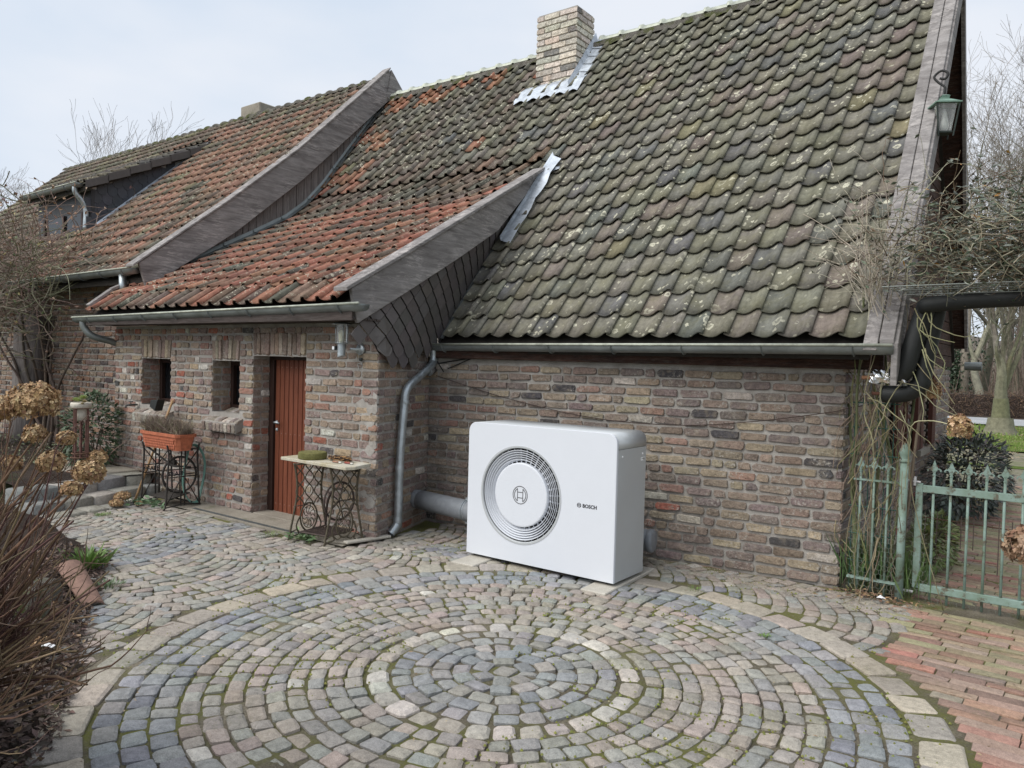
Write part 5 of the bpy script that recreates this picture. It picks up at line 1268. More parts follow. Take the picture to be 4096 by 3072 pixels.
for k, (x, y, a, lb) in enumerate(((-5.075, 4.345, 0.03, 'trowel with wooden handle lying left on the marble slab edge'), (-4.96, 4.375, -0.02, 'trowel with red and white handle lying right on the marble slab'))):
    t = thing('trowel', lb, 'trowel', (x, y, TZ))
    U = V((math.cos(a), math.sin(a), 0)); c = V((x, y, TZ + .008)); g = G(); tube(g, [c - U * .055, c - U * .02, c + U * .02], [.008, .0095, .008], 8, (.30, .15, .09) if k == 0 else (.28, .06, .04)); obj('handle', g, MAT['paint'], t, smooth=True)
    g = G(); tube(g, [c + U * .02, c + U * .05], .0075, 8, (.6, .57, .5)); obj('ferrule', g, MAT['paint'], t, smooth=True)
    g = G(); s = V((-U.y, U.x, 0)); b = c + V((0, -.012, -.004)); g.add([b - U * .05 - s * .012, b + U * .055 - s * .002, b + U * .05 + s * .01, b - U * .05 + s * .01], [(0, 1, 2, 3)], (.12, .12, .12)); obj('blade', g, MAT['galv'], t)
g = G(); rr3 = random.Random(16)                                     # greens under the table
for i in range(120):
    x = rr3.uniform(-5.62, -5.12); y = rr3.uniform(4.10, 4.36)
    if i < 45: x = rr3.gauss(-5.38, .06); y = rr3.gauss(4.24, .04)
    leafquad(g, (x, y, .01 + rr3.random() * .03), rdir(rr3, 0, .6), rdir(rr3, .3, 1), rr3.uniform(.05, .10) if i < 45 else rr3.uniform(.02, .04), rr3.uniform(.02, .035) if i < 45 else .006, jit((.13, .20, .09) if i < 45 else (.12, .17, .04), .25, rr3))
tag(obj('weed_clump', g, MAT['leaf']), 'broad leaved green weed growing under the marble topped table', 'weed')

# ------------------------------------------------------------------ second sewing machine stand with planter
t2 = thing('treadle_stand', 'straight barred black sewing machine stand carrying the terracotta planter', 'stand', (-7.7, 4.3, 0))
C_B = (0.035, 0.03, 0.026)
def plain_frame(x, y0, y1, H):
    P = lambda s, z: V((x, (y0 + y1) / 2 + (y1 - y0) / 2 * s, z))
    for s in (-1, 1):
        g = G(); tube(g, smooth_path([P(s * 1.18, 0), P(s * 1.03, .05), P(s * .95, .3), P(s * .88, .55), P(s * .95, H - .03), P(s * 1.0, H)], 4), .0095, 6, C_B); obj('leg', g, MAT['iron'], t2, smooth=True)
    g = G()
    for s in (-.12, .12): tube(g, [P(s, .03), P(s, H - .05)], .008, 5, C_B)
    for a, b in (((-.9, H - .07), (-.1, .42)), ((.9, H - .07), (.1, .42)), ((-.1, .32), (-.98, .05)), ((.1, .32), (.98, .05))): tube(g, [P(*a), P(*b)], .006, 5, C_B)
    for z in (.33, .41): tube(g, [P(-.94, z), P(.94, z)], .006, 5, C_B)
    tube(g, [P(-1.1, .02), P(0, .045), P(1.1, .02)], .008, 5, C_B); tube(g, [P(-.95, H - .05), P(.95, H - .05)], .007, 5, C_B)
    obj('frame_bars', g, MAT['iron'], t2, smooth=True)
    M = Matrix.Translation((x + .004, y0 + .02, .345)) @ Matrix(((0, 0, 1, 0), (1, 0, 0, 0), (0, 1, 0, 0), (0, 0, 0, 1)))
    text_obj('lettering', 'PFAFF', .066, M, MAT['iron'], t2, .002, 0.001)
plain_frame(-7.99, 4.16, 4.50, .665); plain_frame(-7.46, 4.14, 4.50, .665)
g = G(); w0 = V((-7.60, 4.36, .33)); tube(g, [w0 + V((.03 * math.cos(a), .17 * math.cos(a), .19 * math.sin(a))) for a in [2 * math.pi * k / 30 for k in range(30)]], .012, 6, C_B, closed=True)
for k in range(4): a = 2 * math.pi * k / 4; tube(g, [w0, w0 + V((0, .17 * math.cos(a), .19 * math.sin(a)))], .006, 5, C_B)
obj('flywheel', g, MAT['iron'], t2, smooth=True)
g = G(); box(g, (-7.72, 4.33, .11), (.36, .24, .012), Matrix.Rotation(.2, 3, 'X'), C_B); 
for z in (.05, .60): tube(g, [(-7.99, 4.42, z), (-7.46, 4.42, z)], .009, 6, C_B)
tube(g, [(-7.99, 4.2, .62), (-7.7, 4.33, .42), (-7.46, 4.4, .42)], .011, 5, C_B); box(g, (-7.74, 4.36, .44), (.12, .03, .07), None, C_B)
obj('treadle', g, MAT['iron'], t2)
pl_ = thing('planter', 'long terracotta planter box with scale pattern standing on the black stand', 'planter', (-7.62, 4.27, .62))
g = G(); 
def trough(g, x0, x1, y0, y1, z0, z1, tap, col, ch=.035):
    def ring(z, k, e=0):
        a0, a1, b0, b1 = x0 + k - e, x1 - k + e, y0 + k - e, y1 - k + e
        return [(a0 + ch, b0, z), (a1 - ch, b0, z), (a1, b0 + ch, z), (a1, b1 - ch, z), (a1 - ch, b1, z), (a0 + ch, b1, z), (a0, b1 - ch, z), (a0, b0 + ch, z)]
    R = [ring(z0, tap), ring(z1 - .03, .004), ring(z1 - .03, 0, .008), ring(z1, 0, .010), ring(z1, .010), ring(z1 - .04, .014)]
    vs = sum(R, []); fs = [tuple(range(7, -1, -1)), tuple(range(40, 48))]
    for i in range(5):
        for k in range(8): l = (k + 1) % 8; fs.append((8 * i + k, 8 * i + l, 8 * i + 8 + l, 8 * i + 8 + k))
    g.add(vs, fs, col)
trough(g, -8.03, -7.29, 4.15, 4.37, .615, .785, .03, (.42, .13, .065)); obj('planter_box', g, MAT['matte'], pl_)
g = G()
for r in range(4):
    for c in range(19):
        x = -7.955 + c * .0325 + (r % 2) * .016; z = .735 - r * .027; y = 4.15 + .004 + .026 * (1 - (z - .615) / .14) - .006
        if x > -7.36: continue
        g.add([(x - .014, y, z), (x + .014, y, z), (x + .013, y - .002, z - .014), (x, y - .003, z - .022), (x - .013, y - .002, z - .014)], [(0, 4, 3, 2, 1)], (.40, .12, .06))
obj('relief_pattern', g, MAT['matte'], pl_, kind='stuff')
g = G(); rh = random.Random(21)
for i in range(1500):
    x = rh.uniform(-8.00, -7.30); y = rh.uniform(4.17, 4.35); top = .105 * (0.8 + .5 * math.sin((x + 8.02) * 9.5 + .6) ** 2); p = V((x, y, .77)); d = V((rh.gauss(0, .45), rh.gauss(0, .45), 1)).normalized(); pts = [p]
    for k in range(3): pts.append(pts[-1] + d * top * rh.uniform(.3, .62)); d = (d + V((rh.gauss(0, .35), rh.gauss(0, .35), rh.gauss(0, .2)))).normalized()
    tube(g, pts, [.0022, .0018, .0014, .0009], 3, jit(pick([(4, (.20, .155, .12)), (2, (.13, .09, .075)), (2, (.30, .26, .19)), (.6, (.14, .16, .05))], rh), .2, rh), cap=False)
tag(obj('heather', g, MAT['bark']), 'dried brown heather plants growing in the terracotta planter', 'plant')
tl = thing('tool_handle', 'long wooden tool handle leaning behind the black stand', 'tool handle', (-8.03, 4.14, 0))
g = G(); tube(g, [(-8.03, 4.10, .01), (-8.0, 4.30, .58), (-7.93, 4.46, 1.10)], [.0135, .0135, .0125], 8, (.42, .25, .12)); obj('shaft', g, m_wood('ash_handle', (.30, .17, .08), (.50, .33, .18), (30, 30, 3), 0, .6), tl, smooth=True)
g = G(); prism(g, [(-8.27, 1.015), (-8.16, .97), (-8.10, 1.10), (-8.25, 1.09)], (0, 4.47, 0), (1, 0, 0), (0, 0, 1), .09, (.02, .02, .02)); tag(obj('plastic_scoop', g, MAT['black'], bev=.004), 'black plastic scoop lying on the sill of the left window', 'scoop')
g = G(); rh2 = random.Random(3)
for t_ in range(3): tube(g, [(-7.50 + .01 * t_ + .02 * math.sin(a * 3), 4.46 + .20 * math.cos(a) * .6, .34 + (.30 + .008 * t_) * math.sin(a)) for a in [2 * math.pi * k / 34 for k in range(34)]], .007, 6, (.12, .24, .20), closed=True)
tag(obj('garden_hose', g, MAT['paint'], smooth=True), 'coiled green garden hose behind the black stand', 'hose')
g = G()                                                               # small tap beside the window
tube(g, [(-9.02, 4.63, .99), (-9.02, 4.53, .99), (-9.03, 4.50, .985), (-9.03, 4.495, .955)], .012, 8, (.09, .09, .085)); tube(g, [(-9.06, 4.55, 1.03), (-8.98, 4.55, 1.03)], .008, 6, (.09, .09, .085)); tube(g, [(-9.02, 4.55, .99), (-9.02, 4.55, 1.03)], .006, 6, (.09, .09, .085))
tag(obj('water_tap', g, MAT['iron'], smooth=True), 'small old tap on the wall left of the left window', 'tap')

# ------------------------------------------------------------------ wall lamp by the door
wl = thing('wall_lamp', 'stainless steel wall lamp with frosted glass cylinder and motion sensor under the soffit', 'lamp', (-5.17, 4.6, 1.75))
LX, LY = -5.185, 4.46
g = G(); lathe(g, [(.002, .022), (.055, .014), (.088, .0), (.088, -.004), (.002, -.004)], (LX, LY, 1.905), 28); obj('cap', g, MAT['galv'], wl, smooth=True)
g = G(); lathe(g, [(.047, 0), (.047, .165)], (LX, LY, 1.737), 24, capb=False, capt=False); obj('glass_cylinder', g, MAT['clear'], wl, smooth=True)
g = G(); tube(g, [(LX, LY, 1.74), (LX, LY, 1.77), (LX, LY, 1.83), (LX, LY, 1.855)], [.014, .019, .021, .010], 12, (.75, .72, .5)); obj('bulb', g, MAT['paint'], wl, smooth=True)
g = G()
for k in range(4): a = math.pi / 4 + k * math.pi / 2 + .3; tube(g, [(LX + .054 * math.cos(a), LY + .054 * math.sin(a), 1.735), (LX + .054 * math.cos(a), LY + .054 * math.sin(a), 1.905)], .003, 5)
tube(g, [(LX + .056 * math.cos(a), LY + .056 * math.sin(a), 1.74) for a in [2 * math.pi * k / 24 for k in range(24)]], .003, 5, closed=True); obj('guard', g, MAT['galv'], wl, smooth=True)
g = G(); lathe(g, [(.034, -.115), (.034, 0.0), (.056, .002), (.056, .006)], (LX, LY, 1.735), 20); g.v = [(x, y, z - (0.35 * (LX - x) if z < 1.63 else 0)) for x, y, z in g.v]; obj('lamp_body', g, MAT['galv'], wl, smooth=False)
g = G(); box(g, (LX - .055, LY - .03, 1.695), (.036, .03, .036), col=(.02, .02, .02)); box(g, (LX - .055, LY - .046, 1.695), (.026, .004, .028), col=(.7, .72, .74)); lathe(g, [(.014, -.016), (.014, .016)], (LX - .085, LY - .02, 1.695), 12, (.02, .025, .02)); obj('sensor', g, MAT['paint'], wl)
g = G(); lathe(g, [(.052, 0), (.052, .02), (.044, .028), (.012, .03), (.012, .13)], (LX + .065, AY - .004, 1.69), 22, M=RX); obj('wall_rose', g, MAT['galv'], wl, smooth=True)
g = G(); tube(g, smooth_path([(LX + .06, AY - .03, 1.65), (LX + .05, AY - .02, 1.60), (LX + .09, AY - .02, 1.56), (LX + .03, AY - .015, 1.56), (LX + .045, AY - .012, 1.51)], 5), .003, 5, (.5, .5, .48)); lathe(g, [(.014, -.014), (.017, 0), (.014, .014)], (LX + .085, AY - .03, 1.60), 10, (.02, .025, .02)); obj('cable', g, MAT['paint'], wl)

# ------------------------------------------------------------------ green lantern on the gable
la = thing('gable_lantern', 'old green copper lantern with clear panes hanging from a curled bracket at the gable', 'lantern', (-0.93, 7.2, 3.7))
LC = V((-0.955, 7.12, 3.80)); RZ = Matrix.Rotation(.5, 3, 'Z')
def frus(g, z0, z1, r0, r1, col, n=4):
    vs = []
    for z, r in ((z0, r0), (z1, r1)):
        for k in range(n): a = 2 * math.pi * (k + .5) / n + .5; vs.append(LC + V((r * math.cos(a), r * math.sin(a), z)) * .85)
    g.add(vs, [tuple(range(n - 1, -1, -1)), tuple(range(n, 2 * n))] + [(k, (k + 1) % n, n + (k + 1) % n, n + k) for k in range(n)], col)
CG = (0.16, 0.25, 0.20)
g = G(); frus(g, .0, .012, .165, .165, CG); frus(g, .013, .055, .155, .06, CG); frus(g, .056, .085, .045, .05, CG); frus(g, .086, .10, .058, .03, CG); obj('lantern_roof', g, MAT['matte'], la)
g = G(); frus(g, -.255, -.003, .075, .118, (.6, .63, .62)); obj('pane', g, MAT['clear'], la)
g = G()
for k in range(4):
    a = 2 * math.pi * (k + .5) / 4 + .5; tube(g, [LC + V((.078 * math.cos(a), .078 * math.sin(a), -.26)), LC + V((.122 * math.cos(a), .122 * math.sin(a), 0))], .007, 5, (.03, .04, .035))
frus(g, -.27, -.255, .085, .085, (.03, .04, .035)); obj('lantern_frame', g, MAT['matte'], la)
g = G(); tube(g, [LC + V((0, 0, -.22)), LC + V((0, 0, -.17)), LC + V((0, 0, -.13)), LC + V((0, 0, -.05))], [.02, .033, .028, .012], 12, (.75, .76, .72)); obj('bulb', g, MAT['paint'], la, smooth=True)
g = G(); tube(g, smooth_path([LC + V((0, 0, .10)), LC + V((.0, 0, .15)), LC + V((-.05, 0, .20)), LC + V((-.08, 0, .25)), LC + V((-.03, 0, .29)), LC + V((.02, 0, .26)), LC + V((0, 0, .22)), LC + V((-.04, 0, .23))], 5), .010, 6, (.03, .03, .03)); obj('hanging_bracket', g, MAT['iron'], la, smooth=True)

# ------------------------------------------------------------------ small things on the right-hand wall
g = G(); CB = [(-5.14, 5.645, 1.46), (-4.3, 5.72, 1.27), (-3.4, 5.79, 1.14), (-2.65, 5.85, 1.125), (-2.05, 5.90, 1.19), (-1.48, 5.95, 1.295), (-1.36, 5.96, 1.33), (-1.2, 5.96, 1.37)]
tube(g, smooth_path(CB, 6), .0035, 5, (.05, .03, .025)); tag(obj('loose_cable', g, MAT['matte'], smooth=True), 'thin dark cable sagging across the right brick wall', 'cable')
vp_ = thing('vent_pipe', 'small grey vent pipe end with wire mesh beside the top of the downpipe', 'vent', (-5.12, 5.5, 1.5))
g = G(); tube(g, [(-5.19, 5.66, 1.52), (-5.10, 5.50, 1.49)], .036, 16, (.13, .125, .12)); obj('pipe_run', g, MAT['matte'], vp_, smooth=True)
g = G(); d = V((.09, -.16, -.03)).normalized(); s1 = d.cross(V((0, 0, 1))).normalized(); s2 = s1.cross(d); c = V((-5.10, 5.50, 1.49)) + d * .002
for k in range(-3, 4): w = math.sqrt(max(0, .034 ** 2 - (k * .01) ** 2)); tube(g, [c + s1 * k * .01 - s2 * w, c + s1 * k * .01 + s2 * w], .001, 3, (.4, .4, .4)); tube(g, [c + s2 * k * .01 - s1 * w, c + s2 * k * .01 + s1 * w], .001, 3, (.4, .4, .4))
obj('wire_mesh', g, MAT['galv'], vp_)
g = G(); 
for a, b in (((-5.13, 5.66, 1.58), (-4.75, 5.70, 1.64)), ((-5.0, 5.66, 1.53), (-4.70, 5.70, 1.65)), ((-5.15, 5.65, 1.62), (-5.0, 5.6, 1.50))): tube(g, [a, b], .006, 5, (.02, .02, .02))
tag(obj('eaves_bracket', g, MAT['iron']), 'bent black iron bracket under the eaves in the wall corner', 'bracket')
ip = thing('insulated_pipe', 'two thick black insulated pipes bending out of the gable corner below the pergola', 'pipe', (-0.95, 5.8, 1.5))
g = G(); tube(g, smooth_path([(-0.83, 5.78, 2.06), (-0.90, 5.76, 1.80), (-0.935, 5.76, 1.66), (-0.96, 5.77, 1.60), (-1.02, 5.78, 1.575)], 6), .062, 14); obj('pipe_run', g, MAT['black'], ip, smooth=True)
g = G(); tube(g, smooth_path([(-0.775, 5.84, 2.06), (-0.82, 5.84, 1.80), (-0.845, 5.84, 1.60), (-0.86, 5.84, 1.53), (-0.92, 5.84, 1.475), (-1.0, 5.84, 1.455), (-1.09, 5.84, 1.455)], 6), .060, 14); obj('pipe_run', g, MAT['black'], ip, smooth=True)
g = G(); tube(g, [(-1.22, 5.79, 1.565), (-1.05, 5.79, 1.568)], .014, 8, (.30, .15, .08)); tube(g, [(-1.16, 5.84, 1.455), (-1.08, 5.84, 1.455)], .012, 8, (.14, .06, .04)); obj('copper_pipe', g, MAT['matte'], ip, smooth=True)
g = G(); rf = random.Random(1); vs = []; n = 14; m = 11
for i in range(m + 1):
    x = -1.16 + .23 * i / m; r0 = .045 + .012 * math.sin(i * .8)
    for k in range(n): a = 2 * math.pi * k / n; r = r0 + rf.uniform(-.012, .012); vs.append((x + rf.uniform(-.006, .006), 5.785 + r * math.cos(a), 1.575 - .018 * i / m + r * math.sin(a) * .9))
g.add(vs, [(i * n + k, i * n + (k + 1) % n, (i + 1) * n + (k + 1) % n, (i + 1) * n + k) for i in range(m) for k in range(n)] + [tuple(range(n)), tuple(m * n + k for k in range(n))]); tag(obj('foil_wrap', g, MAT['foil']), 'crumpled shiny aluminium foil wrapped round the pipe end', 'foil')

# ------------------------------------------------------------------ gate, fence panel, post
GC1 = (0.155, 0.27, 0.235)
MAT['verdigris'] = (lambda b: (b.bump(b.noise(40, 5), .3, .002), b.done(b.mix(b.ramp(b.noise(14, 6, .7), [(.53, 0.0), (.62, .85)]), b.mix(b.ramp(b.noise(5, 5, .65), [(.35, 0.0), (.6, 1.0)]), (.26, .36, .325), (.17, .24, .185)), (.10, .075, .045)), .7))[1])(NB('peeling_green_paint'))
def finial(g, x, y, z0, s=1.0):
    tube(g, [(x, y, z0), (x, y, z0 + .035 * s)], .0085 * s, 6); lathe(g, [(.012 * s, -.004), (.012 * s, .004)], (x, y, z0 + .012), 8); lathe(g, [(.012 * s, -.004), (.012 * s, .004)], (x, y, z0 + .045 * s), 8)
    prism(g, [(-.006, .03), (-.020, .05), (-.022, .062), (-.012, .082), (0, .118), (.012, .082), (.022, .062), (.020, .05), (.006, .03)], (x, y + .005, z0), (s, 0, 0), (0, 0, s), .011)
    for sx in (-1, 1): tube(g, smooth_path([(x, y, z0 + .035 * s), (x + sx * .014 * s, y, z0 + .052 * s), (x + sx * .030 * s, y, z0 + .054 * s), (x + sx * .041 * s, y, z0 + .044 * s), (x + sx * .036 * s, y, z0 + .038 * s)], 3), .005 * s, 5)
gt = thing('garden_gate', 'peeling green iron gate with arrow finials in front of the brick path', 'gate', (-0.3, 6.0, 0))
GX0, GX1, GY = -0.885, 0.55, 6.02
g = G(); box(g, (GX0 + .022, GY, .46), (.044, .035, .74)); box(g, ((GX0 + GX1) / 2 + .022, GY, .795), (GX1 - GX0 - .044, .034, .05)); box(g, ((GX0 + GX1) / 2 + .022, GY, .095), (GX1 - GX0 - .044, .034, .05)); box(g, (GX1 + .022, GY, .46), (.044, .035, .74)); obj('gate_frame', g, MAT['verdigris'], gt, bev=.003)
k = 0; x = -0.775
while x < GX1 - .03:
    g = G(); tube(g, [(x, GY + .0, .0), (x, GY, .90)], .009, 7); obj('gate_bar', g, MAT['verdigris'], gt, smooth=True)
    g = G(); finial(g, x, GY, .885); obj('finial', g, MAT['verdigris'], gt); x += .1045
g = G(); tube(g, [(GX0 - .075, GY - .02, .845), (GX0 + .03, GY - .02, .84)], .008, 6); box(g, (GX0 - .004, GY - .02, .845), (.014, .03, .06)); obj('latch', g, MAT['iron'], gt)
g = G(); tube(g, [(GX0 - .075, GY - .02, .06), (GX0 + .01, GY - .02, .06)], .01, 6); obj('hinge', g, MAT['iron'], gt)
po = thing('gate_post', 'round rusty green iron gate post with a bulb finial', 'post', (-0.955, 5.93, 0))
g = G(); tube(g, [(-0.955, 5.93, -.05), (-0.950, 5.93, .98)], .027, 16); obj('post_shaft', g, MAT['verdigris'], po, smooth=True)
g = G(); lathe(g, [(.027, 0), (.036, .006), (.036, .016), (.026, .022), (.024, .03), (.034, .055), (.036, .075), (.030, .10), (.018, .122), (.006, .135), (.0005, .14)], (-0.950, 5.93, .975), 16); obj('finial', g, MAT['verdigris'], po, smooth=True)
fp = thing('fence_panel', 'narrow green iron fence panel overgrown with vines beside the house corner', 'fence', (-1.15, 5.96, 0))
g = G(); box(g, (-1.13, 5.95, .825), (.30, .03, .012)); box(g, (-1.14, 5.95, .105), (.33, .035, .014)); obj('fence_rail', g, MAT['verdigris'], fp)
for x in (-1.235, -1.145, -1.055):
    g = G(); tube(g, [(x, 5.95, -.0), (x, 5.95, .89)], .0085, 7); obj('fence_bar', g, MAT['verdigris'], fp, smooth=True)
    g = G(); finial(g, x, 5.95, .875); obj('finial', g, MAT['verdigris'], fp)
tm = thing('wire_trellis', 'dark green wire mesh trellis behind the vines at the house corner', 'trellis', (-1.15, 5.99, 0)); g = G()
for i in range(6): tube(g, [(-1.30 + .052 * i, 6.0, .02), (-1.30 + .052 * i, 6.0, 1.42)], .0035, 4, (.03, .09, .07))
obj('mesh_wire', g, MAT['paint'], tm)
for z in (.22, .42, .62, .82, 1.0, 1.2, 1.38):
    g = G(); tube(g, [(-1.32, 5.99, z), (-1.0, 5.99, z)], .004, 4, (.03, .09, .07)); obj('mesh_wire', g, MAT['paint'], tm)
g = G()                                                               # chicken wire on the gate and fence
def hexnet(g, x0, x1, z0, z1, y, s=.022, col=(.22, .24, .20)):
    h = s * math.sqrt(3); r = 0; z = z0
    while z < z1:
        x = x0 + (h / 2 if r % 2 else 0)
        while x < x1:
            yy = y + .006 * noise.noise(V((x * 9, z * 9, 0)))
            for a, b in (((x, z), (x, z + s)), ((x, z + s), (x + h / 2, z + 1.5 * s)), ((x, z + s), (x - h / 2, z + 1.5 * s))): tube(g, [(a[0], yy, a[1]), (b[0], yy, b[1])], .0009, 3, col, cap=False)
            x += h
        z += 1.5 * s; r += 1
hexnet(g, -0.89, -0.80, .06, .62, 6.0 - .025); hexnet(g, -1.28, -.98, .03, .55, 5.93); hexnet(g, -.80, .5, -.0, .10, 6.03)
tag(obj('chicken_wire', g, MAT['iron']), 'fine hexagonal chicken wire tied to the green gate', 'wire netting')
of = thing('rusty_fence', 'low thin rusty wire fence standing on the path behind the gate', 'fence', (-0.6, 6.9, 0))
g = G(); tube(g, [(-0.98, 6.95, .44), (-0.2, 7.05, .40), (.3, 7.1, .38)], .005, 5, (.13, .07, .045)); obj('fence_rail', g, MAT['iron'], of); x = -.95
while x < .3:
    g = G(); tube(g, [(x, 6.97, .22 if (int(x * 100) % 2) else .05), (x, 6.97, .48)], .004, 5, (.16, .12, .10)); obj('fence_bar', g, MAT['iron'], of); x += .085
# pergola: dark beam and wire mesh deck above the gate
pg = thing('pergola', 'black pergola beam with grey wire mesh roof above the gate', 'pergola', (-0.2, 5.6, 2.1))
g = G(); tube(g, smooth_path([(-.86, 5.70, 2.055), (-.6, 5.66, 2.075), (-.2, 5.6, 2.085), (.6, 5.55, 2.11)], 4), .052, 12); obj('beam', g, MAT['black'], pg, smooth=True)
g = G(); tube(g, [(.62, 5.55, 0), (.6, 5.55, 2.1)], .045, 12); obj('post_shaft', g, MAT['black'], pg, smooth=True)
g = G()
for i in range(44): x = -1.02 + i * .052; tube(g, [(x, 5.36, 2.155), (x + .02, 6.25, 2.17)], .0032, 4, (.20, .21, .20), cap=False); tube(g, [(x, 5.36, 2.155), (x, 5.365, 2.10)], .0028, 4, (.12, .13, .12), cap=False)
for k in range(6): tube(g, [(-1.03, 5.36 + k * .178, 2.155 + .003 * k), (1.3, 5.36 + k * .178, 2.165 + .003 * k)], .0042, 4, (.24, .26, .24), cap=False)
for z in (2.13, 2.10): tube(g, [(-.90, 5.36, z), (1.3, 5.36, z)], .0028, 4, (.12, .13, .12), cap=False)
obj('mesh_wire', g, MAT['paint'], pg, kind='stuff')

# ------------------------------------------------------------------ vegetation helpers
def wander(r, p, d, n, step, bend, upw=0.0, sag=0.0):
    P = [V(p)]; d = V(d).normalized()
    for i in range(n): d = (d + V((r.gauss(0, bend), r.gauss(0, bend), r.gauss(0, bend) + upw - sag * i / n))).normalized(); P.append(P[-1] + d * step)
    return P
def taper(r0, r1, n): return [r0 + (r1 - r0) * i / n for i in range(n + 1)]

def flower_head(g, c, R, r, n=260, pal=None, sq=0.85, ps=0.017):
    pal = pal or [(4, (0.40, 0.26, 0.13)), (3, (0.30, 0.18, 0.09)), (2, (0.52, 0.38, 0.22)), (1, (0.20, 0.11, 0.06))]
    c = V(c)
    for i in range(n):
        d = rdir(r, -0.75, 1); lump = 1 + 0.16 * noise.noise(d * 3 + c * 7); rad = R * lump * (r.uniform(0.82, 1.03) if i % 4 else r.uniform(.5, .8)); p = c + V((d.x, d.y, d.z * sq)) * rad
        col = jit(pick(pal, r), 0.2, r); nn = (d + rdir(r) * 0.55).normalized(); t = nn.cross(rdir(r)).normalized(); b = nn.cross(t)
        for q in range(4):
            a = q * math.pi / 2 + r.uniform(-.2, .2); u = t * math.cos(a) + b * math.sin(a); w = nn.cross(u); s = ps * r.uniform(.7, 1.2)
            g.add([p, p + u * s * .6 + w * s * .42 + nn * s * .10, p + u * s * 1.05 + nn * s * r.uniform(-.1, .45), p + u * s * .6 - w * s * .42 + nn * s * .10], [(0, 1, 2, 3)], col)

def twiggy(g, r, p, d, L, rad, depth, col, seg=5, bend=.12, upw=.03, kids=3, ang=.6, shrink=.62, tipcol=None, n=5):
    P = wander(r, p, d, seg, L / seg, bend, upw); c = jit(col, .18, r) if depth else jit(tipcol or col, .2, r)
    tube(g, P, taper(rad, max(rad * .45, .0008), seg), n if depth > 1 else 3, c, cap=False)
    if depth > 0:
        for k in range(kids):
            i = r.randint(max(1, seg // 3), seg); dd = (P[i] - P[i - 1]).normalized(); nd = (dd + rdir(r) * ang).normalized()
            twiggy(g, r, P[i], nd, L * shrink * r.uniform(.7, 1.2), max(rad * .55, .0009), depth - 1, col, max(3, seg - 1), bend, upw, kids, ang, shrink, tipcol, n)
    return P

# ------------------------------------------------------------------ hydrangea in the left foreground
def pix(p):
    v = V(p) - EYE; z = v.dot(fw); return 2048 + F_PX * v.dot(rt) / z if z > .1 else -9999, 1536 - F_PX * v.dot(up) / z if z > .1 else 9999
hy = thing('hydrangea_bush', 'bare brown hydrangea shrub with large dried flower heads at the left edge', 'shrub', (-3.3, 0.9, 0))
rh = random.Random(77)
HEADS = [((-2.80, 1.09, 1.43), .078, 420), ((-2.93, 1.04, 1.40), .055, 200), ((-2.72, 1.06, 1.33), .035, 110), ((-2.94, 1.25, 1.285), .032, 110), ((-2.77, 1.13, 1.225), .045, 200), ((-2.63, 1.19, 1.20), .048, 260), ((-2.66, 1.235, 1.245), .026, 90), ((-3.07, 1.12, 1.19), .035, 110), ((-2.55, 1.10, 1.165), .030, 100), ((-3.0, 1.0, 1.31), .04, 130)]
g = G(); BASES = [(-3.55, .95), (-3.4, .75), (-3.25, .62), (-3.75, 1.1), (-3.5, .6), (-3.1, .5), (-3.65, .8)]
for i, (c, R, n) in enumerate(HEADS):
    gh = G(); flower_head(gh, c, R, rh, int(n * 2.2), ps=.0085); obj('flower_head', gh, MAT['petal'], hy)
    b = V((BASES[i % 7][0], BASES[i % 7][1], .08)); e = V(c) - V((0, 0, R * .5)); gs2 = G()
    tube(gs2, smooth_path([b, b.lerp(e, .35) + V((.02, 0, .12)), b.lerp(e, .75) + V((0, 0, .06)), e], 5), taper(.008, .003, 15), 6, jit((.17, .10, .06), .2, rh), cap=False); obj('stem', gs2, MAT['bark'], hy, smooth=True)
for i in range(420):
    bx, by = rh.choice(BASES); b = V((bx + rh.gauss(0, .06), by + rh.gauss(0, .06), .08)); tgt = V((rh.uniform(-3.15, -2.25), rh.uniform(.45, 1.30), rh.uniform(.5, 1.32)))
    if tgt.x > -2.6: tgt.z = min(tgt.z, .70 + rh.random() * .38)
    d = (tgt - b); L = d.length * rh.uniform(.7, 1.0); col = rh.choice([(.16, .09, .06), (.20, .13, .08), (.11, .055, .05), (.25, .18, .11)])
    P = wander(rh, b, d + V((0, 0, .25)), 8, L / 8, .07, .0)
    if max(pix(q)[0] for q in P) > 470: continue
    tube(g, P, taper(rh.uniform(.006, .010), .003, 8), 6, jit(col, .15, rh), cap=False)
    for k in range(rh.randint(3, 5)):
        j = rh.randint(3, 8); dd = (P[j] - P[j - 1]).normalized(); twiggy(g, rh, P[j], dd + rdir(rh) * .45 + V((0, 0, .25)), rh.uniform(.10, .24), .0034, 1, col, 4, .10, .04, 2, .6, .55, (.13, .08, .06))
obj('branches', g, MAT['bark'], hy, smooth=True, kind='stuff')
hb = thing('hydrangea_branch', 'brown dried hydrangea flower reaching in at the right edge in front of the gate', 'shrub', (0.1, 1.9, 1.0))
for c, R, n in (((-.065, 1.99, 1.232), .052, 300), ((-.015, 1.97, 1.25), .055, 300), ((-.028, 1.96, 1.04), .028, 100)):
    gh = G(); flower_head(gh, c, R, rh, n, [(4, (.30, .19, .12)), (3, (.22, .125, .075)), (2, (.38, .27, .18))], ps=.011); obj('flower_head', gh, MAT['petal'], hb)
g = G()
for c in ((-.05, 1.99, 1.2), (-.02, 1.96, 1.02)): tube(g, smooth_path([c, (.1, 1.95, c[2] - .1), (.3, 1.85, c[2] - .5), (.5, 1.7, 0)], 5), .004, 5, (.15, .09, .06))
obj('stem', g, MAT['bark'], hb, smooth=True)
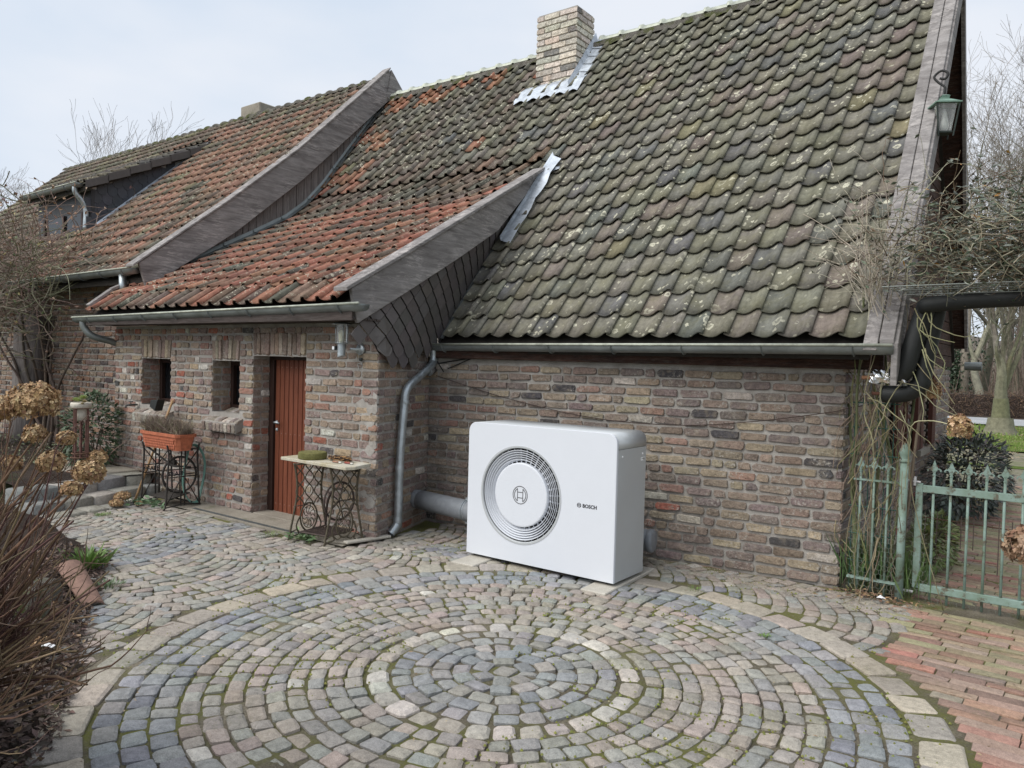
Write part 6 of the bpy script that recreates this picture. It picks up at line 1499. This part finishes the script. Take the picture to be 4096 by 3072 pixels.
for nm, c, R, lb in (('a', (-.47, 4.48, 1.332), .056, 'single round dried hydrangea flower on a thin stem in front of the lawn'), ('b', (-.80, 5.95, 1.49), .06, 'dried hydrangea flower against the far end of the gable wall')):
    t = thing('dried_flower', lb, 'dried flower', c); gh = G(); flower_head(gh, c, R, rh, 260, sq=1.15, ps=.014); obj('flower_head', gh, MAT['petal'], t)
    g = G(); e = V(c); tube(g, smooth_path([e, e + V((-.16, .1, .02)), e + V((-.26, .2, -.06)), e + V((-.33, .9, -.55)), (e.x - .2, e.y + 1.4, 0)], 5), .003, 5, (.35, .33, .2)); obj('stem', g, MAT['bark'], t, smooth=True)
for c, R, lb in (((-8.05, 3.98, .09), .085, 'large fallen dried hydrangea head on the lowest step'), ((-7.92, 3.86, .05), .07, 'fallen dried hydrangea head lying flat beside the larger one'), ((-7.86, 4.06, .03), .035, 'small fallen dried flower among green leaves by the black stand'), ((-4.22, 1.68, .10), .05, 'single dried flower head lying on the leaf litter bed')):
    g = G(); flower_head(g, c, R, rh, 420, sq=.55, ps=.012); tag(obj('fallen_flower', g, MAT['petal']), lb, 'dried flower')
g = G(); g.add([(-4.19, 1.62, .10), (-4.13, 1.66, .115), (-4.08, 1.70, .10), (-4.11, 1.73, .095), (-4.17, 1.70, .11)], [(0, 1, 4), (1, 2, 3, 4)], (.8, .8, .8)); tag(obj('paper_scrap', g, MAT['paint']), 'white paper scrap on the dark bed at the left', 'paper')
g = G(); g.add([(-1.07, 5.78, .03), (-1.03, 5.75, .04), (-1.01, 5.79, .03), (-1.05, 5.81, .045)], [(0, 1, 2, 3)], (.8, .8, .82)); tag(obj('paper_scrap', g, MAT['paint']), 'white paper scrap in the leaves at the gate post', 'paper')
g = G(); r = random.Random(50)
for i in range(60): leafquad(g, (-7.85 + r.gauss(0, .17), 4.10 + r.gauss(0, .10), .015 + r.random() * .03), rdir(r, -.1, .4), rdir(r, .5, 1), r.uniform(.05, .10), r.uniform(.03, .045), jit((.12, .19, .10), .25, r))
tag(obj('fallen_leaves', g, MAT['leaf']), 'cut green hydrangea leaves lying at the foot of the black stand', 'leaves')
# edging stones and a curved clay tile at the bed
for k, (c, s, lb) in enumerate((((-4.78, 1.78, .08), (.34, .16, .24), 'mossy upright edging stone at the bed corner nearest the clay tile'), ((-4.5, 1.50, .07), (.30, .16, .22), 'mossy upright edging stone in the middle of the bed edge'), ((-5.05, 2.0, .08), (.24, .14, .20), 'edging stone hidden behind hydrangea twigs at the bed'))):
    bm = bmesh.new() if False else None
    g = G(); n = 10; m = 6; vs = []
    for i in range(m + 1):
        z = -.1 + (s[2] + .1) * i / m
        for q in range(n):
            a = 2 * math.pi * q / n; f = (1 - .18 * (i / m) ** 3); rr_ = 1 + .18 * noise.noise(V((math.cos(a) * 2, math.sin(a) * 2, z * 6 + k * 3)))
            vs.append(rotz(.55) @ V((s[0] / 2 * f * rr_ * max(-1, min(1, 1.3 * math.cos(a))), s[1] / 2 * f * rr_ * max(-1, min(1, 1.3 * math.sin(a))), 0)) + V((c[0], c[1], z)))
    g.add(vs, [(i * n + q, i * n + (q + 1) % n, (i + 1) * n + (q + 1) % n, (i + 1) * n + q) for i in range(m) for q in range(n)] + [tuple(m * n + q for q in range(n))], (.2, .19, .15)); tag(obj('edging_stone', g, MAT['bedding']), lb, 'stone')
g = G(); vs = []; n = 8
for i in range(2):
    for q in range(n + 1):
        a = math.pi * (.15 + .7 * q / n); p = V((-5.42 + .50 * i, 2.33 - .06 * i + .09 * math.cos(a) * (1 if i == 0 else .75), .17 - .16 * i + .055 * math.sin(a) - .03)); vs.append(p)
vs2 = [p - V((0, 0, .012)) for p in vs]
g.add(vs + vs2, [(q, q + 1, n + 2 + q, n + 1 + q) for q in range(n)] + [(2 * n + 2 + q + 1, 2 * n + 2 + q, 3 * n + 3 + q, 3 * n + 4 + q) for q in range(n)] + [(n + 1 + q, n + 2 + q, 3 * n + 4 + q, 3 * n + 3 + q) for q in range(n)] + [(0, n + 1, 3 * n + 3, 2 * n + 2), (n, 3 * n + 2, 4 * n + 3, 2 * n + 1)], (.21, .125, .095)); tag(obj('clay_ridge_tile', g, MAT['matte'], smooth=False), 'loose curved brown clay tile leaning on the bed edge', 'tile')
def tuft(name, label, c, n, L, spread, col, w=.006, r=None):
    g = G(); r = r or random.Random(hash(label) & 0xffff if False else len(label) * 7 + n)
    for i in range(n):
        a = r.uniform(0, 6.28); p = V(c) + V((math.cos(a), math.sin(a), 0)) * r.uniform(0, spread); leafquad(g, p, V((math.cos(a) * .7, math.sin(a) * .7, r.uniform(.35, 1.2))), V((0, 0, 1)) + rdir(r) * .3, L * r.uniform(.5, 1.1), w * r.uniform(.7, 1.3), jit(col, .25, r))
    tag(obj(name, g, MAT['leaf']), label, 'plant')
tuft('weed', 'bright green leafy weed growing at the bed edge beside the paving', (-5.80, 2.62, .02), 110, .17, .13, (.15, .24, .06), .03)
tuft('weed', 'low grey green ferny weed by the curved clay tile', (-5.22, 2.50, .01), 90, .07, .09, (.13, .19, .09), .008)
tuft('grass_tuft', 'small bright grass tuft in front of the lowest step', (-7.62, 3.58, .0), 120, .05, .07, (.16, .26, .06), .004)
tuft('grass_tuft', 'thin grass growing along the apron edge by the marble topped table', (-5.75, 4.18, .0), 160, .035, .14, (.15, .21, .05), .004)
tuft('grass_tuft', 'tiny grass tuft in the paving near the pump and gate', (-2.15, 5.18, .0), 60, .03, .06, (.15, .23, .05), .004)
tuft('grass_tuft', 'little green seedling between cobbles left of the gate', (-1.45, 4.55, .0), 40, .03, .04, (.15, .25, .05), .006)

# ------------------------------------------------------------------ plant stand, pot, succulents, evergreen behind it
ps = thing('plant_stand', 'tall rusty four legged plant stand on the upper terrace', 'plant stand', (-8.93, 3.95, .24))
SC_ = V((-8.93, 3.95, 0))
for k in range(4):
    a = .5 + k * math.pi / 2; p = SC_ + V((.085 * math.cos(a), .085 * math.sin(a), 0)); g = G(); beam(g, p + V((0, 0, .40)), p + V((0, 0, .975)), .012, .02, (.15, .075, .06)); tube(g, [p + V((0, 0, .42)), p + V((.04 * math.cos(a), .04 * math.sin(a), .25))], .006, 5, (.13, .07, .055)); obj('leg', g, MAT['iron'], ps)
for z, rr_ in ((.975, .092), (.47, .092), (.425, .10), (.27, .135)):
    g = G(); tube(g, [SC_ + V((rr_ * math.cos(a), rr_ * math.sin(a), z)) for a in [2 * math.pi * k / 24 for k in range(24)]], .007, 5, (.15, .08, .05), closed=True); obj('ring', g, MAT['iron'], ps, smooth=True)
g = G(); beam(g, SC_ + V((0, 0, .42)), SC_ + V((0, 0, .86)), .03, .02, (.12, .055, .045)); obj('centre_post', g, MAT['iron'], ps)
g = G(); lathe(g, [(.055, -.02), (.060, .05), (.062, .10), (.095, .115), (.108, .14), (.108, .165), (.100, .18), (.090, .17), (.085, .15)], SC_ + V((0, 0, .86)), 28, (.55, .51, .43)); tag(obj('flower_pot', g, MAT['matte'], smooth=True), 'cream ribbed flower pot on top of the rusty plant stand', 'flower pot')
su_ = thing('succulent', 'pale green houseleek rosettes growing in the cream pot', 'succulent', SC_ + V((0, 0, 1.03)))
r = random.Random(18)
for (dx, dy, dz_, R) in ((-.055, -.03, .03, .075), (.0, .02, .055, .075), (.02, -.045, .03, .06), (.07, .0, .02, .05), (.09, -.03, .0, .04)):
    g = G(); c = SC_ + V((dx, dy, 1.02 + dz_))
    for k in range(44):
        a = k * 2.4; t = k / 44; d = V((math.cos(a) * (1 - t * .8), math.sin(a) * (1 - t * .8), .25 + t * 1.0)); leafquad(g, c, d, V((0, 0, 1)), R * (1.0 - .45 * t), R * .33, jit((.36, .42, .16) if dx < .06 else (.40, .33, .17), .15, r), .18)
    obj('rosette', g, MAT['leaf'], su_)
def leafy(name, label, c, ext, n, Lr, pal, seed, down=0.2, stems=14, cat='shrub', w=.42):
    t = thing(name, label, cat, (c[0], c[1], 0)); r = random.Random(seed); g = G(); gs3 = G(); c = V(c)
    for i in range(n):
        d = rdir(r, -.9, 1); rad = r.uniform(.55, 1.0) ** .5 * (1 + .22 * noise.noise(d * 2.3 + V((seed, 0, 0)))); p = c + V((d.x * ext[0], d.y * ext[1], d.z * ext[2])) * rad
        if p.z < .02: continue
        out = V((d.x, d.y, d.z * .6 - down)) + rdir(r) * .6; leafquad(g, p, out, V((0, 0, 1)) + rdir(r) * .5, r.uniform(*Lr), r.uniform(*Lr) * w, jit(pick(pal, r), .22, r), .12)
    obj('foliage', g, MAT['leaf'], t)
    for i in range(stems):
        d = rdir(r, -.2, .9); tube(gs3, smooth_path([V((c.x + r.gauss(0, .04), c.y + r.gauss(0, .04), 0)), c.lerp(c + V((d.x * ext[0], d.y * ext[1], d.z * ext[2])), .45), c + V((d.x * ext[0], d.y * ext[1], d.z * ext[2])) * .95], 3), taper(.008, .002, 6), 4, (.07, .055, .04), cap=False)
    obj('stem', gs3, MAT['bark'], t, kind='stuff'); return t
leafy('evergreen_shrub', 'dark green broad leaved evergreen shrub behind the plant stand', (-9.55, 4.35, .62), (.34, .30, .50), 1500, (.055, .10), [(4, (.055, .085, .045)), (2, (.08, .12, .06)), (1, (.11, .15, .09))], 71)
leafy('ground_ivy', 'low grey green ground plants along the terrace at the left house wall', (-12.2, 4.2, .27), (2.3, .65, .10), 2200, (.03, .07), [(3, (.10, .12, .06)), (2, (.14, .12, .08)), (1, (.16, .19, .10))], 72, stems=4)
# old oak post at the left wing
g = G(); tube(g, [(-12.72, 4.88, .1), (-12.72, 4.88, .9), (-12.70, 4.9, 2.2)], [.27, .23, .23], 9, (.10, .09, .085)); tag(obj('timber_post', g, MAT['oak_v'], smooth=True), 'thick weathered grey timber post against the left wing wall', 'post')
# climbing rose at the left house
ro = thing('climbing_rose', 'big bare tangled climbing rose with a few brown leaves on the left wing', 'climbing plant', (-12.2, 4.8, .2)); r = random.Random(91)
for i in range(9):
    g = G(); b = V((-12.15 + .10 * i * (-1) ** i * .5 + r.uniform(-.25, .25), 4.85, .2)); P = wander(r, b, (r.uniform(-.25, .2), -.05, 1), 12, .17, .12, .10); tube(g, P, taper(r.uniform(.022, .034), .012, 12), 6, jit((.10, .075, .06), .2, r), cap=False); obj('stem', g, MAT['bark'], ro, smooth=True)
g = G(); gl2 = G()
for i in range(330):
    p = V((-12.6 + r.gauss(0, 1.25), 4.35 + r.gauss(0, .22), 2.45 + r.gauss(0, .42)))
    if p.x > -10.9: p.x = -10.9 - r.random() * .8
    twig_c = pick([(3, (.21, .15, .12)), (2, (.14, .14, .08)), (2, (.26, .21, .17))], r)
    P = wander(r, p, rdir(r, -.3, .9), 9, r.uniform(.07, .17), .20, .02, .16); tube(g, P, taper(.0075, .003, 9), 4, jit(twig_c, .2, r), cap=False)
    for k in range(4):
        j = r.randint(1, 9); Q = wander(r, P[j], rdir(r, -.5, .8), 5, r.uniform(.04, .09), .25, 0, .1); tube(g, Q, taper(.004, .0018, 5), 3, jit(twig_c, .2, r), cap=False)
        if r.random() < .5: leafquad(gl2, Q[-1], rdir(r), rdir(r), r.uniform(.04, .07), r.uniform(.03, .045), jit(pick([(2, (.26, .16, .11)), (1, (.30, .26, .10)), (1, (.12, .16, .07)), (1, (.20, .12, .12))], r), .2, r))
for i in range(46):
    p = V((r.uniform(-13.6, -11.0), 4.5 + r.gauss(0, .15), 2.35)); P = wander(r, p, (r.uniform(-.5, .8), r.uniform(-.4, .1), r.uniform(-.2, .5)), 14, .11, .16, 0, .35); tube(g, P, taper(.008, .003, 14), 4, jit((.20, .19, .13), .2, r), cap=False)
for i in range(60):                                                    # long shoots lying on the roof and gutter
    p = V((r.uniform(-13.8, -11.3), r.uniform(4.5, 5.2), r.uniform(2.6, 3.2))); P = wander(r, p, (r.uniform(-.1, 1), r.uniform(-.3, .5), r.uniform(.0, .8)), 10, .13, .18, .0, .2); tube(g, P, taper(.007, .0025, 10), 4, jit((.24, .17, .14), .2, r), cap=False)
    for k in range(3): leafquad(gl2, P[r.randint(2, 10)], rdir(r), rdir(r), .06, .04, jit((.30, .19, .12), .3, r))
obj('twigs', g, MAT['bark'], ro, kind='stuff'); obj('leaf', gl2, MAT['leaf'], ro, kind='stuff')

# ------------------------------------------------------------------ honeysuckle over the pergola and the gable corner
hs = thing('honeysuckle', 'straggly evergreen honeysuckle sprawling over the pergola mesh and roof edge', 'climbing plant', (-1.15, 5.9, 0)); r = random.Random(101)
g = G(); gl2 = G(); PALH = [(3, (.075, .10, .06)), (3, (.12, .135, .105)), (2, (.17, .18, .155)), (1, (.12, .085, .05)), (.12, (.40, .20, .04))]
for i in range(1050):
    t = r.random(); x = -1.15 + 1.35 * t ** .6; top = 2.32 + .42 * min(1, (x + 1.2) * 1.0) ; p = V((x + r.gauss(0, .05), 5.62 + r.gauss(0, .24), 2.19 + abs(r.gauss(0, .24)) * (1 if x > -.8 else 1.3)))
    dark = r.random() < .35; P = wander(r, p, rdir(r, -.4, .9), 7, r.uniform(.03, .065), .24, .02, .1); tube(g, P, taper(.0032, .0014, 7), 3, jit((.32, .29, .21) if not dark else (.12, .08, .05), .2, r), cap=False)
    nl = 7 if x > -.75 else 3
    for k in range(nl):
        q = P[r.randint(1, 7)]
        if r.random() < .85: leafquad(gl2, q, rdir(r, -.5, .6), rdir(r, 0, 1), r.uniform(.035, .07), r.uniform(.012, .021), jit(pick(PALH, r), .2, r), .15)
for i in range(80):                                                    # shoots up the verge board
    p = V((-1.12 + r.gauss(0, .06), 5.60 + r.uniform(-.1, .35), 1.95 + r.uniform(0, .45))); P = wander(r, p, (r.uniform(-.7, .4), r.uniform(-.3, .3), 1), 8, r.uniform(.05, .09), .17, .0, .1); tube(g, P, taper(.0034, .0014, 8), 4, jit((.38, .34, .27), .2, r), cap=False)
    for k in range(2):
        j = r.randint(2, 8); tube(g, wander(r, P[j], rdir(r, 0, 1), 4, .04, .2), taper(.002, .001, 4), 3, (.36, .32, .26), cap=False)
        if r.random() < .4: leafquad(gl2, P[j], rdir(r), rdir(r), .045, .014, jit((.11, .12, .08), .2, r))
obj('twigs', g, MAT['bark'], hs, kind='stuff'); obj('leaf', gl2, MAT['leaf'], hs, kind='stuff')
for i in range(7):                                                     # main woody stems at the corner
    g = G(); b = V((-1.27 + .045 * i + r.uniform(-.01, .01), 6.03 + r.uniform(-.05, .03), .0)); P = wander(r, b, (r.uniform(-.05, .08), r.uniform(-.06, .02), 1), 15, .145, .06, .02); tube(g, P, taper(r.uniform(.010, .019), .008, 15), 6, jit(pick([(1, (.15, .12, .08)), (1, (.12, .13, .06))], r), .2, r), cap=False); obj('stem', g, MAT['bark'], hs, smooth=True)
g = G()
for i in range(120):
    p = V((r.uniform(-1.33, -.98), 5.95 + r.uniform(-.04, .09), r.uniform(.02, 1.7))); P = wander(r, p, (r.gauss(0, .35), r.gauss(0, .12), r.choice((1, -1))), 9, r.uniform(.05, .09), .16, 0, 0); P = [V((max(-1.40, min(-.95, q.x)), q.y, max(.01, q.z))) for q in P]; tube(g, P, taper(.0038, .0018, 9), 4, jit(pick([(3, (.20, .15, .11)), (2, (.26, .22, .13)), (1, (.16, .17, .07))], r), .2, r), cap=False)
for i in range(14):
    p = V((r.uniform(-1.2, -.9), 5.75, r.uniform(1.3, 2.0))); P = wander(r, p, (r.gauss(0, .5), -.2, -.6), 8, .07, .22, 0, .2); tube(g, P, taper(.004, .002, 8), 4, jit((.27, .25, .15), .2, r), cap=False)
for i in range(8):
    p = V((r.uniform(-.95, -.72), 5.7, r.uniform(1.75, 2.1))); P = wander(r, p, (.25, 0, -1), 7, .06, .25, 0, 0); tube(g, P, taper(.004, .002, 7), 4, jit((.33, .33, .18), .2, r), cap=False)
obj('vine_tangle', g, MAT['bark'], hs, kind='stuff')
leafy('garden_shrub', 'dark leafy shrub growing along the gable wall behind the gate', (-1.02, 10.6, .42), (.42, 1.9, .46), 2600, (.06, .12), [(4, (.045, .06, .045)), (2, (.07, .075, .065)), (1, (.11, .09, .08))], 73)
leafy('iris_clump', 'green and yellowish low leaves in the bed behind the gate post', (-.93, 7.3, .16), (.16, .7, .22), 900, (.04, .09), [(3, (.13, .17, .05)), (1, (.22, .25, .08)), (1, (.12, .10, .05))], 74, stems=6)
g = G()
for i in range(150): leafquad(g, (-1.18 + r.gauss(0, .09), 6.05 + r.gauss(0, .05), .0), (r.gauss(0, .2), r.gauss(0, .1), 1), rdir(r), r.uniform(.2, .5), .016, jit((.07, .12, .04), .25, r))
for i in range(130): leafquad(g, (-.93 + r.gauss(0, .05), 6.2 + r.gauss(0, .12), .0), (r.gauss(0, .25), r.gauss(0, .15), 1), rdir(r), r.uniform(.15, .38), .014, jit((.10, .16, .05), .25, r))
tag(obj('sword_leaves', g, MAT['leaf']), 'upright dark green sword leaves behind the fence panel', 'plant')

# ------------------------------------------------------------------ beyond the gate: drive, lawn, road, hedge, trees
MAT['drive'] = (lambda b: (lambda vo: (b.bump(vo.outputs['Distance'], .9, .02), b.done(b.mix(b.ramp(vo.outputs['Distance'], [(.0, 0.0), (.55, 0.0), (.75, .8)]), b.mix(b.ramp(b.noise(.8, 5), [(.35, 0.0), (.62, 1.0)]), (.23, .19, .155), (.17, .17, .09)), (.12, .12, .055)), .9))[1])((lambda v: (v.inputs.__getitem__('Scale').__setattr__('default_value', 9.0), b.l(b.map((1, .8, 1)), v.inputs['Vector']), v)[2])(b.n('ShaderNodeTexVoronoi'))))(NB('far_cobbles'))
sheet('drive', [(-9, 13.2), (9, 13.2), (9, 20.6), (-9, 19.0)], -.008, MAT['drive'])
sheet('lawn', [(-26, 19.2), (26, 19.2), (26, 28.6), (-26, 28.6)], .0, MAT['lawn'], .5, .05)
sheet('lawn', [(-9, 15.3), (9, 16.4), (9, 16.9), (-9, 15.7)], .001, MAT['lawn'])
sheet('road', [(-80, 29.0), (80, 29.0), (80, 33.4), (-80, 33.4)], .03, MAT['asphalt'])
sheet('verge', [(-80, 33.4), (80, 33.4), (80, 36.5), (-80, 36.5)], .02, MAT['soil'], .8, .04)
g = G(); r = random.Random(110)
for i in range(3800):
    x = r.uniform(-6, 4); y = r.uniform(17, 28.6); s = r.uniform(.03, .07); leafquad(g, (x, y, .05), rdir(r, -.1, .2), rdir(r, .6, 1), s, s * .6, jit(pick([(2, (.26, .19, .10)), (1, (.35, .28, .15))], r), .25, r))
for i in range(6000):
    x = r.uniform(-7, 5); y = r.uniform(19.4, 28.5); leafquad(g, (x, y, .02), (r.gauss(0, .4), r.gauss(0, .4), 1), rdir(r), r.uniform(.05, .11), .022, jit((.17, .25, .05), .25, r))
obj('grass', g, MAT['leaf'], kind='stuff')
he = thing('beech_hedge', 'long low brown clipped beech hedge beyond the road', 'hedge', (0, 35.6, 0)); g = G()
for i in range(9000):
    x = r.uniform(-9, 7); y = 35 + r.random() * 1.3; z = r.random() * .95
    if z > .78 or r.random() < .5: y = 34.95 + r.random() * .15
    d = rdir(r, -.2, 1); c = V((x, y, z)); cl = jit(pick([(4, (.13, .085, .06)), (3, (.09, .06, .045)), (1.6, (.26, .17, .10))], r), .25, r)
    if i % 3: tube(g, [c, c + d * r.uniform(.1, .3)], .006, 3, cl, cap=False)
    else: leafquad(g, c, d, rdir(r), .07, .045, cl)
obj('foliage', g, MAT['leaf'], he, kind='stuff'); g = G(); box(g, (-1, 35.7, .42), (17, .9, .84), None, (.05, .035, .028)); obj('hedge_core', g, MAT['matte'], he)

def tree_mesh(seed, H, r0, fork=3, depth=5, col=(.17, .155, .12), spread=.55, tw=.006, trunk_h=.18, moss=0):
    r = random.Random(seed); gt_ = G(); gb = G()
    def br(p, d, L, rad, dep):
        seg = 6 if dep > 2 else 4; P = wander(r, p, d, seg, L / seg, .09 if dep > 2 else .15, .035); r1 = max(rad * .62, tw * .6)
        cc = mixc(col, (.13, .15, .04), moss * max(0, min(1, dep / depth - .2)) * r.random()); cc = jit(cc if dep > 1 else mixc(col, (.20, .16, .13), .5), .15, r)
        tube(gt_ if dep == depth else gb, P, taper(rad, r1, seg), 9 if dep >= depth - 1 else (5 if dep > 2 else 3), cc, cap=False)
        if dep <= 0: return
        kids = fork if dep >= depth - 1 else (3 if dep > 1 else 4)
        for k in range(kids):
            a = spread * r.uniform(.5, 1.25); side = rdir(r); dd = (P[-1] - P[-2]).normalized(); side = (side - dd * side.dot(dd)).normalized()
            j = seg if k == 0 or dep == depth else r.randint(seg // 2, seg); nd = (dd + side * a * (0.55 if k == 0 else 1)).normalized(); br(P[j], nd, L * r.uniform(.62, .85) * (1.4 if dep == depth else 1), r1 * (.9 if k == 0 else r.uniform(.45, .75)), dep - 1)
    br(V((0, 0, -.1)), V((0, 0, 1)), H * trunk_h, r0, depth)
    if r0 > .12:                                                        # root flare
        vs = []; n = 14
        for i, (z, f) in enumerate(((-.1, 1.75), (.05, 1.45), (.2, 1.2), (.45, 1.04))):
            for k in range(n): a = 2 * math.pi * k / n; q = f * (1 + .12 * (1 - i / 3) * math.sin(a * 4 + seed)); vs.append((r0 * q * math.cos(a), r0 * q * math.sin(a), z))
        gt_.add(vs, [(i * n + k, i * n + (k + 1) % n, (i + 1) * n + (k + 1) % n, (i + 1) * n + k) for i in range(3) for k in range(n)], mixc(col, (.12, .13, .05), .4))
    return gt_, gb
def plant_tree(label, loc, args, rot=0, group=None):
    a, b = tree_mesh(**args); t = thing('bare_tree', label, 'tree', loc, group, rot, world_parts=False)
    obj('trunk', a, MAT['bark'], t, smooth=True); obj('crown', b, MAT['bark'], t); return t
plant_tree('big bare tree with three mossy grey stems on the lawn behind the gate', (-1.66, 25.0, 0), dict(seed=6, H=13, r0=.29, fork=3, depth=6, col=(.21, .19, .155), spread=.34, tw=.012, trunk_h=.085, moss=.8))
plant_tree('thin bare tree with moss left of the three stemmed tree', (-3.1, 31.0 + 6, 0), dict(seed=12, H=11, r0=.20, fork=3, depth=6, col=(.20, .19, .14), spread=.5, tw=.010, trunk_h=.22, moss=.7))
tA = plant_tree('bare tree just right of the gable, its crown against the sky', (-3.6, 40.5, 0), dict(seed=23, H=17, r0=.24, fork=4, depth=6, col=(.15, .14, .11), spread=.62, tw=.010, trunk_h=.22, moss=.5))
tB = plant_tree('tall bare tree with fine twigs behind the farmhouse wing at far left', (-23.4, 10.1, 0), dict(seed=31, H=7.1, r0=.11, fork=3, depth=6, col=(.24, .23, .22), spread=.5, tw=.006, trunk_h=.30))
copy_thing(tB, (-25.6, 8.3, 0), 1.9, 'bare tree at the left picture edge beyond the roof', (1, 1, .86))
copy_thing(tB, (-27.5, 15.6, 0), 4.0, 'lower bare tree behind the ridge between the two left trees', (1, 1, .92))
r = random.Random(120); n_ = 0
for i, (x, y, s, lb) in enumerate(((-1.0, 43, 1.0, 'bare wood edge tree directly behind the three stemmed tree'), (.9, 39.5, .92, 'bare tree at the right picture edge beyond the hedge'), (-2.4, 48, 1.15, 'tall pale trunk in the wood between gable and the forked tree'), (2.6, 47, 1.1, 'bare wood tree outside the right edge'))):
    copy_thing(tA, (x, y, 0), i * 1.31 + .5, lb, (s, s, s))
# ivy covered trunk
iv = thing('ivy_tree', 'pale straight trunk with dark green ivy beyond the hedge', 'tree', (-4.0, 38.5, 0))
g = G(); tube(g, [(-3.95, 38.5, -.1), (-3.95, 38.5, 3), (-3.9, 38.5, 9)], [.20, .17, .10], 10, (.30, .26, .21)); obj('trunk', g, MAT['bark'], iv, smooth=True)
g = G()
for i in range(2600):
    z = abs(r.gauss(1.5, 1.2)); wd = .75 if z > 1.9 else .4; p = V((-4.35 + r.gauss(0, wd) * (1 if r.random() < .6 else .5), 38.6 + r.uniform(-.3, .3), z + .1)); leafquad(g, p, rdir(r), rdir(r), .13, .10, jit((.04, .065, .035), .3, r))
obj('ivy', g, MAT['leaf'], iv, kind='stuff')
# the wood behind: thin stems and brush as one mass
g = G()
for i in range(420):
    x = r.uniform(-30, 26); y = r.uniform(44, 74); hgt = r.uniform(4, 12); P = wander(r, (x, y, 0), (r.gauss(0, .06), 0, 1), 6, hgt / 6, .05, .03); c = jit(pick([(3, (.15, .12, .095)), (2, (.20, .175, .14))], r), .2, r); tube(g, P, taper(r.uniform(.04, .12), .02, 6), 4, c, cap=False)
    for k in range(9): j = r.randint(2, 6); tube(g, wander(r, P[j], (r.gauss(0, .6), r.gauss(0, .3), .8), 4, r.uniform(.3, .7), .15), taper(.028, .010, 4), 3, c, cap=False)
for i in range(5200):
    x = r.uniform(-20, 16); y = r.uniform(37.5, 58); b = V((x, y, 0)); c = jit(pick([(3, (.14, .10, .08)), (2, (.20, .155, .12)), (1, (.10, .10, .06))], r), .2, r); P = wander(r, b, (r.gauss(0, .3), r.gauss(0, .2), 1), 4, r.uniform(.25, .85), .12); tube(g, P, taper(.016, .007, 4), 3, c, cap=False)
obj('far_wood', g, MAT['bark'], kind='stuff')
g = G(); vs = []; n = 90
for i in range(n + 1):
    x = -90 + 180 * i / n
    for k, (dy, z) in enumerate(((0, -.1), (1.5, 2.2 + 1.2 * noise.noise(V((x * .2, 0, 0)))), (7, 5.2 + 2.6 * noise.noise(V((x * .13, 3, 0)))), (12, -.1))): vs.append((x, 76 + dy + 2 * noise.noise(V((x * .3, k, 0))), z))
g.add(vs, [(4 * i + k, 4 * i + k + 4, 4 * i + k + 5, 4 * i + k + 1) for i in range(n) for k in range(3)], (.13, .11, .09)); tag(obj('woodland', g, MAT['matte'], smooth=True), kind='stuff')
